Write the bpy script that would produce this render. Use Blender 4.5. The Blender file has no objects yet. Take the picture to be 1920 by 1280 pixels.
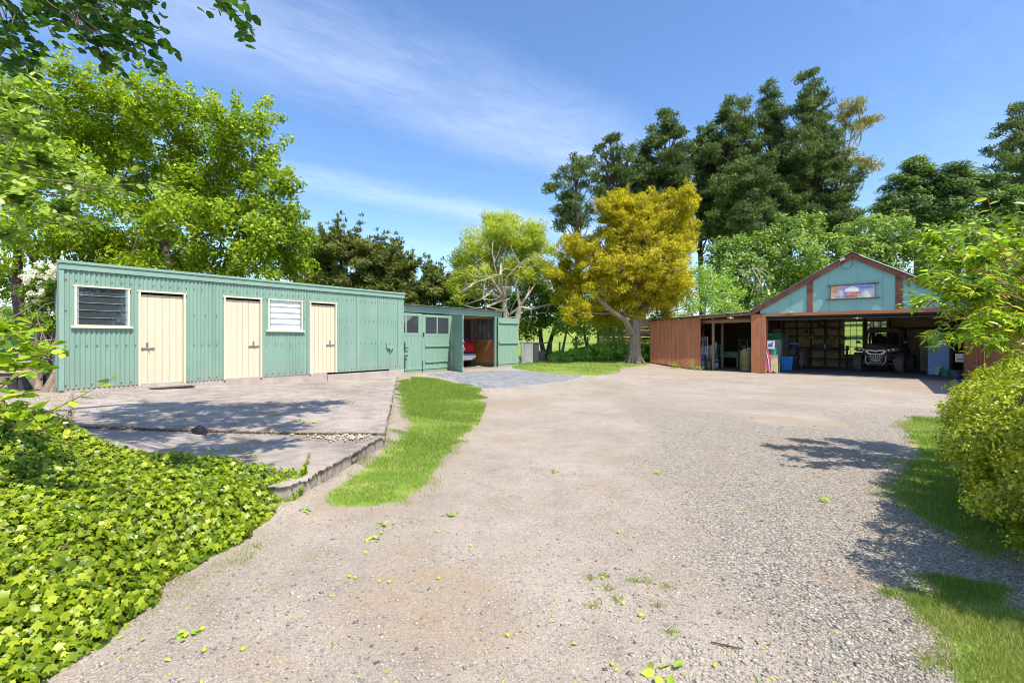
import bpy, math, random
import numpy as np
from math import sin, cos, pi, radians as R, atan2, sqrt
random.seed(7)
RNG = np.random.default_rng(11)
scene = bpy.context.scene
COL = scene.collection

# ------------------------------------------------------------------ site frames
F, HOR, CAMZ = 850.0, 635.0, 1.45
TH = R(51.3)
UX, UY = cos(TH), sin(TH)            # along the long shed
VX, VY = sin(TH), -cos(TH)           # along the garage front
SV = -12.28                          # shed facade line
GU = 21.75                           # garage front line

def at(px, py, Y):
    return ((px-960)/F*Y, Y, CAMZ+(HOR-py)/F*Y)

def shed_u(px):
    d = (px-960)/F
    Y = -SV/(-(VX*d)-VY)
    return (UX*d+UY)*Y, Y

def shed_pt(px, py):                 # local (x, z) on the shed facade
    u, Y = shed_u(px)
    return u, CAMZ+(HOR-py)/F*Y

def gar_pt(px, py, dy=0.0):          # local (x, z) on a plane dy behind the garage front
    d = (px-960)/F
    Y = (GU+dy)/(UX*d+UY)
    return (VX*d+VY)*Y, CAMZ+(HOR-py)/F*Y

def gar_floor(px, py, z=0.0):        # local (x, y) of a floor point
    Y = (CAMZ-z)*F/(py-HOR)
    X = (px-960)/F*Y
    return VX*X+VY*Y, UX*X+UY*Y-GU, Y/F

def sstep(a, b, x):
    t = np.clip((x-a)/(b-a), 0, 1)
    return t*t*(3-2*t)

def gh(x, y):
    """height of the natural ground"""
    x = np.asarray(x, float); y = np.asarray(y, float)
    v = VX*x+VY*y; u = UX*x+UY*y
    h = .28*sstep(-5, -11, v)
    h = h + .12*sstep(3.5, .5, u)*sstep(-9, -11.5, v)
    h = h + .10*np.exp(-((x-6.0)**2+(y-22.4)**2)/2.2)
    r = np.sqrt(x*x+y*y)
    h = h + 9.0*(1-np.exp(-np.clip(r-27.5, 0, None)*.0135))*sstep(27.5, 32, r)
    return h

# ------------------------------------------------------------------ materials
MATS = {}
def _nt(name):
    m = bpy.data.materials.new(name); m.use_nodes = True
    nt = m.node_tree; nt.nodes.clear()
    out = nt.nodes.new('ShaderNodeOutputMaterial')
    return m, nt, out

def ramp(nt, fac, stops, interp='LINEAR'):
    n = nt.nodes.new('ShaderNodeValToRGB'); n.color_ramp.interpolation = interp
    el = n.color_ramp.elements
    while len(el) < len(stops): el.new(.5)
    for e, (p, c) in zip(el, stops):
        e.position = p; e.color = (*c, 1) if len(c) == 3 else c
    nt.links.new(fac, n.inputs[0]); return n.outputs[0]

def noise(nt, vec, scale, detail=4, rough=.55, stretch=None, dist=0):
    if stretch is not None:
        mp = nt.nodes.new('ShaderNodeMapping'); mp.inputs['Scale'].default_value = stretch
        nt.links.new(vec, mp.inputs[0]); vec = mp.outputs[0]
    n = nt.nodes.new('ShaderNodeTexNoise'); n.inputs['Scale'].default_value = scale
    n.inputs['Detail'].default_value = detail; n.inputs['Roughness'].default_value = rough
    n.inputs['Distortion'].default_value = dist
    nt.links.new(vec, n.inputs['Vector']); return n.outputs[0]

def math_(nt, op, a, b=None, c=None, clamp=False):
    n = nt.nodes.new('ShaderNodeMath'); n.operation = op; n.use_clamp = clamp
    for i, s in enumerate((a, b, c)):
        if s is None: continue
        if isinstance(s, (int, float)): n.inputs[i].default_value = s
        else: nt.links.new(s, n.inputs[i])
    return n.outputs[0]

def mix(nt, fac, a, b, mode='MIX'):
    n = nt.nodes.new('ShaderNodeMix'); n.data_type = 'RGBA'; n.blend_type = mode
    for i, s in ((0, fac), (6, a), (7, b)):
        if isinstance(s, (int, float)): n.inputs[i].default_value = s
        elif isinstance(s, tuple): n.inputs[i].default_value = (*s[:3], 1)
        else: nt.links.new(s, n.inputs[i])
    return n.outputs[2]

def coord(nt, which='Object'):
    return nt.nodes.new('ShaderNodeTexCoord').outputs[which]

def pm(name, c, var=.18, scale=6, rough=.6, metal=0, bump=.15, bscale=None, stretch=None, dirt=None, dscale=2.5,
       damt=.5, spec=.5, coat=0):
    """general procedural paint / wood / metal material"""
    if name in MATS: return MATS[name]
    m, nt, out = _nt(name)
    p = nt.nodes.new('ShaderNodeBsdfPrincipled')
    o = coord(nt)
    f = noise(nt, o, scale, 6, .6, stretch)
    lo = tuple(max(0, k*(1-var)) for k in c); hi = tuple(min(1, k*(1+var)) for k in c)
    col = ramp(nt, f, [(.3, lo), (.7, hi)])
    if dirt:
        g = noise(nt, o, dscale, 8, .65, stretch)
        g = ramp(nt, g, [(.5, (0, 0, 0)), (.75, (damt,)*3)])
        col = mix(nt, g, col, dirt)
    nt.links.new(col, p.inputs['Base Color'])
    r = nt.nodes.new('ShaderNodeMapRange'); r.inputs[3].default_value = max(0, rough-.12); r.inputs[4].default_value = min(1, rough+.12)
    nt.links.new(f, r.inputs[0]); nt.links.new(r.outputs[0], p.inputs['Roughness'])
    p.inputs['Metallic'].default_value = metal; p.inputs['Specular IOR Level'].default_value = spec
    p.inputs['Coat Weight'].default_value = coat; p.inputs['Coat Roughness'].default_value = .08
    if bump:
        b = nt.nodes.new('ShaderNodeBump'); b.inputs['Strength'].default_value = bump; b.inputs['Distance'].default_value = .01
        nt.links.new(noise(nt, o, bscale or scale*6, 5, .6, stretch), b.inputs['Height'])
        nt.links.new(b.outputs[0], p.inputs['Normal'])
    nt.links.new(p.outputs[0], out.inputs[0])
    MATS[name] = m; return m

def leafmat(name, stops, trans=.35, rough=.5, tcol=1.25, spec=.3):
    if name in MATS: return MATS[name]
    m, nt, out = _nt(name)
    a = nt.nodes.new('ShaderNodeAttribute'); a.attribute_name = 'rnd'
    n = len(stops); stops = [tuple(min(.85, k*1.3) for k in s) for s in stops]; trans = min(.5, trans+.06)
    col = ramp(nt, a.outputs['Fac'], [(i/(n-1), s) for i, s in enumerate(stops)])
    p = nt.nodes.new('ShaderNodeBsdfPrincipled'); p.inputs['Roughness'].default_value = rough
    p.inputs['Specular IOR Level'].default_value = spec
    nt.links.new(col, p.inputs['Base Color'])
    t = nt.nodes.new('ShaderNodeBsdfTranslucent')
    tc = mix(nt, 1.0, col, (tcol*1.0, tcol*1.05, tcol*.45), 'MULTIPLY')
    nt.links.new(tc, t.inputs['Color'])
    x = nt.nodes.new('ShaderNodeMixShader'); x.inputs[0].default_value = trans
    nt.links.new(p.outputs[0], x.inputs[1]); nt.links.new(t.outputs[0], x.inputs[2])
    nt.links.new(x.outputs[0], out.inputs[0])
    MATS[name] = m; return m

def glassmat(name, tint=(.05, .055, .065), rough=.03, alpha=1.0):
    if name in MATS: return MATS[name]
    m, nt, out = _nt(name)
    p = nt.nodes.new('ShaderNodeBsdfPrincipled')
    p.inputs['Base Color'].default_value = (*tint, 1); p.inputs['Roughness'].default_value = rough
    p.inputs['Specular IOR Level'].default_value = 1.0; p.inputs['IOR'].default_value = 1.7
    o = coord(nt); b = nt.nodes.new('ShaderNodeBump'); b.inputs['Strength'].default_value = .03
    nt.links.new(noise(nt, o, 3, 2), b.inputs['Height']); nt.links.new(b.outputs[0], p.inputs['Normal'])
    if alpha < 1:
        t = nt.nodes.new('ShaderNodeBsdfTransparent'); x = nt.nodes.new('ShaderNodeMixShader'); x.inputs[0].default_value = alpha
        nt.links.new(t.outputs[0], x.inputs[1]); nt.links.new(p.outputs[0], x.inputs[2]); nt.links.new(x.outputs[0], out.inputs[0])
    else: nt.links.new(p.outputs[0], out.inputs[0])
    MATS[name] = m; return m

# ------------------------------------------------------------------ objects
def tag(o, label=None, cat=None, group=None, kind=None):
    if label: o['label'] = label
    if cat: o['category'] = cat
    if group: o['group'] = group
    if kind: o['kind'] = kind
    return o

def empty(name, loc=(0, 0, 0), rz=0, label=None, cat=None, group=None):
    o = bpy.data.objects.new(name, None); COL.objects.link(o)
    o.location = loc; o.rotation_euler = (0, 0, rz); o.empty_display_size = .2
    return tag(o, label, cat, group)

def link(name, me, mat, parent=None, loc=None, bevel=0, smooth=False):
    o = bpy.data.objects.new(name, me); COL.objects.link(o)
    if mat is not None: me.materials.append(mat)
    if parent is not None: o.parent = parent
    if loc is not None: o.location = loc
    if bevel:
        b = o.modifiers.new('Bevel', 'BEVEL'); b.width = bevel; b.segments = 2; b.limit_method = 'ANGLE'; b.angle_limit = R(40)
    if smooth:
        me.polygons.foreach_set('use_smooth', np.ones(len(me.polygons), bool))
    return o

def np_mesh(name, V, faces, attrs=None):
    """V (n,3); faces: list of int arrays (m,k)"""
    me = bpy.data.meshes.new(name)
    V = np.ascontiguousarray(V, np.float32)
    me.vertices.add(len(V)); me.vertices.foreach_set('co', V.ravel())
    nl = sum(f.size for f in faces); npg = sum(len(f) for f in faces)
    me.loops.add(nl); me.polygons.add(npg)
    idx = np.concatenate([np.asarray(f, np.int32).ravel() for f in faces])
    st = []; s = 0
    for f in faces:
        k = f.shape[1]; st.append(s+np.arange(len(f), dtype=np.int32)*k); s += f.size
    me.loops.foreach_set('vertex_index', idx)
    me.polygons.foreach_set('loop_start', np.concatenate(st).astype(np.int32))
    for k, a in (attrs or {}).items():
        at_ = me.attributes.new(k, 'FLOAT', 'POINT'); at_.data.foreach_set('value', np.ascontiguousarray(a, np.float32))
    me.update(calc_edges=True); me.validate()
    return me

class MB:
    def __init__(s): s.v = []; s.f = []; s.marks = []
    def add(s, vs, fs):
        n = len(s.v); s.marks.append((n, len(s.f))); s.v += [tuple(p) for p in vs]; s.f += [tuple(i+n for i in f) for f in fs]; return s
    def box(s, c, size, rz=0, rx=0, ry=0):
        x, y, z = (k/2 for k in size); vs = []
        for dx in (-x, x):
            for dy in (-y, y):
                for dz in (-z, z):
                    p = (dx, dy, dz)
                    if rx: p = (p[0], p[1]*cos(rx)-p[2]*sin(rx), p[1]*sin(rx)+p[2]*cos(rx))
                    if ry: p = (p[0]*cos(ry)+p[2]*sin(ry), p[1], -p[0]*sin(ry)+p[2]*cos(ry))
                    if rz: p = (p[0]*cos(rz)-p[1]*sin(rz), p[0]*sin(rz)+p[1]*cos(rz), p[2])
                    vs.append((p[0]+c[0], p[1]+c[1], p[2]+c[2]))
        return s.add(vs, [(0, 1, 3, 2), (4, 6, 7, 5), (0, 4, 5, 1), (2, 3, 7, 6), (0, 2, 6, 4), (1, 5, 7, 3)])
    def b2(s, x0, x1, y0, y1, z0, z1):
        return s.box(((x0+x1)/2, (y0+y1)/2, (z0+z1)/2), (abs(x1-x0), abs(y1-y0), abs(z1-z0)))
    def tube(s, pts, r, n=8, cap=True):
        P = np.array(pts, float); k = len(P)
        rr = np.full(k, r) if np.isscalar(r) else np.array(r, float)
        T = np.gradient(P, axis=0); T /= np.linalg.norm(T, axis=1)[:, None]+1e-9
        ref = np.array([0, 0, 1.]) if abs(T[0][2]) < .9 else np.array([1., 0, 0])
        vs = []
        A = np.cross(T[0], ref); A /= np.linalg.norm(A)
        for i in range(k):
            A = A-T[i]*np.dot(A, T[i]); A /= np.linalg.norm(A)+1e-9; B = np.cross(T[i], A)
            for j in range(n):
                a = 2*pi*j/n; vs.append(P[i]+(A*cos(a)+B*sin(a))*rr[i])
        fs = [(i*n+j, i*n+(j+1) % n, (i+1)*n+(j+1) % n, (i+1)*n+j) for i in range(k-1) for j in range(n)]
        if cap: fs += [tuple(range(n))[::-1], tuple((k-1)*n+j for j in range(n))]
        return s.add(vs, fs)
    def lathe(s, prof, c=(0, 0, 0), n=20):
        vs = []; fs = []
        for r, z in prof:
            for j in range(n):
                a = 2*pi*j/n; vs.append((c[0]+r*cos(a), c[1]+r*sin(a), c[2]+z))
        k = len(prof)
        fs = [(i*n+j, i*n+(j+1) % n, (i+1)*n+(j+1) % n, (i+1)*n+j) for i in range(k-1) for j in range(n)]
        fs += [tuple(range(n))[::-1], tuple((k-1)*n+j for j in range(n))]
        return s.add(vs, fs)
    def prism(s, poly, d0, d1, axis='y'):
        """poly of (a,b) extruded along axis; axis y: (x,z)  x: (y,z)  z: (x,y)"""
        def P(a, b, d): return {'y': (a, d, b), 'x': (d, a, b), 'z': (a, b, d)}[axis]
        n = len(poly); vs = [P(a, b, d0) for a, b in poly]+[P(a, b, d1) for a, b in poly]
        fs = [tuple(range(n)), tuple(range(2*n-1, n-1, -1))]+[(i, i+n, (i+1) % n+n, (i+1) % n) for i in range(n)]
        return s.add(vs, fs)
    def loft(s, secs, cap=True):
        n = len(secs[0]); vs = [p for q in secs for p in q]; k = len(secs)
        fs = [(i*n+j, i*n+(j+1) % n, (i+1)*n+(j+1) % n, (i+1)*n+j) for i in range(k-1) for j in range(n)]
        if cap: fs += [tuple(range(n))[::-1], tuple((k-1)*n+j for j in range(n))]
        return s.add(vs, fs)
    def corr(s, x0, x1, z0, z1, y=0, amp=.0115, pitch=.0762, per=6, axis='x', zf=None):
        n = max(2, int(round((x1-x0)/pitch*per)))
        vs = []
        for i in range(n+1):
            x = x0+(x1-x0)*i/n; d = y+amp*cos(2*pi*x/pitch)
            za, zb = (z0, z1) if zf is None else zf(x)
            for z in (za, zb): vs.append((x, d, z) if axis == 'x' else (d, x, z))
        return s.add(vs, [(2*i, 2*i+2, 2*i+3, 2*i+1) for i in range(n)])
    def build_each(s, name, mat, parent=None, bevel=0, per=1, **k):
        mk = s.marks[::per]+[(len(s.v), len(s.f))]; out = []
        for (v0, f0), (v1, f1) in zip(mk, mk[1:]):
            q = MB(); q.v = s.v[v0:v1]; q.f = [tuple(i-v0 for i in f) for f in s.f[f0:f1]]; out.append(q.build(name, mat, parent, bevel, **k))
        return out
    def build(s, name, mat, parent=None, bevel=0, smooth=False, loc=None, fix=True):
        import bmesh
        me = bpy.data.meshes.new(name); me.from_pydata(s.v, [], s.f)
        if fix:
            bm = bmesh.new(); bm.from_mesh(me); bmesh.ops.recalc_face_normals(bm, faces=bm.faces); bm.to_mesh(me); bm.free()
        o = link(name, me, mat, parent, loc, bevel)
        if smooth:
            me.polygons.foreach_set('use_smooth', np.ones(len(me.polygons), bool))
            try: me.set_sharp_from_angle(angle=R(35))
            except Exception: pass
        return o

def copy_tree(o, parent=None):
    c = o.copy(); COL.objects.link(c)
    if parent is not None: c.parent = parent
    for ch in [k for k in COL.objects if k.parent == o]: copy_tree(ch, c)
    return c

# ------------------------------------------------------------------ leaves
SHAPES = {
    'diamond': (np.array([(0, 0, 0), (.45, .5, .04), (1, 0, -.06), (.45, -.5, .04)]), [np.array([(0, 1, 2, 3)])]),
    'blade': (np.array([(0, .5, 0), (0, -.5, 0), (1, 0, .25)]), [np.array([(0, 1, 2)])]),
    'leaf': (np.array([(0, 0, 0), (.25, .42, .05), (.65, .4, .02), (1, 0, -.16), (.65, -.4, .02), (.25, -.42, .05), (.5, 0, -.05)]),
             [np.array([(0, 6, 2, 1), (0, 5, 4, 6)]), np.array([(6, 3, 2), (6, 4, 3)])]),
    'round': (np.array([(0, 0, 0), (.18, .42, .05), (.62, .48, .03), (1, 0, -.1), (.62, -.48, .03), (.18, -.42, .05), (.5, 0, -.05)]),
              [np.array([(0, 6, 2, 1), (0, 5, 4, 6)]), np.array([(6, 3, 2), (6, 4, 3)])]),
}
def _ivy():
    o = []
    for a, r in ((0, 1), (24, .5), (52, .82), (82, .42), (118, .62), (160, .34)):
        o.append((r*cos(R(a)), r*sin(R(a))))
    pts = [(0, 0, -.03)]+[(x, y, .0 if i % 2 else -.09) for i, (x, y) in enumerate(o)]+[(x, -y, .0 if i % 2 else -.09) for i, (x, y) in list(enumerate(o))[1:][::-1]]
    pts = [(.1, 0, .04)]+pts[1:]
    n = len(pts)-1
    return np.array(pts), [np.array([(0, 1+i, 1+(i+1) % n) for i in range(n)])]
SHAPES['ivy'] = _ivy()

def unit(a): return a/(np.linalg.norm(a, axis=-1, keepdims=True)+1e-9)

def leaves(P, N, T, L, W, rnd, shape='diamond'):
    tv, tf = SHAPES[shape]; n = len(P); k = len(tv)
    N = unit(N); T = unit(T-N*np.sum(T*N, 1)[:, None]); B = np.cross(N, T)
    L = np.broadcast_to(L, (n,)); W = np.broadcast_to(W, (n,))
    V = (P[:, None, :]+T[:, None, :]*(tv[None, :, 0:1]*L[:, None, None])
         + B[:, None, :]*(tv[None, :, 1:2]*W[:, None, None])+N[:, None, :]*(tv[None, :, 2:3]*L[:, None, None]))
    off = (np.arange(n)*k)
    faces = [(f[None]+off[:, None, None]).reshape(-1, f.shape[1]) for f in tf]
    return V.reshape(-1, 3), faces, np.repeat(rnd, k)

def rdir(n): return unit(RNG.normal(size=(n, 3)))

def crown_points(subs, per, flat=.75, hollow=.35):
    """subs: (c,r) arrays -> leaf points, outward direction, clump index"""
    C, Rr = subs
    idx = np.repeat(np.arange(len(C)), np.maximum(3, (per*(Rr/np.mean(Rr))**2).astype(int)))
    d = rdir(len(idx)); rad = Rr[idx]*(hollow+(1-hollow)*RNG.random(len(idx))**.6)
    off = d*rad[:, None]; off[:, 2] *= flat
    return C[idx]+off, d, idx

def sub_clumps(lobes, dens, sr, inner=.45, sv=.4):
    """lobes: list (x,y,z,r[,rz]) ; dens = clumps per m^2 of lobe surface"""
    C = []; Rr = []
    for lb in lobes:
        x, y, z, r = lb[:4]; rz = lb[4] if len(lb) > 4 else r*.85
        n = max(4, int(dens*4*pi*r*r))
        d = rdir(n); q = inner+(1.0-inner)*RNG.random(n)**.5
        C.append(np.array([x, y, z])+d*q[:, None]*np.array([r, r, rz]))
        Rr.append(sr*(1+sv*RNG.normal(size=n)).clip(.45, 1.9))
    return np.concatenate(C), np.concatenate(Rr)

def arc(a, b, bend=.15, n=6, sag=0):
    a = np.array(a, float); b = np.array(b, float); L = np.linalg.norm(b-a)
    w = RNG.normal(size=3)*bend*L*.5
    t = np.linspace(0, 1, n)[:, None]
    return a+(b-a)*t+np.sin(t*pi)*w+np.array([0, 0, 1.])*(sag*L*np.sin(t*pi))

def tree(name, label, cat, base, trunks, lobes, lm, bark, sub=(1.2, .5), per=40, leaf=(.14, .09), shape='diamond',
         up=.5, outw=.6, rand=.9, tdir=None, flat=.75, inner=.45, group=None, limbs=True, lr=.10, twigs=3, extra_subs=None,
         clumprnd=.35, hollow=.35, extra_tubes=()):
    """trunks: list of (points, radii). lobes in world coords"""
    base = np.array(base, float)
    root = empty(name, tuple(base), 0, label, cat, group)
    tb = MB()
    for pts, rad in trunks: tb.tube(np.array(pts)-base, rad, 10)
    for pts, rad in extra_tubes: tb.tube(np.array(pts)-base, rad, 5)
    tips = [np.array(t[0][-1], float) for t in trunks]; trad = [np.atleast_1d(t[1])[-1] for t in trunks]
    C, Rr = sub_clumps(lobes, sub[0], sub[1], inner)
    if extra_subs is not None:
        C = np.concatenate([C, extra_subs[0]]); Rr = np.concatenate([Rr, extra_subs[1]])
    if limbs:
        for lb in lobes:
            c = np.array(lb[:3]); k = int(np.argmin([np.linalg.norm(c-t) for t in tips]))
            start = tips[k]
            pa = arc(start, c, .22, 7, .06)
            tb.tube(pa-base, np.linspace(max(lr*.9, .02), lr*.35, 7), 6)
            d2 = np.linalg.norm(C-c, axis=1); near = np.where(d2 < lb[3]*1.15)[0]
            if len(near):
                for j in RNG.choice(near, min(twigs, len(near)), replace=False):
                    st = pa[RNG.integers(2, 7)]
                    tb.tube(arc(st, C[j], .2, 5, .05)-base, np.linspace(lr*.35, lr*.08, 5), 5)
    tb.build('trunk', bark, root, smooth=True, fix=False)
    P, d, idx = crown_points((C, Rr), per, flat, hollow)
    n = len(P); cc = np.mean(C, axis=0)
    og = unit(P-cc)
    N = unit(d*outw+og*outw*.5+np.array([0, 0, up])+rdir(n)*rand)
    if tdir == 'down': T = rdir(n)*.55+d*.3+np.array([0, 0, -1.])
    elif tdir == 'up': T = rdir(n)*.45+og*.7+np.array([0, 0, .6])
    elif tdir == 'out': T = rdir(n)*.6+d
    else: T = rdir(n)
    Ls = leaf[0]*(.65+.7*RNG.random(n)); Ws = leaf[1]*(.65+.7*RNG.random(n))
    cr = RNG.random(len(C))
    rnd = np.clip(clumprnd*cr[idx]+(1-clumprnd)*RNG.random(n), 0, 1)
    V, fs, rn = leaves(P-base, N, T, Ls, Ws, rnd, shape)
    link('crown', np_mesh('crown', V, fs, {'rnd': rn}), lm, root)
    print('CROWN', label[:40], n)
    return root

def px_lobes(L, Y, jit=0.0):
    """(px, py, rpx[, dY]) -> world lobes"""
    out = []
    for q in L:
        px, py, rp = q[:3]; y = Y+(q[3] if len(q) > 3 else RNG.uniform(-jit, jit))
        x, yy, z = at(px, py, y); r = rp/F*y
        out.append((x, yy, z, r, r*(q[4] if len(q) > 4 else .9)))
    return out
# ------------------------------------------------------------------ ground
def g2w(px, py, extra=0.0):
    d = (px-960)/F; z = 0.0
    Y = CAMZ*F/max(py-HOR, 4)
    for _ in range(12):
        z = float(gh(d*Y, Y))+extra
        Y = .5*Y+.5*max(.5, (CAMZ-z)*F/max(py-HOR, 4))
    return (d*Y, Y)

def inpoly(x, y, poly):
    x = np.asarray(x, float); y = np.asarray(y, float); c = np.zeros(x.shape, bool); n = len(poly)
    for i in range(n):
        x0, y0 = poly[i]; x1, y1 = poly[(i+1) % n]
        if y0 == y1: continue
        c ^= ((y0 > y) != (y1 > y)) & (x < (x1-x0)*(y-y0)/(y1-y0)+x0)
    return c

def pdist(x, y, poly):
    """signed distance, positive inside"""
    x = np.asarray(x, float); y = np.asarray(y, float); d = np.full(x.shape, 1e9); n = len(poly)
    for i in range(n):
        ax, ay = poly[i]; bx, by = poly[(i+1) % n]; L = (bx-ax)**2+(by-ay)**2+1e-9
        t = np.clip(((x-ax)*(bx-ax)+(y-ay)*(by-ay))/L, 0, 1)
        d = np.minimum(d, np.hypot(x-ax-t*(bx-ax), y-ay-t*(by-ay)))
    return np.where(inpoly(x, y, poly), d, -d)

GRASS_STRIP = [g2w(*p) for p in ((752, 708), (800, 708), (845, 716), (893, 728), (908, 762), (902, 790), (862, 822), (830, 862), (800, 908),
                                 (752, 940), (690, 950), (618, 952), (612, 935), (655, 905), (690, 880), (738, 838), (772, 800), (757, 770), (750, 735))]
GRASS_BACK = [g2w(*p) for p in ((962, 690), (1000, 697), (1060, 703), (1120, 704), (1165, 697), (1160, 690), (1215, 684), (1222, 676), (1000, 672), (960, 672))]
GRASS_RIGHT = [g2w(*p) for p in ((1692, 790), (1735, 783), (1800, 781), (1990, 786), (2100, 900), (1990, 985), (1850, 1050), (1800, 1005), (1740, 978), (1692, 948), (1668, 915), (1695, 878), (1722, 850), (1705, 815))]
GRASS_NEAR = [g2w(*p) for p in ((1748, 1078), (1800, 1092), (1850, 1112), (1925, 1160), (2200, 1250), (2100, 1500), (1830, 1400), (1800, 1290), (1782, 1215), (1792, 1160), (1762, 1120))]
BLUE = [g2w(*p) for p in ((792, 702), (850, 697), (930, 694), (985, 694), (1050, 700), (1098, 704), (1070, 713), (1020, 719), (960, 727), (905, 729), (850, 714))]
EDGE_GRASS = [g2w(*p) for p in ((240, 1180), (330, 1085), (420, 1052), (470, 1020), (500, 1020), (470, 1050), (380, 1100), (300, 1145))]
SHED_L = 9.55

def slab_z(x, y):
    v = VX*x+VY*y; u = UX*x+UY*y
    g = .43-.17*sstep(1.0, 7.0, u)
    return .2+(g-.2)*sstep(-5.0, -12.2, v)

SLAB_BACK = [(-5.8, 5.965), (-1.68, 5.965), (-3.66, 14.5), (-8.55, 8.82)]
SLAB_FRONT = [(-3.72, 3.75), (-1.9, 3.9), (-1.66, 5.955), (-5.8, 5.955)]
SLAB_LEFT = [(-7.4, 3.7), (-3.76, 3.77), (-6.85, 7.0), (-8.9, 6.5)]

def in_slab(x, y):
    m = np.zeros(np.shape(x), bool)
    for s in (SLAB_BACK, SLAB_FRONT, SLAB_LEFT): m |= pdist(x, y, s) > .06
    return m

def fnoise(x, y, s, seed=0):
    r = np.random.default_rng(seed); o = 0
    for i in range(6):
        a = r.random()*6.28; k = s*(.6+r.random()*1.2); o = o+np.sin(x*k*cos(a)+y*k*sin(a)+r.random()*6.28+1.3*np.sin(y*k*.7+i))
    return o/6

def ghm(x, y):
    h = gh(x, y)
    v = VX*x+VY*y; u = UX*x+UY*y
    h = h+.012*fnoise(x, y, 1.1, 3)*sstep(1, 4, np.hypot(x, y))*sstep(60, 20, np.hypot(x, y))
    flat = (u > GU-.3) & (u < 30) & (v > -9) & (v < 4)
    h = np.where(flat, gh(x, y)*sstep(-5, -8.6, v)-.012, h)
    sd = np.max([pdist(x, y, s) for s in (SLAB_BACK, SLAB_FRONT, SLAB_LEFT)], axis=0); h = np.where(sd < .3, np.maximum(h, h+.075*np.exp(-np.abs(sd+.06)/.22)), h)
    h = np.where(sd > -.4, np.minimum(h, slab_z(x, y)-.022), h)
    h = np.where(sd > .06, slab_z(x, y)-.3, h)
    inner = (u > 1.5) & (u < 14.4) & (v < SV-.15) & (v > SV-5)
    h = np.where(inner, h-.1, h)
    return h

def axis(a, b, s, lo, hi):
    c = list(np.arange(a, b+s/2, s)); st = s
    while c[-1] < hi: st *= 1.13; c.append(c[-1]+st)
    st = s
    while c[0] > lo: st *= 1.2; c.insert(0, c[0]-st)
    return np.array(c)

xs = axis(-11, 19, .085, -420, 420); ys = axis(.6, 26, .085, -60, 620)
GX, GY = np.meshgrid(xs, ys)
GZ = ghm(GX, GY)
def smask(poly, soft=.12): return sstep(-soft, soft, pdist(GX, GY, poly))
gm = np.zeros(GX.shape)
near = (np.hypot(GX, GY) < 40)
for pl in (GRASS_STRIP, GRASS_BACK, GRASS_RIGHT, GRASS_NEAR): gm = np.maximum(gm, smask(pl, .16))
gr = np.hypot(GX, GY); gu = UX*GX+UY*GY; gv = VX*GX+VY*GY
gm = np.maximum(gm, sstep(25.5, 28, gr))                       # fields
gm = np.maximum(gm, sstep(-9.3, -10.5, gv)*sstep(18.6, 19.6, gu)*.8)
gm = np.maximum(gm, sstep(3.6, 4.6, gv)*sstep(12, 15, gu))
gm = np.maximum(gm, sstep(-12.9, -14.5, gv)*sstep(13, 15.5, gu))
blue = smask(BLUE, .18)
# loose gravel lies thick in the middle and right of the drive, thin in the wheel tracks
fine = sstep(-.2, 1.3, GX-(.55+.10*GY)+.5*fnoise(GX, GY, .8, 5))
fine = fine*(1-.6*np.exp(-((GX-(1.3+.05*GY))**2)/.3)*sstep(5, 8, GY))
fine = fine*(1-.75*sstep(.16, .42, fnoise(GX, GY, 1.25, 50)))
fine = np.clip(fine*.9+.25*fnoise(GX, GY, 1.7, 8), 0, 1)*(.35+.65*sstep(13, 7, gr))*sstep(21, 15, gr)
dirt = smask(GRASS_STRIP, .5)+np.exp(-((GX-5.7)**2+(GY-21.6)**2)/6)+sstep(-11.2, -12.2, gv)*(gu > 9)+.9*sstep(.33, .55, fnoise(GX, GY, 1.6, 61))+.7*sstep(.4, .6, fnoise(GX, GY, 4.5, 62))+.6*np.exp(-np.abs(pdist(GX, GY, GRASS_RIGHT))/.18)+.6*np.exp(-np.abs(pdist(GX, GY, GRASS_NEAR))/.2)
n = GX.size
ii = np.arange(n).reshape(GX.shape)
faces = np.stack([ii[:-1, :-1], ii[:-1, 1:], ii[1:, 1:], ii[1:, :-1]], -1).reshape(-1, 4)
V = np.stack([GX.ravel(), GY.ravel(), GZ.ravel()], 1)
me = np_mesh('ground', V, [faces], {'grass': gm.ravel(), 'blue': blue.ravel(), 'fine': fine.ravel(), 'dirt': np.clip(dirt, 0, 1).ravel()})

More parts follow.
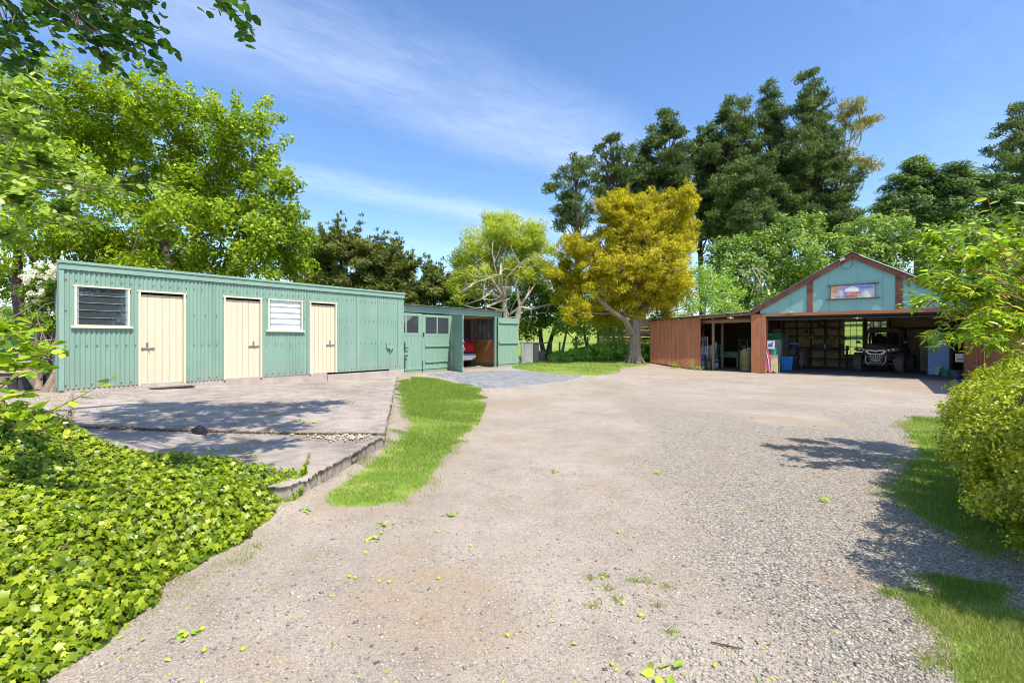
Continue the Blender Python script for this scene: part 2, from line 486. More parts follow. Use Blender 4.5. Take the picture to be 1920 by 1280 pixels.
def ground_mat():
    m, nt, out = _nt('ground')
    p = nt.nodes.new('ShaderNodeBsdfPrincipled'); p.inputs['Roughness'].default_value = .95
    p.inputs['Specular IOR Level'].default_value = .2
    o = coord(nt)
    def A(nm):
        a = nt.nodes.new('ShaderNodeAttribute'); a.attribute_name = nm; return a.outputs['Fac']
    big = noise(nt, o, .55, 5, .6); mid = noise(nt, o, 3.5, 6, .65); sm = noise(nt, o, 28, 5, .7); tiny = noise(nt, o, 120, 3, .6)
    def vor(scale, ft='F1'):
        v = nt.nodes.new('ShaderNodeTexVoronoi'); v.inputs['Scale'].default_value = scale; v.feature = ft
        nt.links.new(o, v.inputs['Vector']); return v
    # compacted earth with fine grit
    earth = ramp(nt, big, [(.32, (.31, .255, .20)), (.68, (.42, .36, .29))])
    earth = mix(nt, .8, earth, ramp(nt, mid, [(.3, (.78, .76, .74)), (.5, (1, 1, 1)), (.72, (1.12, 1.1, 1.08))]), 'MULTIPLY')
    earth = mix(nt, .9, earth, ramp(nt, tiny, [(.32, (.55, .54, .53)), (.5, (1, 1, 1)), (.68, (1.35, 1.35, 1.35))]), 'MULTIPLY')
    v1 = vor(78); v2 = vor(58)
    s1 = nt.nodes.new('ShaderNodeSeparateColor'); nt.links.new(v1.outputs['Color'], s1.inputs[0])
    s2 = nt.nodes.new('ShaderNodeSeparateColor'); nt.links.new(v2.outputs['Color'], s2.inputs[0])
    stone = ramp(nt, s1.outputs[0], [(0, (.18, .16, .14)), (.3, (.36, .325, .28)), (.6, (.48, .43, .36)), (.85, (.54, .44, .33)), (1, (.68, .62, .52))])
    gap = ramp(nt, v1.outputs['Distance'], [(.35, (1, 1, 1)), (.75, (.45, .43, .41))])
    stone = mix(nt, 1, stone, gap, 'MULTIPLY')
    # scattered stones on the compacted earth
    spk = math_(nt, 'GREATER_THAN', s1.outputs[1], .72)
    earth = mix(nt, math_(nt, 'MULTIPLY', spk, .55), earth, stone)
    fine_f = math_(nt, 'ADD', A('fine'), math_(nt, 'MULTIPLY', math_(nt, 'SUBTRACT', mid, .5), 1.3))
    fine_f = ramp(nt, fine_f, [(.35, (0, 0, 0)), (.62, (.92, .92, .92))])
    col = mix(nt, fine_f, earth, stone)
    # brown patches of bare soil near grass edges
    df = math_(nt, 'MULTIPLY', A('dirt'), ramp(nt, mid, [(.4, (.25,)*3), (.65, (.9,)*3)]))
    col = mix(nt, df, col, ramp(nt, sm, [(.3, (.24, .165, .10)), (.7, (.42, .32, .21))]))
    # light dust
    # crushed blue-grey stone
    bl = ramp(nt, s2.outputs[0], [(0, (.09, .095, .10)), (.5, (.27, .275, .28)), (.85, (.42, .42, .41)), (1, (.85, .82, .76))])
    bl = mix(nt, 1, bl, ramp(nt, v2.outputs['Distance'], [(.35, (1, 1, 1)), (.8, (.5, .5, .5))]), 'MULTIPLY')
    bl = mix(nt, .9, bl, ramp(nt, mid, [(.35, (.72,)*3), (.65, (1.25,)*3)]), 'MULTIPLY'); bf = math_(nt, 'ADD', A('blue'), math_(nt, 'MULTIPLY', math_(nt, 'SUBTRACT', mid, .5), .9))
    rim = ramp(nt, bf, [(.28, (0, 0, 0)), (.42, (.75,)*3), (.6, (0, 0, 0))])
    col = mix(nt, ramp(nt, bf, [(.4, (0, 0, 0)), (.55, (1, 1, 1))]), col, bl)
    col = mix(nt, math_(nt, 'MULTIPLY', rim, math_(nt, 'GREATER_THAN', s2.outputs[1], .45)), col, (.68, .64, .58))
    # turf
    g1 = ramp(nt, noise(nt, o, .35, 5, .6), [(.3, (.16, .25, .03)), (.7, (.25, .36, .045))])
    g1 = mix(nt, .8, g1, ramp(nt, noise(nt, o, 9, 6, .7), [(.3, (.62, .68, .6)), (.55, (1, 1, 1)), (.75, (1.25, 1.2, 1.1))]), 'MULTIPLY')
    g1 = mix(nt, ramp(nt, mid, [(.50, (0, 0, 0)), (.68, (.75,)*3)]), g1, (.44, .36, .15))
    gf = math_(nt, 'ADD', A('grass'), math_(nt, 'MULTIPLY', math_(nt, 'SUBTRACT', sm, .5), .9))
    gf = math_(nt, 'ADD', gf, math_(nt, 'MULTIPLY', math_(nt, 'SUBTRACT', mid, .5), .5))
    col = mix(nt, ramp(nt, gf, [(.42, (0, 0, 0)), (.62, (1, 1, 1))]), col, g1)
    nt.links.new(col, p.inputs['Base Color'])
    b = nt.nodes.new('ShaderNodeBump'); b.inputs['Distance'].default_value = .012; b.inputs['Strength'].default_value = .8
    hgt = math_(nt, 'MULTIPLY', math_(nt, 'SUBTRACT', 1, v1.outputs['Distance']), math_(nt, 'ADD', .12, math_(nt, 'MULTIPLY', fine_f, .9)))
    hgt = math_(nt, 'ADD', hgt, math_(nt, 'MULTIPLY', sm, .9)); hgt = math_(nt, 'ADD', hgt, math_(nt, 'MULTIPLY', mid, 1.2))
    nt.links.new(hgt, b.inputs['Height']); nt.links.new(b.outputs[0], p.inputs['Normal'])
    nt.links.new(p.outputs[0], out.inputs[0]); return m
tag(link('ground', me, ground_mat(), smooth=True), kind='structure', label='gravel and bare earth yard with fields rising behind it')

# concrete slabs -------------------------------------------------------------
def slab_mat():
    m, nt, out = _nt('old_concrete')
    p = nt.nodes.new('ShaderNodeBsdfPrincipled'); p.inputs['Roughness'].default_value = .9; p.inputs['Specular IOR Level'].default_value = .25
    o = coord(nt)
    c = ramp(nt, noise(nt, o, .9, 6, .62), [(.3, (.29, .245, .205)), (.7, (.43, .375, .32))])
    c = mix(nt, .9, c, ramp(nt, noise(nt, o, 3.4, 9, .74), [(.32, (.60, .55, .50)), (.5, (1, 1, 1)), (.70, (1.28, 1.24, 1.18))]), 'MULTIPLY')
    c = mix(nt, .8, c, ramp(nt, noise(nt, o, 85, 4, .7), [(.32, (.55,)*3), (.6, (1.15,)*3)]), 'MULTIPLY')
    v = nt.nodes.new('ShaderNodeTexVoronoi'); v.feature = 'DISTANCE_TO_EDGE'; v.inputs['Scale'].default_value = .42
    w = nt.nodes.new('ShaderNodeVectorMath'); w.operation = 'ADD'
    ns = nt.nodes.new('ShaderNodeTexNoise'); ns.inputs['Scale'].default_value = 2.2; ns.inputs['Detail'].default_value = 5
    nt.links.new(o, ns.inputs['Vector']); nt.links.new(o, w.inputs[0]); nt.links.new(ns.outputs['Color'], w.inputs[1]); nt.links.new(w.outputs[0], v.inputs['Vector'])
    crack = ramp(nt, v.outputs['Distance'], [(.0, (.4,)*3), (.006, (1, 1, 1))])
    c = mix(nt, .35, c, crack, 'MULTIPLY')
    c = mix(nt, ramp(nt, noise(nt, o, 1.1, 8, .7), [(.52, (0, 0, 0)), (.72, (.65,)*3)]), c, (.17, .13, .10))
    nt.links.new(c, p.inputs['Base Color'])
    b = nt.nodes.new('ShaderNodeBump'); b.inputs['Distance'].default_value = .006; b.inputs['Strength'].default_value = .6
    nt.links.new(noise(nt, o, 45, 6, .7), b.inputs['Height']); nt.links.new(b.outputs[0], p.inputs['Normal'])
    nt.links.new(p.outputs[0], out.inputs[0]); return m
CONC = slab_mat()

def slab(name, Q, dz=0, nx=70, ny=60, jit=(.02, .04, .02, .02), label=''):
    a, b, c, d = (np.array(q) for q in Q)
    S, T = np.meshgrid(np.linspace(0, 1, nx), np.linspace(0, 1, ny))
    X = ((1-S)*(1-T))[..., None]*a+(S*(1-T))[..., None]*b+(S*T)[..., None]*c+((1-S)*T)[..., None]*d
    e = np.zeros(X.shape[:2])
    pass
    def sj(k): return np.stack([(np.convolve(RNG.normal(size=k+8), np.ones(7)/4.5, 'same')+.35*RNG.normal(size=k+8))[4:k+4] for _ in (0, 1)], 1)
    X[:, -1] += sj(ny)*jit[1]*.6; X[0] += sj(nx)*jit[0]*.6; X[:, 0] += sj(ny)*jit[3]*.6; X[-1] += sj(nx)*jit[2]*.6
    Z = slab_z(X[..., 0], X[..., 1])+dz+.006*fnoise(X[..., 0], X[..., 1], 1.5, 4)
    Z[:, -1] -= np.abs(RNG.normal(size=ny))*.02; Z[0] -= np.abs(RNG.normal(size=nx))*.008
    top = np.concatenate([X, Z[..., None]], -1).reshape(-1, 3)
    I = np.arange(nx*ny).reshape(ny, nx)
    ft = np.stack([I[:-1, :-1], I[:-1, 1:], I[1:, 1:], I[1:, :-1]], -1).reshape(-1, 4)
    ring = np.concatenate([I[0, :], I[1:, -1], I[-1, -2::-1], I[-2:0:-1, 0]])
    rows = [top[ring]]
    ctr = top.mean(0)
    for k, dzz in enumerate((-.05, -.10, -.2)):
        q = rows[0].copy(); q[:, 2] += dzz; dirv = unit(ctr[None, :2]-q[:, :2]); q[:, :2] += dirv*(np.convolve(RNG.random(len(q)), np.ones(4)/4, 'same')[:, None]*.07-.03); rows.append(q)
    Vv = [top]; fs = [ft]; prev = ring; base = len(top)
    for q in rows[1:]:
        Vv.append(q); cur = base+np.arange(len(q)); base += len(q)
        fs.append(np.stack([prev, np.roll(prev, -1), np.roll(cur, -1), cur], -1)); prev = cur
    o = link(name, np_mesh(name, np.concatenate(Vv), fs), CONC)
    return tag(o, label, kind='structure')
slab('concrete_slab', SLAB_BACK, 0, 90, 150, (.004, .02, .004, .004), 'large weathered concrete pad in front of the long green shed')
slab('concrete_slab', SLAB_FRONT, -.012, 90, 90, (.03, .028, .004, .004), 'lower front concrete pad with a broken edge')
slab('concrete_slab', SLAB_LEFT, -.006, 40, 60, (.02, .004, .02, .05), 'left concrete pad in dappled shade')

# garage floor -------------------------------------------------------------
fl = MB(); fl.b2(-3.55, 2.6, .05, 7.0, -.2, .004)
fo = fl.build('garage_floor', pm('garage_floor', (.20, .18, .165), .25, 1.3, .9, dirt=(.10, .085, .075), dscale=.9, damt=.7))
fo.location = (GU*UX, GU*UY, 0); fo.rotation_euler = (0, 0, R(51.3)-pi/2)
tag(fo, kind='structure')

# ------------------------------------------------------------------ loose stones, grass, litter
def rocks(n, X, Y, Z, size, rn, flat=.55):
    base = np.array([(1, 0, 0), (-1, 0, 0), (0, 1, 0), (0, -1, 0), (0, 0, 1), (0, 0, -1)], float)
    V = base[None]*(size[:, None, None]*(.55+.7*RNG.random((n, 6, 1))))
    V[..., 2] *= flat
    a = RNG.random(n)*6.28; ca, sa = np.cos(a)[:, None], np.sin(a)[:, None]
    ti = RNG.normal(size=n)*.35
    Vx = V[..., 0]*1.3*ca-V[..., 1]*sa; Vy = V[..., 0]*1.3*sa+V[..., 1]*ca; Vz = V[..., 2]+Vx*ti[:, None]*.5
    V = np.stack([Vx+X[:, None], Vy+Y[:, None], Vz+Z[:, None]], -1)
    f = np.array([(0, 2, 4), (2, 1, 4), (1, 3, 4), (3, 0, 4), (2, 0, 5), (1, 2, 5), (3, 1, 5), (0, 3, 5)])
    return V.reshape(-1, 3), (f[None]+(np.arange(n)*6)[:, None, None]).reshape(-1, 3), np.repeat(rn, 6)

def stone_mat(name, stops, rough=.75):
    m, nt, out = _nt(name)
    p = nt.nodes.new('ShaderNodeBsdfPrincipled'); p.inputs['Roughness'].default_value = rough; p.inputs['Specular IOR Level'].default_value = .35
    a = nt.nodes.new('ShaderNodeAttribute'); a.attribute_name = 'rnd'
    c = ramp(nt, a.outputs['Fac'], stops)
    c = mix(nt, .6, c, ramp(nt, noise(nt, coord(nt), 150, 3), [(.3, (.75,)*3), (.7, (1.15,)*3)]), 'MULTIPLY')
    nt.links.new(c, p.inputs['Base Color']); nt.links.new(p.outputs[0], out.inputs[0]); return m

N0 = 260000
yy = 1.45+(9.5-1.45)*RNG.random(N0)**1.9; xx = (RNG.random(N0)*2.2-1.05)*yy*1.05
dens = sstep(-.3, 1.3, xx-(.55+.10*yy)+.5*fnoise(xx, yy, .8, 5))*.82+.18
dens *= .55+.6*(fnoise(xx, yy, 3.1, 9) > -.25)
dens *= np.clip(1.0*(2.6/yy)**.6, .0, 1)*(1-.7*sstep(.16, .42, fnoise(xx, yy, 1.25, 50)))
for pl in (GRASS_STRIP, GRASS_RIGHT, GRASS_NEAR): dens *= np.where(pdist(xx, yy, pl) > -.03, .04, 1)
dens *= np.where(in_slab(xx, yy) | (xx < -1.75-.1*np.abs(yy-3)), 0, 1)
k = RNG.random(N0) < dens*.62
xx, yy = xx[k], yy[k]; nn = len(xx)
sz = .0038+.0058*RNG.random(nn)**2.2+.008*(RNG.random(nn) < .025)
Vs, Fs, rn = rocks(nn, xx, yy, ghm(xx, yy)+sz*.15, sz, RNG.random(nn))
PEB = stone_mat('pebbles', [(0, (.11, .105, .10)), (.25, (.28, .265, .235)), (.6, (.42, .38, .32)), (.8, (.44, .34, .235)), (1, (.64, .60, .52))])
tag(link('gravel', np_mesh('gravel', Vs, [Fs], {'rnd': rn}), PEB), kind='stuff', label='loose grey gravel stones over the drive')
# white edging stones at the blue patch + small chips on the slab
pts = []
for poly, w in ((BLUE, .35),):
    for i in range(len(poly)):
        a, b = np.array(poly[i]), np.array(poly[(i+1) % len(poly)])
        kk = int(np.linalg.norm(b-a)*42)
        t = RNG.random((kk, 1)); pts.append(a+(b-a)*t+RNG.normal(size=(kk, 2))*w*.45)
pts.append(np.array([g2w(650, 820, .19)])+RNG.normal(size=(260, 2))*np.array([.22, .12]))
pts.append(np.array([g2w(590, 742, .26)])+RNG.normal(size=(120, 2))*np.array([.4, .35]))
pts.append(np.array([(-7.6, 6.95)])+RNG.normal(size=(260, 2))*np.array([.45, .12])); pts.append(np.array([(-8.2, 7.9)])+RNG.normal(size=(500, 2))*np.array([.6, .35]))
q = np.concatenate(pts); nn = len(q); sz = .010+.018*RNG.random(nn)**2
zz = np.where(in_slab(q[:, 0], q[:, 1]), slab_z(q[:, 0], q[:, 1])+.002, ghm(q[:, 0], q[:, 1]))
Vs, Fs, rn = rocks(nn, q[:, 0], q[:, 1], zz+sz*.2, sz, RNG.random(nn)*.3+.7)
tag(link('gravel', np_mesh('gravel', Vs, [Fs], {'rnd': rn}), PEB), kind='stuff', label='pale stone chips along the blue gravel patch and on the pad')

GRASSM = leafmat('grass_blades', [(.08, .145, .018), (.14, .23, .028), (.21, .31, .045), (.34, .35, .11), (.50, .43, .20)], .3, .55, 1.1)
def grass(poly, n, h=.045, zf=ghm, label='', wid=.0042, edge=.0, clump=True):
    P = np.array(poly); lo, hi = P.min(0), P.max(0)
    x = lo[0]+(hi[0]-lo[0])*RNG.random(n*3); y = lo[1]+(hi[1]-lo[1])*RNG.random(n*3)
    d = pdist(x, y, poly)+.22*fnoise(x, y, 7, 2)+.12*fnoise(x, y, 19, 5)+.07*RNG.normal(size=n*3)
    ang = np.abs(x/np.maximum(y, .1))
    k = (d > edge) & (y > 1.3) & (ang < 1.35)
    if clump: k &= (fnoise(x, y, 5, 21) > -.45) | (RNG.random(n*3) < .5)
    x, y = x[k][:n], y[k][:n]; m = len(x)
    T = np.stack([RNG.normal(size=m)*.5, RNG.normal(size=m)*.5, np.ones(m)], 1); N = rdir(m); N[:, 2] *= .3
    hh = h*(.5+.8*RNG.random(m))*(.8+.5*(fnoise(x, y, 3, 31)))
    w = wid*(.8+.5*RNG.random(m))*np.clip(y/5, 1, 6)
    return leaves(np.stack([x, y, zf(x, y)-.004], 1), N, T, hh, w, np.clip(RNG.random(m)*.75+.25*(fnoise(x, y, 2, 12) > .2), 0, 1), 'blade')
def merge(parts):
    V = []; Fd = {}; A = []; off = 0
    for v, fs, r in parts:
        V.append(v); A.append(r)
        for f in fs: Fd.setdefault(f.shape[1], []).append(f+off)
        off += len(v)
    return np.concatenate(V), [np.concatenate(f) for f in Fd.values()], np.concatenate(A)
for poly, n, h, lab in ((GRASS_STRIP, 90000, .05, 'mown grass tongue between the concrete pad and the drive'),
                        (GRASS_RIGHT, 60000, .06, 'bright grass verge behind the round golden green bush'),
                        (GRASS_NEAR, 45000, .05, 'short grass in the near right corner'),
                        (GRASS_BACK, 26000, .06, 'grass strip in front of the yew and the paddock'),
                        (EDGE_GRASS, 900, .035, 'thin grass along the foot of the ivy')):
    v, fs, r = merge([grass(poly, n, h)])
    tag(link('grass', np_mesh('grass', v, fs, {'rnd': r}), GRASSM), kind='stuff', label=lab)
# tiny tufts in the drive
tl = []
for px, py in ((1240, 1135), (1215, 1090), (1140, 1103), (1113, 1135), (1135, 1080), (1105, 1085), (1250, 1100), (1155, 1122), (1190, 1088), (1260, 1185)):
    c = g2w(px, py); m = 60
    x = c[0]+RNG.normal(size=m)*.022; y = c[1]+RNG.normal(size=m)*.018
    T = np.stack([RNG.normal(size=m)*.8, RNG.normal(size=m)*.8, np.ones(m)], 1)
    tl.append(leaves(np.stack([x, y, ghm(x, y)], 1), rdir(m), T, .028*(.5+RNG.random(m)), .004, RNG.random(m), 'blade'))
v, fs, r = merge(tl)
tag(link('grass', np_mesh('grass', v, fs, {'rnd': r}), GRASSM), kind='stuff', label='tiny grass tufts growing through the gravel')
# dark soil and dead leaves gathered in the slab joints
jl = []
for (a_, b_), n_ in ((((-5.8, 5.96), (-1.7, 5.96)), 2600), (((-5.8, 5.96), (-3.76, 3.77)), 1800), (((-6.8, 6.98), (-5.8, 5.96)), 300)):
    t = RNG.random(n_)**.8; wv = .02+.05*np.abs(fnoise(t*9, t*3, 1.4, 7)); x = a_[0]+(b_[0]-a_[0])*t+RNG.normal(size=n_)*wv; y = a_[1]+(b_[1]-a_[1])*t+RNG.normal(size=n_)*wv
    N = unit(np.stack([RNG.normal(size=n_)*.4, RNG.normal(size=n_)*.4, np.ones(n_)], 1)); jl.append(leaves(np.stack([x, y, slab_z(x, y)+.003+.004*RNG.random(n_)], 1), N, rdir(n_), .022, .013, RNG.random(n_), 'diamond'))
v, fs, r = merge(jl)
tag(link('leaf_litter', np_mesh('leaf_litter', v, fs, {'rnd': r}), leafmat('dead_leaves', [(.04, .03, .02), (.10, .065, .035), (.20, .12, .05), (.32, .24, .12)], .1, .8)), kind='stuff', label='brown dead leaves and soil caught in the joints of the concrete pads')
# fallen leaves and small green fruit
LIT = leafmat('fallen_leaves', [(.22, .38, .03), (.40, .50, .05), (.50, .42, .06), (.34, .20, .08)], .2, .6, 1.1)
m = 900
y = 1.7+13*RNG.random(m)**1.4; x = (RNG.random(m)*1.7-.95)*y
k = (x < 1.2+.25*y); x, y = x[k], y[k]; m = len(x)
z = np.where(in_slab(x, y), slab_z(x, y), ghm(x, y))+.004
N = unit(np.stack([RNG.normal(size=m)*.35, RNG.normal(size=m)*.35, np.ones(m)], 1))
S1 = .010+.022*RNG.random(m)**2
parts = [leaves(np.stack([x, y, z], 1), N, rdir(m), S1, S1*.6, RNG.random(m), 'leaf')]
for px, py, e in ((1232, 1268, 0), (575, 965, 0), (720, 985, 0), (842, 967, 0), (1040, 886, 0), (1232, 888, 0), (470, 855, .2), (445, 842, .2), (590, 790, .2), (562, 788, .2), (520, 772, .2), (395, 843, .2), (345, 1195, 0), (705, 1010, 0), (205, 862, .2), (262, 868, .2), (1545, 940, 0)):
    c = g2w(px, py, e); zz = float(ghm(*c)) if e == 0 else float(slab_z(*c)); m = 9
    sc = 1.35 if py > 1250 else .8
    P = np.stack([c[0]+RNG.normal(size=m)*.035*sc, c[1]+RNG.normal(size=m)*.03*sc, zz+.008+.02*RNG.random(m)], 1)
    parts.append(leaves(P, unit(np.stack([RNG.normal(size=m)*.5, RNG.normal(size=m)*.5, np.ones(m)], 1)), rdir(m), .045*sc, .03*sc, RNG.random(m)*.3, 'leaf'))
v, fs, r = merge(parts)
tag(link('leaf_litter', np_mesh('leaf_litter', v, fs, {'rnd': r}), LIT), kind='stuff', label='small fallen leaves scattered over drive and pad')
fr = MB()
frp = [(952, 1193), (132*.5+600, 1085), (655, 1083), (712, 1092), (730, 1093), (822, 1086), (1130, 1085), (685, 1038), (900, 955), (1150, 942), (620, 1120), (757, 985), (1168, 1133), (1200, 1155), (1148, 1247), (1340, 1250), (455, 1220), (380, 1182), (383, 1222), (378, 1182), (820, 998), (1190, 1008), (1160, 1000)]
for px, py in frp:
    c = g2w(px, py); r_ = .009+.003*random.random(); cz = float(ghm(*c))+r_
    fr.lathe([(r_*.02, -r_), (r_*.6, -r_*.8), (r_, 0), (r_*.7, r_*.7), (r_*.02, r_)], (c[0], c[1], cz), 10)
tag(fr.build('leaf_litter', pm('green_fruit', (.45, .60, .05), .2, 40, .35, bump=0), smooth=True), kind='stuff', label='small green fallen fruit on the drive')

# ------------------------------------------------------------------ ivy bank
def ivy_h(x, y):
    ex = -1.95-.05*np.sin(y*2.9)-.035*np.sin(y*7.3)-.02*np.sin(y*17)
    d = ex-x
    h = .25*sstep(0, .42, d)+.10*sstep(.2, 1.2, d)
    h = h+.62*sstep(1.05, 2.35, d)*sstep(5.2, 3.2, y)
    h = h+.11*fnoise(x, y, 3.4, 40)*sstep(.05, .5, d)+.05*fnoise(x, y, 9, 41)
    back = sstep(4.3, 3.85, y)
    h = h*back+(slab_z(x, y)+.02)*(1-back)
    return np.where(d > 0, h, -.1)
x_ = np.linspace(-6.5, -1.5, 110); y_ = np.linspace(.3, 4.4, 90); X_, Y_ = np.meshgrid(x_, y_)
Z_ = ivy_h(X_, Y_)-.045
Z_ = Z_-.02; I = np.arange(X_.size).reshape(X_.shape); f = np.stack([I[:-1, :-1], I[:-1, 1:], I[1:, 1:], I[1:, :-1]], -1).reshape(-1, 4)
tag(link('ground', np_mesh('ground', np.stack([X_.ravel(), Y_.ravel(), Z_.ravel()], 1), [f]), pm('ivy_soil', (.025, .028, .012), .4, 14, .95), smooth=True), kind='structure', label='low earth bank under the ivy')
n = 150000
x = -6.2+4.6*RNG.random(n); y = 1.2+3.25*RNG.random(n)
ex = -1.95-.05*np.sin(y*2.9)-.035*np.sin(y*7.3)-.02*np.sin(y*17)
k = (ex-x > -.02) & (x > -1.3*y-.8) & (y < 4.18+.10*np.sin(x*3)+.05*np.sin(x*9)); x, y = x[k], y[k]; x, y = x[:62000], y[:62000]; m = len(x)
e = .03; hz = ivy_h(x, y); gx_ = (ivy_h(x+e, y)-ivy_h(x-e, y))/(2*e); gy_ = (ivy_h(x, y+e)-ivy_h(x, y-e))/(2*e)
gx_ = np.clip(gx_, -3, 3)
N = unit(np.stack([-gx_, -gy_, np.ones(m)], 1)+rdir(m)*.95+np.array([.2, -.2, .1]))
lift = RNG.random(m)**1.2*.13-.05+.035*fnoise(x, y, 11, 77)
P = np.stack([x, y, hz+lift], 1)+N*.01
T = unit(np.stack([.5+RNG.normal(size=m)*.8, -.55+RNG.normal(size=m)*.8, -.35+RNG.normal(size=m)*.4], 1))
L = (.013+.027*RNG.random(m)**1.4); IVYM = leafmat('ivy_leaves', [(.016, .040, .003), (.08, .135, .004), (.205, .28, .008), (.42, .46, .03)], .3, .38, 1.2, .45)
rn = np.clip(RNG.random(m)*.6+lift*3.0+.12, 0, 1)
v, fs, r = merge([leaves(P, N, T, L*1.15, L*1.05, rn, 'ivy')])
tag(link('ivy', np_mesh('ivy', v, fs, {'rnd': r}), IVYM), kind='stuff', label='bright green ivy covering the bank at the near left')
st_ = MB()
for k_ in range(230):
    x0 = RNG.uniform(-4.6, -2.0); y0 = RNG.uniform(1.5, 4.0); a = RNG.random()*6.28; P_ = []
    for q in np.linspace(0, RNG.uniform(.15, .45), 6): xx0 = x0+q*cos(a)+RNG.normal()*.008; yy0 = y0+q*sin(a)+RNG.normal()*.008; P_.append((xx0, yy0, float(ivy_h(xx0, yy0))+.03+RNG.random()*.03))
    if P_[0][2] > 0 and P_[-1][2] > 0: st_.tube(P_, .0028, 4, False)
tag(st_.build('ivy', pm('ivy_stem', (.16, .09, .05), .3, 20, .8), fix=False), kind='stuff', label='thin reddish brown runners over the ivy bank')
# fine feathery weeds poking through the ivy
tl = []
for px, py, w in ((330, 905, .16), (262, 905, .14), (310, 990, .10), (135, 915, .13), (170, 905, .12)):
    cx, cy, cz = at(px, py, 3.5-(py-900)*.008); m = 500
    x = cx+RNG.normal(size=m)*w; y = cy+RNG.normal(size=m)*.12
    T = np.stack([RNG.normal(size=m)*.7, RNG.normal(size=m)*.7, .9*np.ones(m)], 1)
    tl.append(leaves(np.stack([x, y, ivy_h(x, y)+.02*RNG.random(m)], 1), rdir(m), T, .055*(.5+RNG.random(m)), .005, RNG.random(m)*.8+.2, 'blade'))
v, fs, r = merge(tl)
tag(link('weeds', np_mesh('weeds', v, fs, {'rnd': r}), leafmat('feather_weed', [(.16, .2, .03), (.30, .32, .04), (.42, .34, .09)], .3)), kind='stuff', label='fine feathery weeds growing up through the ivy')
# ------------------------------------------------------------------ materials for the buildings
GREEN = pm('green_paint', (.215, .34, .265), .07, 1.6, .5, dirt=(.19, .36, .27), dscale=1.2, damt=.5, bump=.08, bscale=40)
def shed_paint():
    m = GREEN; nt = m.node_tree; p = [n for n in nt.nodes if n.type == 'BSDF_PRINCIPLED'][0]; src = p.inputs['Base Color'].links[0].from_socket
    o = coord(nt); s = nt.nodes.new('ShaderNodeSeparateXYZ'); nt.links.new(o, s.inputs[0])
    g = noise(nt, o, 3.2, 7, .7, (1.5, 1, .6))
    low = nt.nodes.new('ShaderNodeMapRange'); nt.links.new(s.outputs[2], low.inputs[0]); low.inputs[1].default_value = .95; low.inputs[2].default_value = .45; low.inputs[3].default_value = 0; low.inputs[4].default_value = 1
    f = math_(nt, 'MULTIPLY', low.outputs[0], ramp(nt, g, [(.38, (0, 0, 0)), (.62, (.6,)*3)]))
    c = mix(nt, f, src, (.26, .25, .18))
    rust = ramp(nt, noise(nt, o, 7, 6, .75, (2.2, 1, .45)), [(.66, (0, 0, 0)), (.74, (.55,)*3)])
    c = mix(nt, rust, c, (.30, .30, .22)); c = mix(nt, ramp(nt, noise(nt, o, .8, 4, .6, (3, 1, .5)), [(.35, (0, 0, 0)), (.7, (.35,)*3)]), c, (.32, .44, .37)); nt.links.new(c, p.inputs['Base Color'])
shed_paint()
GREEN2 = pm('green_board_paint', (.225, .35, .27), .08, 2.5, .6, dirt=(.12, .27, .19), dscale=2.0, damt=.6, bump=.25, bscale=25, stretch=(6, 6, .6))
GREENT = pm('green_trim', (.24, .37, .295), .06, 3, .5, dirt=(.14, .30, .22), damt=.4)
CREAM = pm('cream_paint', (.66, .575, .41), .05, 3, .6, dirt=(.60, .48, .30), dscale=1.8, damt=.5, bump=.15, bscale=22, stretch=(5, 5, .5))
CREAMF = pm('cream_frame', (.68, .62, .47), .06, 4, .55, dirt=(.5, .42, .28), damt=.4)
PLINTH = pm('plinth_concrete', (.44, .36, .32), .18, 2.2, .92, dirt=(.30, .22, .19), dscale=3, damt=.8, bump=.5, bscale=40)
METAL = pm('worn_metal', (.35, .35, .36), .25, 20, .45, .8, dirt=(.22, .12, .06), damt=.7)
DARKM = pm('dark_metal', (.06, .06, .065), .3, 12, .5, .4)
GALV = pm('galvanised', (.48, .50, .52), .14, 8, .42, .75, dirt=(.28, .24, .20), dscale=3, damt=.6)
RUSTROOF = pm('weathered_roof', (.42, .40, .38), .2, 3, .6, .3, dirt=(.25, .15, .10), dscale=4, damt=.8)
RED = pm('redbrown_boards', (.45, .165, .075), .24, 1.7, .75, dirt=(.52, .27, .16), dscale=3, damt=.65, bump=.5, bscale=18, stretch=(9, 9, .7))
REDT = pm('redbrown_trim', (.22, .075, .045), .25, 2.5, .7, dirt=(.36, .20, .13), dscale=5, damt=.8, bump=.5, bscale=24)
REDB = pm('orange_beam', (.40, .16, .065), .22, 2, .7, dirt=(.22, .09, .05), dscale=4, damt=.7, bump=.4, bscale=20, stretch=(.6, 6, 6))
TEAL = pm('teal_sheet', (.25, .47, .43), .06, .9, .55, dirt=(.33, .54, .48), dscale=.7, damt=.6, bump=.05)
RAWT = pm('raw_timber', (.33, .22, .13), .25, 3, .8, dirt=(.18, .12, .08), damt=.6, stretch=(6, 6, .6))
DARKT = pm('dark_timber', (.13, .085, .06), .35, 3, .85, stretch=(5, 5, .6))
PLY = pm('plywood', (.42, .19, .06), .22, 2.2, .6, dirt=(.25, .11, .04), dscale=1.4, damt=.7)
BLACK = pm('black_rubber', (.018, .018, .02), .3, 20, .8)
WINGLASS = glassmat('window_glass')
FROST = pm('frosted_glass', (.78, .80, .84), .08, 12, .12, bump=.7, bscale=55, spec=.8)

SH = R(51.3)
def shed_empty(name, x, y=0, z=0, **k):
    wx = UX*x-VX*y+VX*SV; wy = UY*x-VY*y+VY*SV
    return empty(name, (wx, wy, z), SH, **k)
def gar_empty(name, x, y=0, z=0, rz=0, **k):
    wx = GU*UX+VX*x+UX*y; wy = GU*UY+VY*x+UY*y
    return empty(name, (wx, wy, z), SH-pi/2+rz, **k)

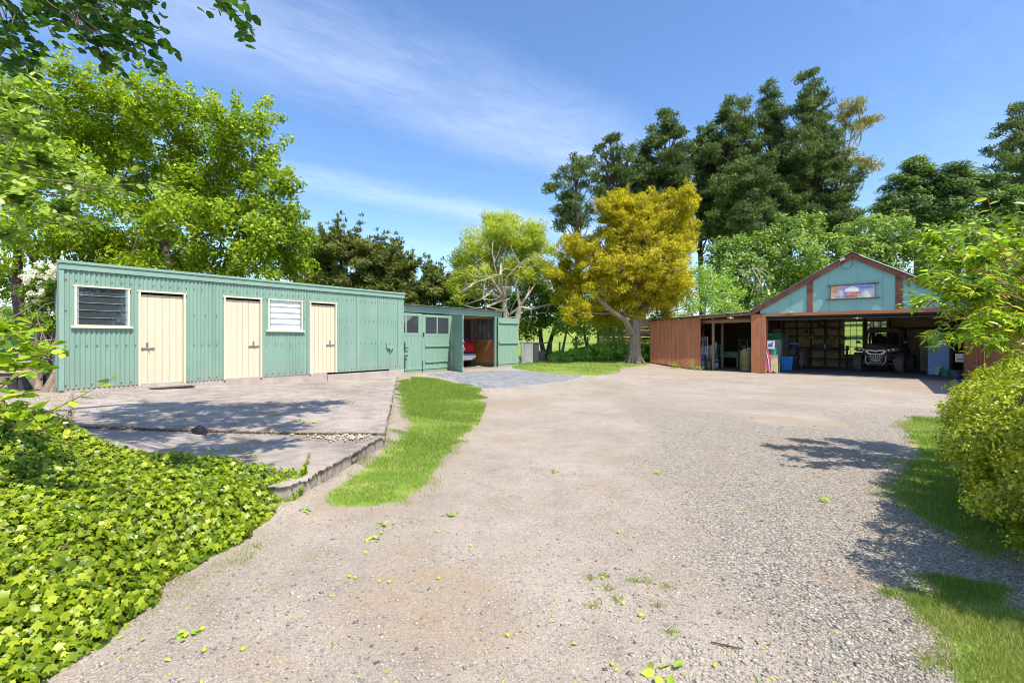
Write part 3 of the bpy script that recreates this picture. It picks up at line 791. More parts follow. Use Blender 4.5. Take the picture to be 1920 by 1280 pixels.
# ------------------------------------------------------------------ long green shed
shed = shed_empty('long_shed', 0, label='long low green corrugated shed with three cream doors and two louvre windows', cat='shed')
U0 = shed_u(113)[0]; U1 = SHED_L
def span(a, b): return shed_u(a)[0], shed_u(b)[0]
def zz(px, py): return shed_pt(px, py)[1]
ZB, ZF, ZT = .47, 2.80, 2.97
w1 = (*span(139, 243), zz(139, 611), zz(139, 537)); d1 = (*span(259, 348), ZB-.03, zz(259, 547))
d2 = (*span(419, 491), ZB-.01, zz(419, 557)); w2 = (*span(502, 567), zz(502, 619), zz(502, 562)); d3 = (*span(580, 631), ZB+.0, zz(580, 567))
ops = sorted([('w', *w1), ('d', *d1), ('d', *d2), ('w', *w2), ('d', *d3)], key=lambda t: t[1])
wl = MB(); x = U0
for k, a, b, z0, z1 in ops:
    wl.corr(x, a, ZB, ZF+.03)
    wl.corr(a, b, z1, ZF+.03)
    if k == 'w': wl.corr(a, b, ZB, z0)
    x = b
wl.corr(x, U1, ZB, ZF+.03)
wl.corr(-.0, 3.0, ZB, ZF+.05, y=U0, axis='y', amp=.009)      # left side wall
wl.corr(-.0, 3.0, ZB, ZF+.05, y=U1, axis='y', amp=.009)
wl.corr(U0, U1, ZB, ZF, y=3.0)
# roofing nails in rows
def nail(m, x, z, y=-.011): m.lathe([(.015, 0), (.012, .008), (.002, .013)], (0, 0, 0), 6); n = 18; vs = m.v[-n:]; m.v[-n:] = [(x+a, y-c, z+b) for a, b, c in vs]
for zrow in (.56, 1.33, 2.02, 2.62):
    xx_ = U0+.04
    while xx_ < U1:
        xr = round(xx_/.0762)*.0762
        if not any(a-.03 < xr < b+.03 and z0-.04 < zrow < z1+.04 for _, a, b, z0, z1 in ops): nail(wl, xr, zrow+.004*random.random())
        xx_ += .0762*random.choice((2, 2, 3))
for k, a, b, z0, z1 in ops:
    xx_ = a
    while xx_ < b+.05: nail(wl, round(xx_/.0762)*.0762, z1+.045); xx_ += .0762*2
xl = U0+.3
while xl < U1-.1:
    if not any(a-.02 < xl < b+.02 for _, a, b, z0, z1 in ops): wl.b2(xl, xl+.004, -.016, -.008, ZB+.01, ZF)
    xl += .762
wall = wl.build('wall', GREEN, shed, fix=False); 
fc = MB(); fc.b2(U0-.02, U1+.015, -.042, -.02, ZF, ZT-.02)
fc.b2(U0-.05, U1+.03, -.06, .1, ZT-.022, ZT); fc.b2(U0-.05, U1+.03, -.066, -.058, ZT-.05, ZT-.001)
fc.b2(U0-.03, U0-.008, -.03, 3.02, ZF, ZT-.02)
fc.b2(U0-.03, U0+.05, -.026, -.016, ZB-.02, ZF-.003)          # corner flashing
fc.b2(U0-.034, U0-.022, -.026, .09, ZB-.02, ZF-.003)
fc.build('fascia', GREENT, shed)
rf = MB(); rf.b2(U0-.02, U1+.01, .1, 3.05, ZT-.05, ZT-.025); rf.build('roof', GALV, shed)
pl = MB(); pl.b2(U0+.01, d3[1]-.28, .012, 2.9, -.1, ZB+.02); pl.b2(d3[1]-.277, U1-.01, -.03, 2.9, -.1, ZB-.05)
pl.b2(d1[0]-.05, d1[1]+.05, -.05, .01, -.1, ZB-.035)
pl.build('foundation', PLINTH, shed, bevel=.008)
inn = MB(); inn.b2(U0+.05, U1-.05, .25, .27, ZB, ZF); inn.build('inner_lining', DARKT, shed)

def shed_door(x0, x1, z0, z1, bolt, nb):
    t = MB(); n = nb; w = (x1-x0-.09)/n
    for i in range(n):
        a = x0+.045+i*w; t.b2(a+.002, a+w-.003, .03, .055, z0+.005, z1-.05)
    t.b2(x0+.05, x1-.05, .052, .07, z0+.01, z1-.06)
    d = t.build('door', CREAM, shed, bevel=.003)
    f = MB(); f.b2(x0, x0+.042, -.03, .06, z0, z1); f.b2(x1-.042, x1, -.03, .06, z0, z1); f.b2(x0-.02, x1+.02, -.034, .06, z1, z1+.035)
    f.build('door_frame', CREAMF, d, bevel=.003)
    b = MB(); bx = x0+.06 if bolt == 'l' else x1-.29; bz = z0+.80
    b.b2(bx, bx+.23, .018, .03, bz-.018, bz+.018); b.tube([(bx-.03, .010, bz), (bx+.20, .010, bz)], .009, 8)
    b.tube([(bx+.13, .01, bz), (bx+.13, -.005, bz-.045)], .008, 6)
    for q in (.02, .11, .2): b.b2(bx+q-.01, bx+q+.012, 0, .02, bz-.016, bz+.016)
    kx = bx+.10; b.b2(kx-.02, kx+.02, .02, .03, bz+.05, bz+.13); b.tube([(kx, .02, bz+.105), (kx, -.012, bz+.105), (kx-.035, -.012, bz+.10)], .007, 6)
    b.build('slide_bolt', METAL, d)
shed_door(*d1, 'l', 6); shed_door(*d2, 'r', 6); shed_door(*d3, 'r', 6)

def louvre(x0, x1, z0, z1, nb, glass, side_dark):
    f = MB(); f.b2(x0, x0+.04, -.035, .05, z0, z1); f.b2(x1-.04, x1, -.035, .05, z0, z1); f.b2(x0-.015, x1+.015, -.04, .05, z1, z1+.03)
    f.b2(x0+.04, x1-.04, -.02, .05, z0, z0+.025)
    wnd = f.build('window', CREAMF, shed, bevel=.003)
    s = MB(); s.b2(x0-.05, x1+.05, -.065, .03, z0-.04, z0-.002); s.build('sill', CREAMF, wnd, bevel=.003)
    g = MB(); h = (z1-z0-.03)/nb
    for i in range(nb):
        zc = z0+.025+h*(i+.5); g.box(((x0+x1)/2, .015, zc), (x1-x0-.13, .005, h*1.10), rx=R(-3.5))
    g.build('pane', glass, wnd)
    c = MB()
    for xx in (x0+.055, x1-.055): c.b2(xx-.012, xx+.012, -.012, .035, z0+.02, z1)
    for i in range(1, nb):
        zc = z0+.025+h*i; c.b2(x0+.06, x1-.06, -.006, .0, zc-.007, zc+.001)
        for xx in (x0+.055, x1-.055): c.box((xx, -.016, zc), (.02, .02, .03))
    c.build('louvre_clips', GALV, wnd)
louvre(*w1, 5, WINGLASS, 1); louvre(*w2, 5, FROST, 1)
# small hooded bracket on the wall
u_, z_ = shed_pt(731, 650)
h = MB(); h.b2(u_-.14, u_+.10, -.075, -.01, z_-.05, z_+.0); h.b2(u_-.15, u_-.12, -.05, -.01, z_-.02, z_+.10); h.b2(u_-.05, u_+.02, -.09, -.01, z_-.10, z_-.05)
h.build('bracket', GREENT, shed, bevel=.004)
g_ = MB()
hz_ = 1.05
g_.b2(U1+.0, U1+.03, -.05, -.03, 1.05, 1.35); g_.b2(U1-.0, U1+.16, -.06, -.04, 1.12, 1.15); g_.b2(U1+.01, U1+.035, -.05, -.03, .45, .92); g_.b2(U1, U1+.14, -.06, -.04, .86, .9)
g_.build_each('gate_hook', DARKM, shed)

# doormat
dm = shed_empty('doormat', 3.05, -.42, float(slab_z(UX*3.05+VX*(.42+SV), UY*3.05+VY*(.42+SV)))+.006, label='dark rubber doormat on the concrete below the first cream door', cat='doormat')
t = MB(); t.b2(-.38, .38, -.17, .17, 0, .014)
for i in range(9): t.b2(-.36+i*.09, -.33+i*.09, -.15, .15, .014, .02)
t.build('mat', BLACK, dm, bevel=.004)

# ------------------------------------------------------------------ green car garage
gx = shed_empty('car_garage', 0, label='low green two bay garage with plank doors, joined to the end of the long shed', cat='garage')
GZ0, GZ1, GE = .27, 2.33, 14.65
HL, HR = shed_u(847)[0], shed_u(929.5)[0]
fs_ = MB(); fs_.b2(U1+.03, GE, .0, .04, GZ1+.03, 2.58); fs_.build('fascia', GREENT, gx)
def roofz(x): return 2.60, 2.60
rr = MB()
n = int((GE+.25-U1)/.0762*6); vs = []; 
for i in range(n+1):
    xx_ = U1+.02+(GE+.22-U1)*i/n; d = .010*cos(2*pi*xx_/.0762)
    vs += [(xx_, -.14, 2.60+d), (xx_, 5.2, 2.42+d)]
rr.add(vs, [(2*i, 2*i+2, 2*i+3, 2*i+1) for i in range(n)])
rr.build('roof', RUSTROOF, gx, fix=False)
pw = MB(); 
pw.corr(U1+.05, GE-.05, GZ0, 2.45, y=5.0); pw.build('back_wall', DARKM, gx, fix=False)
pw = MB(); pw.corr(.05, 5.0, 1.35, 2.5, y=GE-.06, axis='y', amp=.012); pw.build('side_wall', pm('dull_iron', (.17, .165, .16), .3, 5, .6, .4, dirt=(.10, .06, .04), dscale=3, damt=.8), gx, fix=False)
pw = MB(); pw.corr(.05, 5.0, GZ0-.1, 2.5, y=GE, axis='y', amp=.012); pw.build('outer_wall', GREEN, gx, fix=False)
pw = MB(); pw.b2(GE-.14, GE-.1, .06, 4.9, .42, 1.42); pw.build('plywood_lining', PLY, gx)
tm = MB()
for yy_ in (.3, 1.3, 2.3, 3.3, 4.3): tm.b2(U1+.1, GE-.1, yy_, yy_+.05, 2.28, 2.40)
for yy_ in (.05, 1.6, 3.2): tm.b2(GE-.17, GE-.1, yy_, yy_+.07, .3, 2.3)
tm.b2(11.75, 11.83, .05, .12, .3, 2.33)
tm.build_each('rafter', RAWT, gx)
ps = MB(); ps.b2(HR-.02, HR+.06, .0, .09, GZ0-.05, GZ1+.03); ps.b2(HL-.03, HL+.02, .03, .11, GZ0-.05, GZ1+.03); ps.build_each('door_post', GREEN2, gx)
ft = MB(); ft.b2(U1+.02, GE-.02, .045, 4.98, .05, GZ0-.015)
fo = ft.build('garage_floor', pm('earth_floor', (.24, .18, .14), .25, 2, .95)); fo.location = gx.location; fo.rotation_euler = (0, 0, SH); tag(fo, kind='structure')

def plank_door(W, H, win, parent, n=8, back=False, zsplit=None, seams=True):
    d = MB(); w = W/n
    for i in range(n): d.b2(i*w+.002, (i+1)*w-.002, 0, .022, 0, H if not win else H-.72)
    d.b2(.003, W-.003, .02, .03, .01, H-.02 if not win else H-.73)
    if win:
        y0, y1 = -.006, .028
        d.b2(0, W, y0, y1, H-.09, H); d.b2(0, W, y0, y1, H-.76, H-.67); d.b2(0, .15, y0, y1, H-.67, H-.09); d.b2(W-.15, W, y0, y1, H-.67, H-.09)
        d.b2(W/2-.03, W/2+.03, y0, y1, H-.67, H-.09)
    d.b2(.0, W, -.022, 0, .12, .2)
    dd = d.build('door', GREEN2, parent, bevel=.003)
    if win:
        g = MB(); g.b2(.15, W/2-.03, .008, .012, H-.67, H-.09); g.b2(W/2+.03, W-.15, .008, .012, H-.67, H-.09); g.build('pane', WINGLASS, dd)
    return dd
W2 = HL-shed_u(792)[0]
e1 = plank_door(1.36, 2.05, True, gx, 9); e1.location = (shed_u(792)[0]-1.37, .02, GZ0)
e2 = plank_door(W2, 2.03, True, gx, 9); e2.location = (shed_u(792)[0]+.005, .02, GZ0+.0)
b = MB(); b.b2(.12, W2-.12, -.045, -.02, .95-.05, .95+.03); b.b2(.12, W2-.12, -.045, -.02, .35, .42); b.build_each('brace', GREENT, e2)
b = MB(); b.b2(.03, .06, -.035, -.02, 1.27, 1.4); b.b2(.02, .07, -.05, -.03, 1.33, 1.36); b.b2(.0, .015, -.03, -.02, .03, .42); b.build_each('latch', DARKM, e2)
e3 = plank_door(1.13, 2.08, False, gx, 8); e3.location = (HL, -.02, GZ0-.03); e3.rotation_euler = (0, 0, -R(115))
b = MB()
for zq in (.16, 1.1, 1.9): b.b2(.04, 1.1, .03, .055, zq, zq+.09)
b.build_each('brace', GREENT, e3)
b = MB(); b.b2(1.09, 1.14, -.02, .05, .9, 1.0); b.b2(1.1, 1.16, -.03, .06, 1.08, 1.12); b.b2(1.06, 1.10, -.03, -.02, .02, .45); b.build_each('latch', METAL, e3)
e4 = plank_door(shed_u(967)[0]-HR, 2.06, False, gx, 10); e4.location = (HR+.02, -.12, GZ0)
b = MB()
WW = shed_u(967)[0]-HR
for zq in (.98, 1.83): b.b2(.02, WW-.01, -.055, -.02, zq, zq+.09)
b.build_each('brace', GREENT, e4)

# ------------------------------------------------------------------ gabled garage
gg = gar_empty('gabled_garage', 0, label='open fronted garage with a teal gable, red brown posts and a lean-to', cat='garage')
XL, XR, XC = -4.19, 2.86, -.69
PZ = 4.72; slope = (PZ-2.66)/(XC-(XL+.05))
def rz_(x): return PZ-abs(x-XC)*slope
HB = 2.50
# gable: teal sheets
gb = MB(); gb.prism([(XL+.35, HB+.02), (XR-.25, HB+.02), (XR-.25, rz_(XR-.25)-.12), (XC, PZ-.12), (XL+.35, rz_(XL+.35)-.12)], -.02, .0)
gb.build('gable', TEAL, gg)
sm = MB()
for xx in (-3.2, -2.72, -1.42, -1.02+.45, .02+.2, 1.6):
    if xx in (-3.2, -1.42, .22, 1.6) or True: sm.b2(xx-.006, xx+.006, -.024, -.018, HB+.03, rz_(xx)-.14)
sm.build_each('sheet_seam', pm('seam', (.14, .27, .25), .1, 4), gg)
tr = MB()
for xx in (gar_pt(1518.7, 560)[0], gar_pt(1685.5, 560)[0]): tr.b2(xx-.10, xx+.10, -.055, -.021, HB-.02, rz_(xx)-.14)
tr.build_each('gable_stud', REDT, gg, bevel=.004)
bb = MB()
bb.prism([(XC, PZ), (XC, PZ-.20), (XL+.0, rz_(XL)-.20), (XL+.0, rz_(XL))], -.13, -.09)
bb.prism([(XC+.002, PZ), (XC+.002, PZ-.20), (XR+.35, rz_(XR+.35)-.20), (XR+.35, rz_(XR+.35))], -.13, -.09)
bb.build_each('bargeboard', REDT, gg, bevel=.004)
LZ = 2.34; XLL = gar_pt(1219, 600)[0]
# roof: two corrugated slopes + lean-to, ridge cap
def slope_sheet(m, xa, za, xb, zb, y0, y1, amp=.011):
    n = int((y1-y0)/.0762*5); vs = []
    nx = -(zb-za); nz = xb-xa; L = sqrt(nx*nx+nz*nz); nx /= L; nz /= L
    if nz < 0: nx, nz = -nx, -nz
    for i in range(n+1):
        yy = y0+(y1-y0)*i/n; d = amp*cos(2*pi*yy/.0762)
        vs += [(xa+nx*d, yy, za+nz*d), (xb+nx*d, yy, zb+nz*d)]
    k = len(m.v); m.add(vs, [(2*i, 2*i+2, 2*i+3, 2*i+1) for i in range(n)])
rm = MB(); slope_sheet(rm, XC, PZ+.03, XL-.05, rz_(XL-.05)+.03, -.2, 7.2); slope_sheet(rm, XC, PZ+.03, XR+.4, rz_(XR+.4)+.03, -.2, 7.2)
rm.prism([(XC-.22, PZ-.08), (XC, PZ+.065), (XC+.22, PZ-.08), (XC+.22, PZ-.095), (XC, PZ+.045), (XC-.22, PZ-.095)], -.22, 7.2)
rm.build('roof', GALV, gg, fix=False)
lr_ = MB(); slope_sheet(lr_, XL-.03, 2.62, XLL-.25, LZ+.03, -.35, 6.2)
lr_.build('lean_to_roof', GALV, gg, fix=False)
bm_ = MB(); bm_.b2(XL+.45, XR-.02, -.08, .04, HB-.11, HB+.015); bm_.build('header_beam', REDB, gg, bevel=.006)
bm_ = MB(); bm_.b2(XL+.57, XR-.02, .10, .16, HB-.26, HB-.22); bm_.b2(XL+.57, XR-.02, .2, .3, HB-.17, HB-.05); bm_.build_each('door_track', DARKM, gg)
lb = MB()
lb.prism([(XL-.02, 2.58), (XL-.02, 2.47), (XLL-.1, LZ-.10), (XLL-.1, LZ+.0)], -.02, .03)
lb.build('lean_to_beam', RAWT, gg, bevel=.004)
lb = MB()
for xx, y0 in ((-8.2, .05), (-7.2, .05), (-6.2, .05), (-5.2, .05), (-4.5, .05)):
    zc = LZ+(2.58-LZ)*(xx-XLL)/(XL-XLL); lb.b2(xx-.04, xx+.04, -.30, 6.0, zc-.10, zc-.015)
for yy in (1.0, 2.2, 3.4, 4.6): lb.prism([(XL-.05, 2.46), (XL-.05, 2.37), (XLL, LZ-.20), (XLL, LZ-.11)], yy, yy+.06)
lb.build_each('rafter', RAWT, gg)
# boards
def boards(m, x0, x1, z0, z1, y, n, th=.022, zf=None):
    w = (x1-x0)/n
    for i in range(n):
        a = x0+i*w; zt = z1 if zf is None else zf(a+w/2); jz = random.uniform(-.012, .012); m.b2(a+.003, a+w-.003, y-th/2-random.uniform(0, .006), y+th/2, z0(a)+jz if callable(z0) else z0, zt)
XW = gar_pt(1311, 690)[0]
gz_l = lambda a: float(gh(*(lambda X, Y: (X, Y))(GU*UX+VX*a, GU*UY+VY*a)))-.0
bw = MB(); boards(bw, XLL, XW, lambda a: gz_l(a)+.02, 0, -.03, 13, zf=lambda a: LZ+(2.58-LZ)*(a-XLL)/(XL-XLL)-.03)
bw.b2(XW-.005, XW+.05, -.05, .08, .0, LZ+.03)
bw.build('board_wall', RED, gg, bevel=.003)
pt = MB(); px0, px1 = gar_pt(1409, 690)[0], gar_pt(1436, 690)[0]
boards(pt, px0, px1, .0, HB+.0, -.06, 3, .03); pt.b2(px1-.025, px1, -.04, .55, .0, HB-.12); pt.b2(px0, px0+.02, -.04, .3, 0, HB-.1)
pt.build('corner_post', RED, gg, bevel=.003)
sw = MB()
for i in range(26): sw.b2(XLL, XLL+.02, .0+i*.24, .236+i*.24, -.05, LZ-.05)
sw.build('lean_to_side_wall', RED, gg)
sw = MB(); sw.b2(XLL, XL, 6.0, 6.05, -.05, 2.45); sw.build('lean_to_back_wall', DARKT, gg)
sw = MB(); sw.b2(XL+.02, XL+.1, .6, 7.0, 0, 2.62); sw.build('partition_wall', DARKT, gg)
po = MB()
for px, py in ((1337.5, 692), (1354.5, 689)):
    x_, y_, s_ = gar_floor(px, py, .03); po.b2(x_-.055, x_+.055, y_-.05, y_+.05, -.05, 2.4)
x_, y_, s_ = gar_floor(1337, 692, .03); po.b2(XW-.0, XL, y_-.06, y_+.04, 2.18, 2.32)
po.build_each('inner_post', RAWT, gg, bevel=.005)
# right corner and right wing running away from the front
rp = MB(); boards(rp, XR-.42, XR-.02, .0, HB+.05, -.10, 3, .03); rp.b2(XR-.45, XR-.42, -.1, .5, 0, HB)
rp.build('board_wall', RED, gg, bevel=.003)
rw = MB(); boards(rw, -5.6, -.12, .0, 2.42, 0, 36, .03); rw.v = [(XR+b_, a_, c_) for a_, b_, c_ in rw.v]; rw.b2(XR+.02, XR+5, -5.62, -5.59, 0, 2.3)
rw.build('wing_wall', RED, gg, bevel=.003)
rw = MB(); slope_sheet(rw, XR-.12, 2.50, XR+5.1, 2.2, -5.75, 4.0); rw.build('wing_roof', GALV, gg, fix=False)
# interior walls
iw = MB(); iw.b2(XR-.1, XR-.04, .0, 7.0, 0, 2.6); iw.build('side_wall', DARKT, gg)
B0, B1 = gar_pt(1582, 620, 7)[0], gar_pt(1619, 620, 7)[0]; C0, C1 = gar_pt(1625, 620, 7)[0], gar_pt(1664, 620, 7)[0]
wz0, wz1 = .62, gar_pt(1600, 602, 7)[1]
bk = MB()
bk.b2(XL+.1, B0, 7.0, 7.04, 0, 3.6); bk.b2(B0, B1, 7.0, 7.04, 0, wz0); bk.b2(B0, B1, 7.0, 7.04, wz1, 3.6); bk.b2(B1, C0, 7.0, 7.04, 0, 3.6)
bk.b2(C0, C1, 7.0, 7.04, 0, wz0); bk.b2(C0, C1, 7.0, 7.04, wz1, 3.6); bk.b2(C1, XR, 7.0, 7.04, 0, 3.6)
bk.build('back_wall', pm('pale_lining', (.56, .45, .30), .2, 1.5, .8, dirt=(.12, .09, .06), dscale=2, damt=.8), gg)
st = MB()
for xx in np.arange(XL+.25, B0-.1, .62): st.b2(xx, xx+.07, 6.9, 6.99, 0, 2.6)
for zc in (.95, 1.55, 1.98, 2.32): st.b2(XL+.15, B0-.05, 6.86, 6.93, zc, zc+.06)
st.b2(C1+.04, C1+.12, 6.88, 6.99, 0, 2.6); st.b2(B1+.02, C0-.02, 6.9, 6.99, 0, 2.6); st.b2(C1+.12, XR-.1, 6.9, 6.97, 1.9, 2.0)
st.build_each('wall_stud', DARKT, gg)
for a, b_ in ((B0, B1), (C0, C1)):
    f = MB(); f.b2(a, a+.04, 6.94, 6.99, wz0, wz1); f.b2(b_-.04, b_, 6.94, 6.99, wz0, wz1); f.b2(a+.04, b_-.04, 6.94, 6.99, wz1-.04, wz1); f.b2(a+.04, b_-.04, 6.94, 6.99, wz0, wz0+.04)
    for i in (1, 2): xx = a+(b_-a)*i/3; f.b2(xx-.012, xx+.012, 6.95, 6.985, wz0+.04, wz1-.04)
    for t_ in (.27, .5, .54, .76): zc = wz0+(wz1-wz0)*(1-t_); f.b2(a+.04, b_-.04, 6.951, 6.984, zc-.013, zc+.013)
    wn = f.build('window', DARKT, gg)
    g = MB(); g.b2(a+.03, b_-.03, 6.965, 6.97, wz0+.03, wz1-.03); g.build('pane', glassmat('dusty_clear_glass', (.4, .4, .3), .3, alpha=.12), wn)
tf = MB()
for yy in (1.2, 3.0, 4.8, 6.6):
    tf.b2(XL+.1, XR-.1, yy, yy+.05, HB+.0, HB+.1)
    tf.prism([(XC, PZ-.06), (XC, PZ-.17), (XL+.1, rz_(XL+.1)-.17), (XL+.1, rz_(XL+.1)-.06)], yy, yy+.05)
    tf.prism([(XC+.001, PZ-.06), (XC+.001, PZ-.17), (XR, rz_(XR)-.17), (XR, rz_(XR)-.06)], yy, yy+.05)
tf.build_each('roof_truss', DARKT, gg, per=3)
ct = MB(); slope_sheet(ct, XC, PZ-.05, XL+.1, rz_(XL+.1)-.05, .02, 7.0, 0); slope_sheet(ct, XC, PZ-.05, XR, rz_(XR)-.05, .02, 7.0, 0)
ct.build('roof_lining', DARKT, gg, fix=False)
# floodlight and cable at the peak, small insulators
lt = MB(); u_, z_ = gar_pt(1580, 488); lt.box((u_, -.2, z_), (.17, .1, .08), ry=R(-25)); lt.tube([(u_, -.16, z_), (u_, -.1, z_+.06)], .015, 6)
lt.build('floodlight', pm('lamp_grey', (.55, .53, .5), .1, 10, .5), gg, bevel=.01)
cb = MB(); pts = [(XC-.0, -.15, PZ-.14)]
for i in range(14): a = i/13*pi; pts.append((XC-.17+.18*cos(a), -.14, PZ-.42-.18*sin(a)))
pts.append((u_+.02, -.15, z_-.03)); cb.tube(pts, .009, 5); cb.build('cable', BLACK, gg)
ins = MB()
for px, py, dy in ((1482, 585, -.1), (1370, 596, -.36), (1607.5, 596, .1)):
    u_, z_ = gar_pt(px, py, dy); ins.lathe([(.02, -.05), (.035, -.02), (.02, 0), (.035, .03), (.01, .05)], (u_, dy, z_), 8)
    ins.b2(u_-.13, u_+.13, dy-.01, dy+.01, z_-.012, z_+.012)
ins.build_each('light_fitting', CREAMF, gg, per=2)

# banner -----------------------------------------------------------------------------
bx0, bzt = gar_pt(1558, 537); bx1, _ = gar_pt(1640, 531); _, bzb = gar_pt(1558, 560.5)
ban = gar_empty('banner', (bx0+bx1)/2, -.06, (bzt+bzb)/2, label='painted banner with a white and coral shape between dark rails on the teal gable', cat='banner')
BW, BH = bx1-bx0, bzt-bzb
def banner_mat():
    m, nt, out = _nt('banner_print')
    p = nt.nodes.new('ShaderNodeBsdfPrincipled'); p.inputs['Roughness'].default_value = .6
    o = coord(nt); s = nt.nodes.new('ShaderNodeSeparateXYZ'); nt.links.new(o, s.inputs[0])
    hx = math_(nt, 'DIVIDE', s.outputs[0], BW); hz = math_(nt, 'DIVIDE', s.outputs[2], BH)
    nz = noise(nt, o, 4, 4, .6)
    c = ramp(nt, math_(nt, 'ADD', hz, math_(nt, 'MULTIPLY', nz, .6)), [(.0, (.50, .53, .68)), (.35, (.42, .50, .82)), (.7, (.33, .40, .80))])
    c = mix(nt, ramp(nt, math_(nt, 'ADD', math_(nt, 'SUBTRACT', math_(nt, 'MULTIPLY', hx, 1.6), hz), math_(nt, 'MULTIPLY', nz, .3)), [(.45, (0, 0, 0)), (.8, (1, 1, 1))]), c, (.66, .66, .60))
    c = mix(nt, ramp(nt, math_(nt, 'ADD', math_(nt, 'SUBTRACT', math_(nt, 'MULTIPLY', hx, -1.6), math_(nt, 'MULTIPLY', hz, -.5)), math_(nt, 'MULTIPLY', nz, .35)), [(.60, (0, 0, 0)), (.74, (1, 1, 1))]), c, (.85, .42, .25))
    dots = noise(nt, o, 26, 3, .7)
    c = mix(nt, ramp(nt, dots, [(.60, (0, 0, 0)), (.66, (.6,)*3)]), c, (.85, .85, .9))
    nt.links.new(c, p.inputs['Base Color']); nt.links.new(p.outputs[0], out.inputs[0]); return m
t = MB(); n_ = 24
vs = []
for i in range(n_+1):
    for j in (0, 1): vs.append((-BW/2+BW*i/n_, .008*sin(i*.9)-.0, -BH/2+BH*j))
t.add(vs, [(2*i, 2*i+2, 2*i+3, 2*i+1) for i in range(n_)])
sh_ = t.build('sheet', banner_mat(), ban, fix=False); so = sh_.modifiers.new('Solidify', 'SOLIDIFY'); so.thickness = .004
t = MB()
t.b2(-BW/2-.13, BW/2+.13, -.035, .02, BH/2+.004, BH/2+.04); t.b2(-BW/2-.16, BW/2+.16, -.04, .02, -BH/2-.045, -BH/2-.004)
t.b2(-BW/2-.02, -BW/2-.004, -.02, .01, -BH/2, BH/2); t.b2(BW/2+.004, BW/2+.014, -.02, .01, -BH/2, BH/2)
t.build_each('rail', DARKT, ban, bevel=.004)
def blob(m, cx, cz, rx, rz, y, a0=0, a1=2*pi, n=26, wob=.06):
    pl_ = []
    for i in range(n):
        a = a0+(a1-a0)*i/(n-1 if a1-a0 < 6.2 else n); q = 1+wob*sin(5*a)+wob*.6*sin(11*a+1)
        pl_.append((cx+rx*q*cos(a), cz+rz*q*sin(a)))
    m.prism(pl_, y, y+.003)
t = MB(); blob(t, -.01, .02, BW*.155, BH*.36, -.016, -.15, pi+.15); t.build('white_shape', pm('banner_white', (.85, .82, .80), .06, 8), ban)
t = MB(); blob(t, -.02, -.02, BW*.15, BH*.32, -.020, pi-.1, 2*pi+.1, wob=.09); blob(t, .20, -.06, BW*.06, BH*.14, -.022)
t.build('coral_shape', pm('banner_coral', (.72, .22, .17), .3, 18, dirt=(.85, .6, .55), dscale=14, damt=.8), ban)
t = MB()
rs = random.Random(5)
for i in range(26):
    cx = .24+i*.016; cz = BH*.26+.012*sin(i*1.3)
    if cx < BW/2-.05: t.tube([(cx+rs.uniform(-.01, .01), -.014, cz+rs.uniform(-.035, .035)), (cx+rs.uniform(-.012, .03), -.014, cz+rs.uniform(-.03, .03)), (cx+rs.uniform(-.01, .02), -.014, cz+rs.uniform(-.03, .03))], .0035, 4)
for i in range(30):
    cx = -BW/2+.18+i*.027; cz = -BH/2+.04+.02*abs(sin(i*.7))
    if cx < .3: t.tube([(cx, -.022, cz), (cx+rs.uniform(-.02, .02), -.022, cz+rs.uniform(.01, .04))], .006, 4)
for i in range(16):
    cx = -BW/2+.05+rs.random()*.2; cz = rs.uniform(-.02, BH/2-.04); t.tube([(cx, -.014, cz), (cx+.012, -.014, cz+.008)], .005, 4)
t.build('lettering', pm('banner_ink', (.10, .09, .16), .3, 10), ban)
# ------------------------------------------------------------------ red car in the green garage
CARRED = pm('car_red', (.50, .012, .02), .08, 3, .25, bump=0, coat=.8, spec=.6)
CHROME = pm('chrome', (.75, .75, .76), .05, 10, .15, 1, bump=0)
SILV = pm('silver_plastic', (.38, .40, .44), .08, 10, .4, .3, bump=0)
car = shed_empty('car', 13.30, 1.05, GZ0-.01, label='red hatchback car parked nose in, half hidden by the open green door', cat='car')
def sec(y, z0, zb, hb, zr, hr, hl=None):
    hl = hl or hb-.06
    return [(-hl, y, z0), (-hb, y, (z0+zb)/2), (-hb+.02, y, zb), (-hr, y, zr-.05), (-hr+.1, y, zr), (hr-.1, y, zr), (hr, y, zr-.05), (hb-.02, y, zb), (hb, y, (z0+zb)/2), (hl, y, z0)]
c = MB(); c.loft([sec(.0, .52, .90, .76, .96, .70), sec(.05, .40, .98, .85, 1.05, .78), sec(.16, .30, 1.03, .90, 1.10, .80), sec(.5, .25, 1.02, .92, 1.46, .66), sec(.75, .25, 1.02, .92, 1.58, .64),
                  sec(1.6, .25, .98, .92, 1.64, .64), sec(2.6, .25, .96, .92, 1.56, .60), sec(3.3, .25, .95, .92, 1.05, .75), sec(4.2, .3, .85, .88, .88, .7), sec(4.45, .4, .7, .78, .72, .6)])
body = c.build('body', CARRED, car, bevel=.02, smooth=True)
g = MB(); g.add([(-.70, .215, 1.12), (.70, .215, 1.12), (.60, .49, 1.43), (-.60, .49, 1.43), (-.70, .20, 1.14), (.70, .20, 1.14), (.60, .475, 1.45), (-.60, .475, 1.45)],
                [(0, 1, 2, 3), (4, 5, 6, 7), (0, 1, 5, 4), (1, 2, 6, 5), (2, 3, 7, 6), (3, 0, 4, 7)]); g.build('rear_window', WINGLASS, car)
sp = MB(); sp.b2(-.6, .6, .42, .62, 1.50, 1.54); sp.build('spoiler', CARRED, car, bevel=.01)
bp = MB(); bp.b2(-.80, .80, -.07, .12, .36, .56); bp.b2(-.70, .70, -.09, .1, .30, .36); bp.build('bumper', SILV, car, bevel=.03)
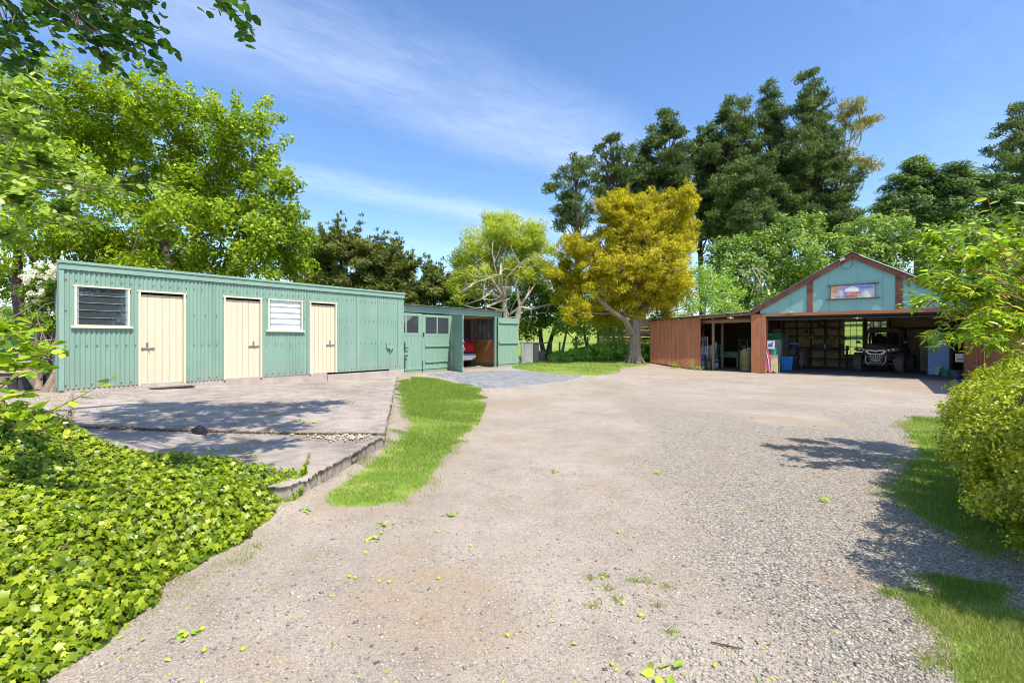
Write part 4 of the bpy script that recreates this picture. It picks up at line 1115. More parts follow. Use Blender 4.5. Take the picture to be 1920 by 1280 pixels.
bp = MB(); bp.b2(-.84, .84, -.04, .15, .56, .62); bp.b2(-.84, .84, 0, .16, .24, .34); bp.build('bumper_trim', BLACK, car, bevel=.02)
for s in (-1, 1):
    t = MB(); t.add([(s*.46, -.02, .86), (s*.88, .12, .88), (s*.88, .14, 1.0), (s*.74, .05, 1.03), (s*.46, .0, .93), (s*.46, .1, .86), (s*.86, .2, .88), (s*.86, .22, 1.0), (s*.74, .15, 1.03), (s*.46, .1, .93)],
                    [(0, 1, 2, 3, 4), (5, 6, 7, 8, 9)]+[(i, (i+1) % 5, (i+1) % 5+5, i+5) for i in range(5)])
    t.build('taillight', glassmat('tail_red', (.35, .01, .01), .1), car)
    ex = MB(); ex.tube([(s*.60, -.10, .33), (s*.60, .15, .33)], .045, 12); ex.build('exhaust', CHROME, car)
    for yy in (.72, 3.55):
        w = MB(); w.tube([(s*.66, yy, .33), (s*.90, yy, .33)], .33, 22); wo = w.build('wheel', BLACK, car, bevel=.02)
        w = MB(); w.tube([(s*.895, yy, .33), (s*.915, yy, .33)], .2, 14); w.build('rim', CHROME, wo)
npm = pm('plate_white', (.8, .8, .78), .03, 10, .5, bump=0)
pb = MB(); pb.b2(-.18, .18, -.035, -.01, .71, .83); po_ = pb.build('number_plate', npm, car, bevel=.004)
pk = MB(); rs = random.Random(3)
for i in range(6): x0 = -.14+i*.048; pk.b2(x0, x0+.008, -.040, -.034, .735, .80); pk.b2(x0+.02, x0+.027, -.040, -.034, .735, .80); pk.b2(x0+.008, x0+.02, -.040, -.034, .76 if i % 2 else .79, .768 if i % 2 else .80)
pk.build('plate_lettering', BLACK, po_)
em = MB()
pts = [(.065*cos(a)*1.15, -.045, .94+.065*sin(a)) for a in np.linspace(0, 2*pi, 20)]; em.tube(pts, .009, 6)
em.tube([(-.06, -.048, .965), (-.03, -.048, .955), (0, -.048, .92), (.03, -.048, .955), (.06, -.048, .965)], .008, 6); em.build('emblem', CHROME, body)
hd = MB(); hd.b2(-.30, .30, -.045, -.005, .855, .875); hd.build('tailgate_handle', CHROME, car, bevel=.004)
tb_ = MB(); tb_.tube([(0, -.02, .30), (0, -.16, .30), (0, -.16, .36)], .02, 8); tb_.lathe([(.01, 0), (.028, .02), (.02, .05), (.005, .055)], (0, -.16, .35), 10); tb_.build('tow_bar', CHROME, car)
# junk on the rafters of the green garage
jk = shed_empty('bicycle_frame', 13.6, 2.6, 2.02, label='dark bicycle frame hanging under the green garage roof above the red car', cat='bicycle')
t = MB()
for a in (-.5, .5):
    t.tube([(a+.3*cos(q), 0, -.05+.3*sin(q)*.9) for q in np.linspace(0, 2*pi, 22)], .018, 6)
t.tube([(-.5, 0, 0), (-.15, 0, .2), (.38, 0, .18), (.5, 0, -.05)], .02, 6); t.tube([(-.15, 0, .2), (0, 0, -.1), (.38, 0, .18)], .02, 6)
t.build('frame', DARKM, jk); jk.rotation_euler[1] = R(90)*0
t = MB(); t.b2(-.2, -.04, -.04, .04, .24, .29); t.build('seat', pm('faded_red', (.3, .05, .05)), jk, bevel=.01)

# ------------------------------------------------------------------ side by side utility vehicle
MUD = pm('muddy_black', (.085, .072, .066), .35, 5, .6, dirt=(.20, .15, .11), dscale=4, damt=.7)
MUDB = pm('muddy_bronze', (.17, .125, .095), .25, 4, .45, .2, dirt=(.22, .17, .12), dscale=6, damt=.7)
TYRE = pm('dusty_tyre', (.19, .165, .145), .3, 14, .9)
UW = pm('utv_silver', (.75, .74, .72), .1, 12, .4, .4)
utv = gar_empty('utility_vehicle', .13, 3.75, .004, R(-12), label='muddy four wheel buggy with roll cage and knobbly tyres parked inside the open garage', cat='utility vehicle')
b = MB()
def hs(y, w, z0, z1, wt): return [(-w, y, z0), (w, y, z0), (w, y, (z0+z1)/2+.05), (wt, y, z1), (0, y, z1+.035), (-wt, y, z1), (-w, y, (z0+z1)/2+.05)]
b.loft([hs(-.52, .30, .70, .96, .24), hs(-.42, .42, .55, 1.04, .36), hs(-.1, .50, .5, 1.14, .44), hs(.35, .62, .45, 1.22, .56), hs(.5, .66, .4, 1.20, .62)])
b.build('hood', MUDB, utv, bevel=.015)
b = MB(); b.b2(-.66, .66, .5, 1.95, .35, .85); b.b2(-.62, .62, 1.75, 2.6, .65, 1.02); b.b2(-.35, .35, -.3, .5, .28, .5); b.build('body', MUD, utv, bevel=.03)
# fenders
for s in (-1, 1):
    f = MB(); pr = []
    for a in np.linspace(R(48), R(150), 9): pr.append((.0+.44*cos(a), .40+.46*sin(a)))
    vs = [(s*.42, -y, z) for y, z in pr]+[(s*.86, -y, z-.02) for y, z in pr]+[(s*.42, -y*.93, z-.04) for y, z in pr]+[(s*.86, -y*.93, z-.06) for y, z in pr]
    n = len(pr); fs = []
    for i in range(n-1): fs += [(i, i+1, n+i+1, n+i), (2*n+i, 3*n+i, 3*n+i+1, 2*n+i+1), (i, 2*n+i, 2*n+i+1, i+1), (n+i, n+i+1, 3*n+i+1, 3*n+i)]
    f.add(vs, fs); f.build('fender', MUDB, utv)
    f = MB(); f.prism([(s*.30, .90), (s*.36, 1.02), (s*.70, 1.08), (s*.80, .98), (s*.62, .88)], -.50, -.40); f.build('light_housing', MUD, utv, bevel=.01)
    for q, zq in ((.43, .965), (.58, 1.0)):
        l = MB(); l.tube([(s*q, -.535, zq), (s*q, -.50, zq)], [.042, .05], 12); l.build('headlight', pm('lamp_lens', (.85, .86, .88), .03, 10, .12, bump=0, spec=.9), utv)
    m_ = MB(); m_.tube([(s*.62, .42, 1.2), (s*.76, .36, 1.27)], .014, 6); m_.box((s*.82, .34, 1.30), (.16, .05, .11), rz=s*.2); m_.build('mirror', MUD, utv, bevel=.015)
    # roll cage
    r_ = MB()
    r_.tube([(s*.62, .42, 1.16), (s*.60, .62, 1.50), (s*.55, .85, 1.80), (s*.55, 1.3, 1.87), (s*.55, 1.75, 1.84), (s*.60, 1.95, 1.4), (s*.6, 2.05, .9)], .042, 8)
    r_.tube([(s*.64, 1.35, .7), (s*.62, 1.3, 1.2), (s*.55, 1.25, 1.87)], .04, 8)
    r_.build('roll_cage', MUD, utv)
    for yy in (.0, 2.05):
        w = MB(); nk = 26
        w.lathe([(.20, -.13), (.31, -.145), (.345, -.11), (.352, 0), (.345, .11), (.31, .145), (.20, .13)], (0, 0, 0), 26)
        for i in range(nk):
            a = 2*pi*i/nk
            for q, o_ in ((-.08, 0), (.08, .5), (0, .25)):
                aa = a+o_*2*pi/nk; k = len(w.v); w.box((.362, 0, 0), (.03, .045, .075)); 
                for j in range(k, k+8):
                    x, y, z = w.v[j]; w.v[j] = (x*cos(aa)-y*sin(aa), x*sin(aa)+y*cos(aa), z+q)
        w.v = [(z, y, x) for x, y, z in w.v]
        wo = w.build('wheel', TYRE, utv, smooth=False); wo.location = (s*.72, yy, .38)
        w = MB(); w.tube([(s*.12, 0, 0), (s*.15, 0, 0)], [.19, .17], 14); w.build('rim', DARKM, wo)
    a_ = MB(); a_.tube([(s*.22, -.12, .36), (s*.66, -.02, .38)], .022, 6); a_.tube([(s*.22, .18, .36), (s*.66, .04, .36)], .022, 6)
    a_.tube([(s*.30, -.15, .62), (s*.64, -.03, .50)], .022, 6); a_.tube([(s*.52, -.04, .44), (s*.36, -.02, .80)], .035, 8); a_.build('suspension_arm', UW, utv)
    dp = MB(); dp.b2(s*.62, s*.655, .55, 1.7, .62, 1.18); dp.b2(s*.55, s*.60, 1.55, 1.95, 1.0, 1.84); dp.build_each('side_panel', MUD, utv, bevel=.01)
    sl = MB(); sl.tube([(s*.35, -.56, .72), (s*.33, -.60, .45), (s*.22, -.58, .34)], .025, 8); sl.build('bumper_bar', UW, utv)
g = MB()
g.prism([(-.36, .95), (-.28, .985), (0, .955), (.28, .985), (.36, .95), (.34, .86), (.22, .76), (-.22, .76), (-.34, .86)], -.575, -.53)
go = g.build('grille_frame', UW, utv, bevel=.008)
g = MB(); g.prism([(-.27, .935), (-.1, .905), (-.04, .885), (.04, .885), (.1, .905), (.27, .935), (.24, .86), (.15, .815), (-.15, .815), (-.24, .86)], -.582, -.577); g.build('grille_mesh', BLACK, go)
g = MB(); g.prism([(-.022, .94), (.022, .94), (0, .90)], -.59, -.583); g.build('emblem', BLACK, go)
g = MB(); g.prism([(-.32, .75), (.32, .75), (.22, .42), (-.22, .42)], -.56, -.50); g.b2(-.30, .30, -.5, -.3, .30, .44); g.build('lower_bumper', MUD, utv, bevel=.01)
g = MB()
for i in range(-3, 4): g.tube([(i*.035, -.575, .47), (i*.07, -.575, .73)], .010, 5)
g.tube([(-.2, -.58, .46), (-.14, -.6, .40), (.14, -.6, .40), (.2, -.58, .46)], .02, 6); g.build('bumper_slats', UW, utv)
g = MB(); g.add([(-.58, .46, 1.20), (.58, .46, 1.20), (.50, .80, 1.74), (-.50, .80, 1.74)], [(0, 1, 2, 3)]); g.build('windscreen', glassmat('utv_glass', (.03, .03, .03), .05, alpha=.25), utv, fix=False)
g = MB(); g.tube([(-.64, .42, 1.17), (.64, .42, 1.17)], .045, 8); g.tube([(-.57, .82, 1.78), (.57, .82, 1.78)], .05, 8); g.b2(-.6, .6, 1.9, 1.94, .95, 1.5); g.tube([(-.57, 1.28, 1.86), (.57, 1.28, 1.86)], .026, 8); g.build('windscreen_frame', MUD, utv)
g = MB(); g.loft([[(-.54, .80, 1.80), (.54, .80, 1.80), (.5, .80, 1.89), (-.5, .80, 1.89)], [(-.60, 1.0, 1.85), (.60, 1.0, 1.85), (.55, 1.0, 1.98), (-.55, 1.0, 1.98)], [(-.60, 1.85, 1.85), (.60, 1.85, 1.85), (.55, 1.85, 1.97), (-.55, 1.85, 1.97)]])
g.build('roof', MUD, utv, bevel=.02)
for s in (-1, 1):
    t = MB(); t.b2(s*.32-.24, s*.32+.24, 1.15, 1.6, .85, .98); t.box((s*.32, 1.62, 1.25), (.44, .12, .62), rx=R(-12)); t.lathe([(.05, 0), (.12, .04), (.12, .14), (.05, .18)], (s*.32, 1.6, 1.5), 10); t.build('seat', BLACK, utv, bevel=.03)
t = MB(); t.tube([(.32+.17*cos(a), .85+.06*sin(a), 1.22+.15*sin(a)) for a in np.linspace(0, 2*pi, 18)], .016, 6); t.tube([(.32, .7, 1.1), (.32, .85, 1.22)], .02, 6); t.build('steering_wheel', BLACK, utv)

# ------------------------------------------------------------------ small things
def col(name, c, **k): return pm('c_'+name, c, .15, 5, k.pop('rough', .5), **k)
BLUE_ = col('bright_blue', (.02, .30, .85)); TEALP = col('teal_plastic', (.03, .40, .42)); WHITE = col('white_plastic', (.72, .72, .70), dirt=(.45, .42, .38), damt=.5)
CREAMP = col('cream_board', (.72, .66, .38)); PINK = col('pink', (.55, .06, .14), dirt=(.45, .35, .35), damt=.9, dscale=12)
GREENP = col('dark_green_plastic', (.015, .30, .13)); GREYC = col('grey_cabinet', (.17, .19, .18)); BROWN = col('brown_card', (.28, .17, .10))
DBLUE = col('cooler_blue', (.03, .13, .48)); REDP = col('red_enamel', (.36, .02, .03)); YELL = col('dull_yellow', (.62, .58, .10)); OLIVE = pm('olive_drum', (.27, .25, .10), .3, 2.5, .6, .2, dirt=(.34, .18, .09), dscale=3, damt=.8)
LBLUE = col('light_blue_paint', (.30, .48, .85)); BEIGE = col('beige_steel', (.50, .45, .36)); GREYP = col('grey_plastic', (.09, .10, .12))
DGREEN = col('faded_green', (.16, .27, .19)); CLOTHM = col('white_cloth', (.66, .66, .76), bump=.3); SACK = col('sack', (.42, .38, .27), dirt=(.2, .22, .16), damt=.8, dscale=8)

def G(name, lab, cat, px, py, z=0.0, rz=0, dy=0, group=None):
    x, y, s = gar_floor(px, py, max(0, 0)); 
    return gar_empty(name, x, y+dy, z+.004, rz, label=lab, cat=cat, group=group), s
def bucket(m, r0, r1, h, z=0, n=18): m.lathe([(r0*.9, z), (r0, z+.01), (r1, z+h-.02), (r1*1.05, z+h-.02), (r1*1.05, z+h), (r1*.95, z+h), (r0*.9, z+.03)], (0, 0, 0), n)
def handle(m, r, z, drop=.05): m.tube([(r*cos(a), -.02-r*.55*abs(sin(a)), z-drop*sin(a)) for a in np.linspace(0, pi, 10)], .005, 5)

# next to the corner post, left to right
t_, s = G('fridge', 'white upright fridge with a green crate on it, just inside the left corner post', 'fridge', 1450, 693, 0, 0, .25)
m = MB(); m.b2(-.30, .30, -.28, .28, .03, 1.42); m.build('body', WHITE, t_, bevel=.02); m = MB(); m.b2(-.29, .29, -.325, -.285, .05, .98); m.b2(-.29, .29, -.325, -.285, 1.0, 1.41); dd = m.build_each('door', WHITE, t_, bevel=.015)[0]
m = MB(); m.b2(.22, .25, -.36, -.33, .7, .95); m.b2(.22, .25, -.36, -.33, 1.03, 1.2); m.build('handle', METAL, dd)
fx, fy = t_.location[0], t_.location[1]
t_ = empty('crate', (fx, fy, 1.428), SH-pi/2, 'dark green plastic crate on top of the white fridge', 'crate')
m = MB(); m.b2(-.32, .30, -.28, .26, 0, .30); m.b2(-.34, .32, -.30, .28, .26, .31); m.build('body', GREENP, t_, bevel=.015); m = MB(); m.b2(-.15, .0, -.305, -.285, .18, .21); m.build('label_patch', WHITE, t_)
t_ = empty('fruit_basket', (fx+.1, fy+.05, 1.75), SH-pi/2, 'wicker basket of odds and ends above the green crate', 'basket')
m = MB(); bucket(m, .16, .22, .14); m.build('basket', BROWN, t_)
m = MB()
for i in range(7): a = i*.9; m.lathe([(.01, 0), (.05, .03), (.055, .06), (.01, .1)], (.1*cos(a), .1*sin(a), .1), 8)
m.build('contents', REDP, t_)
t_, s = G('calendar', 'blue and white picture calendar hanging beside the corner post', 'calendar', 1441, 699, 0, 0, .1)
m = MB(); m.b2(-.02, .26, -.26, -.25, 1.02, 1.36); m.build('page', WHITE, t_); m = MB(); m.prism([(.0, 1.12), (.05, 1.28), (.10, 1.2), (.14, 1.3), (.22, 1.31), (.15, 1.22), (.2, 1.14), (.1, 1.12)], -.268, -.262); m.build('picture', DBLUE, t_)
t_, s = G('leaning_board', 'pink and white patterned board leaning on the corner post', 'board', 1442.5, 701, 0, 0, .05)
m = MB(); pr = [(.10*sin(pi*i/10)**.4 if 0 < i < 10 else .02, .02+1.0*i/10) for i in range(11)]
m.prism([(x, z) for x, z in pr]+[(-x, z) for x, z in pr[::-1]], -.02, .0); o_ = m.build('board', PINK, t_, bevel=.004); o_.rotation_euler = (R(-9), R(-7), 0)
m = MB(); m.tube([(.0, -.03, .1), (.02, -.03, .5), (-.02, -.03, .9)], .012, 5); oo = m.build('stripe', WHITE, o_)
t_, s = G('ironing_board', 'cream board standing on end under the teal bucket', 'board', 1451, 699, 0, 0, 0)
m = MB(); m.prism([(-.13, .05), (-.11, .0), (-.06, .05), (.0, .06), (.06, .03), (.11, -.0), (.13, .05), (.15, .78), (-.15, .78)], -.05, -.02); m.build('board', CREAMP, t_, bevel=.006); m = MB(); m.b2(-.14, -.09, -.02, .12, 0, .74); m.b2(.09, .14, -.02, .12, 0, .74); m.build_each('leg', CREAMP, t_)
bx_, by_ = t_.location[0], t_.location[1]
t_ = empty('bucket', (bx_, by_, .785), SH-pi/2, 'teal plastic bucket balanced above the cream board', 'bucket')
m = MB(); bucket(m, .11, .15, .24); m.build('pail', TEALP, t_, smooth=True); m = MB(); handle(m, .15, .22); m.build('handle', METAL, t_)
t_, s = G('leaning_board', 'pale green board with a yellow foot standing beside the cream board', 'board', 1459, 698, 0, 0, .05)
m = MB(); m.b2(-.06, .08, -.03, .0, .38, .95); m.build('board', DGREEN, t_, bevel=.004); m = MB(); m.b2(-.07, .07, -.035, .01, 0, .38); m.build('foot', YELL, t_, bevel=.004)
t_, s = G('metal_cabinet', 'grey green steel cabinet behind the blue bin', 'cabinet', 1464, 690, 0, 0, .45)
m = MB(); m.b2(-.22, .26, -.2, .2, .0, 1.70); m.build('body', BROWN, t_, bevel=.01); m = MB(); m.b2(-.20, .24, -.22, -.203, 1.05, 1.66); m.build('door', GREYC, t_, bevel=.006); m = MB(); m.b2(-.22, -.15, -.235, -.222, 1.25, 1.68); m.build('red_tag', REDP, t_)
m = MB()
for z in (.3, .6, .9): m.b2(-.2, .24, -.215, -.203, z, z+.02)
m.build('shelf', DARKM, t_)
t_, s = G('storage_bin', 'bright blue square plastic bin on the garage floor', 'bin', 1473, 694.5, 0, .25, .2)
m = MB(); m.loft([[(-.20, -.17, 0), (.20, -.17, 0), (.20, .17, 0), (-.20, .17, 0)], [(-.245, -.21, .60), (.245, -.21, .60), (.245, .21, .60), (-.245, .21, .60)]]); m.build('body', BLUE_, t_, bevel=.02)
m = MB(); m.b2(-.265, .265, -.23, .23, .585, .645); m.build('rim', BLUE_, t_, bevel=.015)
t_, s = G('cardboard_box', 'brown cardboard box in the pile behind the blue bin', 'box', 1480, 690, .0, 0, .8)
m = MB(); m.b2(-.32, .25, -.2, .2, 0, .62); m.build('lower_box', GREYP, t_, bevel=.01); m = MB(); m.b2(-.30, .2, -.22, .2, .63, .9); m.build('box', BROWN, t_, bevel=.008)
cx_, cy_ = t_.location[0], t_.location[1]
t_ = empty('cooler', (cx_+.07, cy_-.03, .91), SH-pi/2, 'blue cooler with a white lid on top of the cardboard boxes', 'cooler')
m = MB(); m.lathe([(.19, 0), (.21, .02), (.225, .26), (.2, .27)], (0, 0, 0), 20); m.build('body', DBLUE, t_, smooth=True); m = MB(); m.lathe([(.22, .26), (.24, .275), (.22, .33), (.10, .36), (.02, .36)], (0, 0, 0), 20); m.build('lid', WHITE, t_, smooth=True)
m = MB(); m.tube([(.23*cos(a), -.0+.0*a, .2+.0*sin(a)) for a in (0, .1)]+[(.26, 0, .28)], .012, 6); m.build('handle', WHITE, t_)
t_, s = G('step_shelf', 'small grey metal shelf frame beside the pile of boxes', 'shelf', 1492, 690, 0, 0, .55)
m = MB()
for a in (-.18, .18):
    for b_ in (-.12, .12): m.b2(a-.012, a+.012, b_-.012, b_+.012, 0, .8)
m.build('frame', METAL, t_); m = MB()
for z in (.12, .42, .76): m.b2(-.2, .2, -.14, .14, z, z+.015)
m.build('shelf_board', GREYP, t_); m = MB(); m.b2(-.15, .12, -.1, .1, .775, 1.0); m.b2(-.1, .1, -.1, .08, .435, .6); m.build('black_bag', DARKM, t_, bevel=.03)
t_, s = G('jerry_can', 'white square jerry can beside the metal shelf frame', 'jerry can', 1502.5, 686, 0, 0, .3)
m = MB(); m.b2(-.12, .12, -.1, .1, 0, .42); m.build('body', WHITE, t_, bevel=.02); m = MB(); m.tube([(-.08, 0, .42), (-.06, 0, .47), (.04, 0, .47), (.06, 0, .42)], .014, 6); m.build('handle', WHITE, t_)
t_, s = G('floor_jack', 'red steel stand at the left end of the workbench', 'stand', 1513, 684, 0, 0, .4)
m = MB(); m.tube([(0, 0, 0), (0, 0, 1.1)], .03, 8); m.tube([(-.12, 0, .95), (.1, 0, .7)], .018, 6); m.tube([(.12, 0, .95), (-.1, 0, .7)], .018, 6); m.b2(-.1, .1, -.06, .06, .55, .75); m.b2(-.15, .15, -.1, .1, 0, .03); m.build('stand', REDP, t_); m = MB(); m.lathe([(.06, 1.1), (.07, 1.14), (.02, 1.16)], (0, 0, 0), 10); m.build('cap', REDP, t_)
# workbench along the back wall
bxl = gar_pt(1512, 650, 6.4)[0]; bxr = gar_pt(1592, 650, 6.4)[0]
t_ = gar_empty('workbench', (bxl+bxr)/2, 6.45, .004, 0, label='long dark timber workbench along the back wall of the open garage', cat='workbench'); hw = (bxr-bxl)/2
m = MB(); m.b2(-hw, hw, -.38, .36, .88, .94); m.build('bench_top', DARKT, t_, bevel=.005)
for a in (-hw+.08, -.05, hw-.08):
    m = MB(); m.b2(a-.05, a+.05, -.34, -.24, 0, .88); m.build('leg', DARKT, t_)
m = MB(); m.b2(-hw, hw, -.3, .34, .42, .45); m.build('shelf', DARKT, t_)
def on_bench(name, lab, cat, dx, fn, mat, z=.944, dy=-.1):
    o = gar_empty(name, (bxl+bxr)/2+dx, 6.45+dy, z, 0, label=lab, cat=cat); m = MB(); fn(m); m.build('body', mat, o, bevel=.006); return o
on_bench('toolbox', 'dark grey toolbox on the left half of the workbench', 'toolbox', -hw*.45, lambda m: (m.b2(-.25, .25, -.12, .12, 0, .2), m.tube([(-.15, 0, .2), (-.12, 0, .26), (.12, 0, .26), (.15, 0, .2)], .012, 6)), DARKM)
on_bench('bench_vice', 'black bench vice near the middle of the workbench', 'vice', hw*.1, lambda m: (m.b2(-.05, .05, -.1, .1, 0, .08), m.b2(-.03, .03, -.2, .12, .08, .16), m.b2(-.1, .1, -.22, -.19, .03, .2), m.b2(-.1, .1, -.02, .02, .1, .2), m.tube([(-.12, -.26, .12), (.12, -.26, .12)], .01, 6), m.tube([(0, -.28, .12), (0, -.1, .12)], .014, 6)), DARKM)
on_bench('bottle', 'small white bottle standing on the workbench', 'bottle', -.1, lambda m: m.lathe([(.04, 0), (.04, .16), (.015, .2), (.015, .25)], (0, 0, 0), 10), WHITE)
on_bench('paint_tin', 'dark paint tins at the right end of the workbench', 'tin', hw*.7, lambda m: (m.lathe([(.09, 0), (.09, .2), (.08, .21)], (0, 0, 0), 14), m.lathe([(.07, 0), (.07, .16)], (.2, .05, 0), 12)), GREYP)
# tools hanging on the back wall
def tool(name, lab, cat, px, pyt, pyb, kind_, mat=None):
    x, zt = gar_pt(px, pyt, 6.8); _, zb = gar_pt(px, pyb, 6.8); h = zt-zb
    o = gar_empty(name, x, 6.8, zt, 0, label=lab, cat=cat)
    m = MB(); m.tube([(0, 0, 0), (.0, 0, -h*.75)], .016, 6); m.build('shaft', DARKT if kind_ != 'chain' else METAL, o)
    m = MB()
    if kind_ == 'spade': m.prism([(-.08, -h*.7), (.08, -h*.7), (.08, -h*.92), (0, -h), (-.08, -h*.92)], -.01, .01)
    elif kind_ == 'saw': m.prism([(-.04, -h*.1), (.30, -h*.45), (.30, -h*.55), (-.04, -h*.6)], -.004, .004)
    elif kind_ == 'fork':
        m.b2(-.08, .08, -.01, .01, -h*.76, -h*.72)
        for q in (-.07, -.02, .03, .075): m.b2(q-.008, q+.008, -.008, .008, -h, -h*.74)
    elif kind_ == 'chain': m.tube([(.05*cos(a)+.02, 0, -h*.5+h*.45*sin(a)) for a in np.linspace(0, 2*pi, 16)], .012, 5)
    else: m.prism([(-.10, -.02), (.10, -.02), (.12, .04), (-.12, .04)], -.02, .02)
    m.build('head', mat or DARKM, o)
for a in (('spade', 'dark spade hanging highest at the left of the wall lining', 'spade', 1512, 604, 626, 'spade'), ('garden_fork', 'garden fork hanging right of the spade on the back wall', 'fork', 1524, 605, 627, 'fork'),
          ('handsaw', 'handsaw hanging diagonally left of the hanging hoe', 'saw', 1535, 604, 622, 'saw'), ('hoe', 'long hoe hanging in the middle of the back wall', 'hoe', 1543, 602, 626, 'hoe'),
          ('chain', 'loop of chain hanging right of the hoe', 'chain', 1550, 606, 632, 'chain'), ('handsaw', 'wide saw hanging nearest to the lit windows', 'saw', 1560, 609, 625, 'saw'), ('mallet', 'mallet hanging below the wide saw', 'mallet', 1571, 616, 630, 'hoe')): tool(*a)
sf = gar_empty('wall_shelf', (bxl+bxr)/2, 6.78, 1.42, 0, label='narrow shelf of jars and small tins on the back wall above the bench', cat='shelf')
m = MB(); m.b2(-hw, hw, -.1, .06, 0, .03); m.build('shelf_board', RAWT, sf)
for i in range(16):
    m = MB(); h_ = .07+.07*random.random(); r_ = .03+.02*random.random(); m.lathe([(r_, .03), (r_, .03+h_), (r_*.7, .04+h_)], (-hw+.12+i*(2*hw-.2)/16, -.02, 0), 8); m.build('jar', random.choice([METAL, YELL, BROWN, GREYP, WHITE]), sf)
# under / before the bench
for nm, lab, cat, px, py, r0, h, mt in (('jug', 'white jug with a dark base left of the blue drum', 'jug', 1515.5, 683, .09, .40, WHITE), ('drum', 'dark blue drum under the workbench', 'drum', 1525, 682, .17, .42, DBLUE),
        ('drum', 'white drum next to the dark blue drum', 'drum', 1537.5, 682, .13, .42, WHITE), ('fuel_can', 'dull yellow round fuel can right of the white drum', 'can', 1549, 683, .12, .38, YELL),
        ('bottle', 'yellow spray bottle between the fuel can and the grey tub', 'bottle', 1562.5, 683, .05, .40, YELL), ('tub', 'wide grey tub below the garage windows', 'tub', 1576, 681.5, .18, .28, METAL), ('bucket', 'pale stacked buckets left of the buggy tyre', 'bucket', 1594, 684, .11, .42, WHITE)):
    t_, s = G(nm, lab, cat, px, py, 0, 0, 0)
    m = MB()
    if nm in ('tub', 'bucket'): bucket(m, r0*.85, r0, h)
    else: m.lathe([(r0*.95, 0), (r0, .02), (r0, h*.78), (r0*.85, h*.85), (r0*.35, h*.92), (r0*.35, h), (.005, h)], (0, 0, 0), 16)
    m.build('body', mt, t_, smooth=True)
    m = MB(); m.tube([(-r0*.6, 0, h*.9), (-r0*.5, 0, h+.03), (r0*.5, 0, h+.03), (r0*.6, 0, h*.9)], .01, 5); m.build('handle', DARKM, t_)
# right hand side of the garage
t_, s = G('locker', 'beige steel locker standing left of the light blue cabinet', 'locker', 1739, 696, 0, 0, .3)
m = MB(); m.b2(-.25, .17, -.25, .3, 0, 1.55); m.build('body', BEIGE, t_, bevel=.01); m = MB(); m.b2(-.24, -.03, -.272, -.252, .04, 1.52); m.b2(-.02, .16, -.272, -.252, .04, 1.52); dd = m.build_each('door', BEIGE, t_, bevel=.004)[0]; m = MB(); m.b2(-.07, -.05, -.29, -.275, .8, .95); m.build('handle', METAL, dd)
t_, s = G('cabinet', 'light blue cabinet near the right corner of the open garage', 'cabinet', 1764, 703, 0, 0, .2)
m = MB(); m.b2(-.38, .25, -.25, .3, 0, 1.72); m.build('body', LBLUE, t_, bevel=.01); m = MB(); m.b2(-.36, .23, -.275, -.252, .05, 1.68); dd = m.build('door', LBLUE, t_, bevel=.006); m = MB(); m.b2(-.34, -.31, -.31, -.277, .85, 1.0); m.build('handle', METAL, dd)
t_, s = G('rack', 'dark shelf rack of sacks and tins behind the buggy', 'rack', 1718, 688, 0, 0, .7)
for a in (-.75, .7):
    m = MB(); m.b2(a-.03, a+.03, -.25, .25, 0, 2.3); m.build('upright', DARKT, t_)
for z in (.55, 1.05, 1.6, 2.05):
    m = MB(); m.b2(-.75, .7, -.25, .25, z, z+.035); m.build('shelf', DARKT, t_)
m = MB()
for x_, z_, w_, h_ in ((-.5, .585, .3, .2), (0, .585, .35, .15), (.4, 1.085, .3, .25), (-.4, 1.085, .4, .18), (-.1, 1.635, .5, .2), (.45, 1.635, .3, .3), (-.5, 2.085, .3, .1), (.3, 2.085, .5, .15)): m.b2(x_-w_/2, x_+w_/2, -.2, .15, z_, z_+h_)
m.build_each('box', BROWN, t_, bevel=.01)
t_, s = G('feed_sack', 'lumpy pale feed sack on the floor right of the buggy', 'sack', 1714, 687, 0, .1, .2)
m = MB()
pr = []
for k_ in range(9):
    x_ = -.45+.9*k_/8; r_ = .22*(1-.35*abs(k_/4-1)**2.5); pr.append([(x_, r_*1.1*cos(a)*1.0, .2+r_*.85*sin(a)+.012*sin(k_*3+a*4)) for a in np.linspace(0, 2*pi, 14)[:-1]])
m.loft(pr); m.build('sack', SACK, t_, smooth=True)
for nm, lab, cat, px, py, r0, h, mt in (('bucket', 'white bucket standing before the light blue cabinet', 'bucket', 1760, 703, .13, .34, WHITE), ('tub', 'dark green tub right of the white bucket', 'tub', 1775, 706, .20, .28, GREENP), ('tub', 'dark grey tub against the right corner boards', 'tub', 1793, 710, .20, .30, GREYP), ('bucket', 'small grey pail between the green tub and the cabinet', 'bucket', 1764, 705, .07, .16, GREYP)):
    t_, s = G(nm, lab, cat, px, py, 0, 0, 0); m = MB(); bucket(m, r0*.85, r0, h); m.build('body', mt, t_, smooth=True); m = MB(); handle(m, r0, h-.02, .04); m.build('handle', METAL, t_)
t_, s = G('wall_meter', 'small white box fixed inside the right corner', 'box', 1801, 712, 0, 0, .15)
m = MB(); m.b2(-.12, .10, -.05, .05, .62, .92); m.build('body', WHITE, t_, bevel=.01); m = MB(); m.b2(-.08, .06, -.056, -.05, .7, .74); m.build('cover_seam', GREYP, t_)
u_, z_ = gar_pt(1795, 588, .35)
t_ = gar_empty('tarpaulin', u_, .35, z_, 0, label='rolled red tarpaulin stored under the roof at the right corner', cat='tarpaulin')
m = MB(); m.tube([(-.38, 0, -.02), (0, 0, .0), (.35, 0, .02)], [.09, .11, .09], 10); m.build('roll', REDP, t_); m = MB(); m.tube([(-.1, 0, .0), (-.08, 0, .0)], .115, 10); m.build('strap', WHITE, t_)
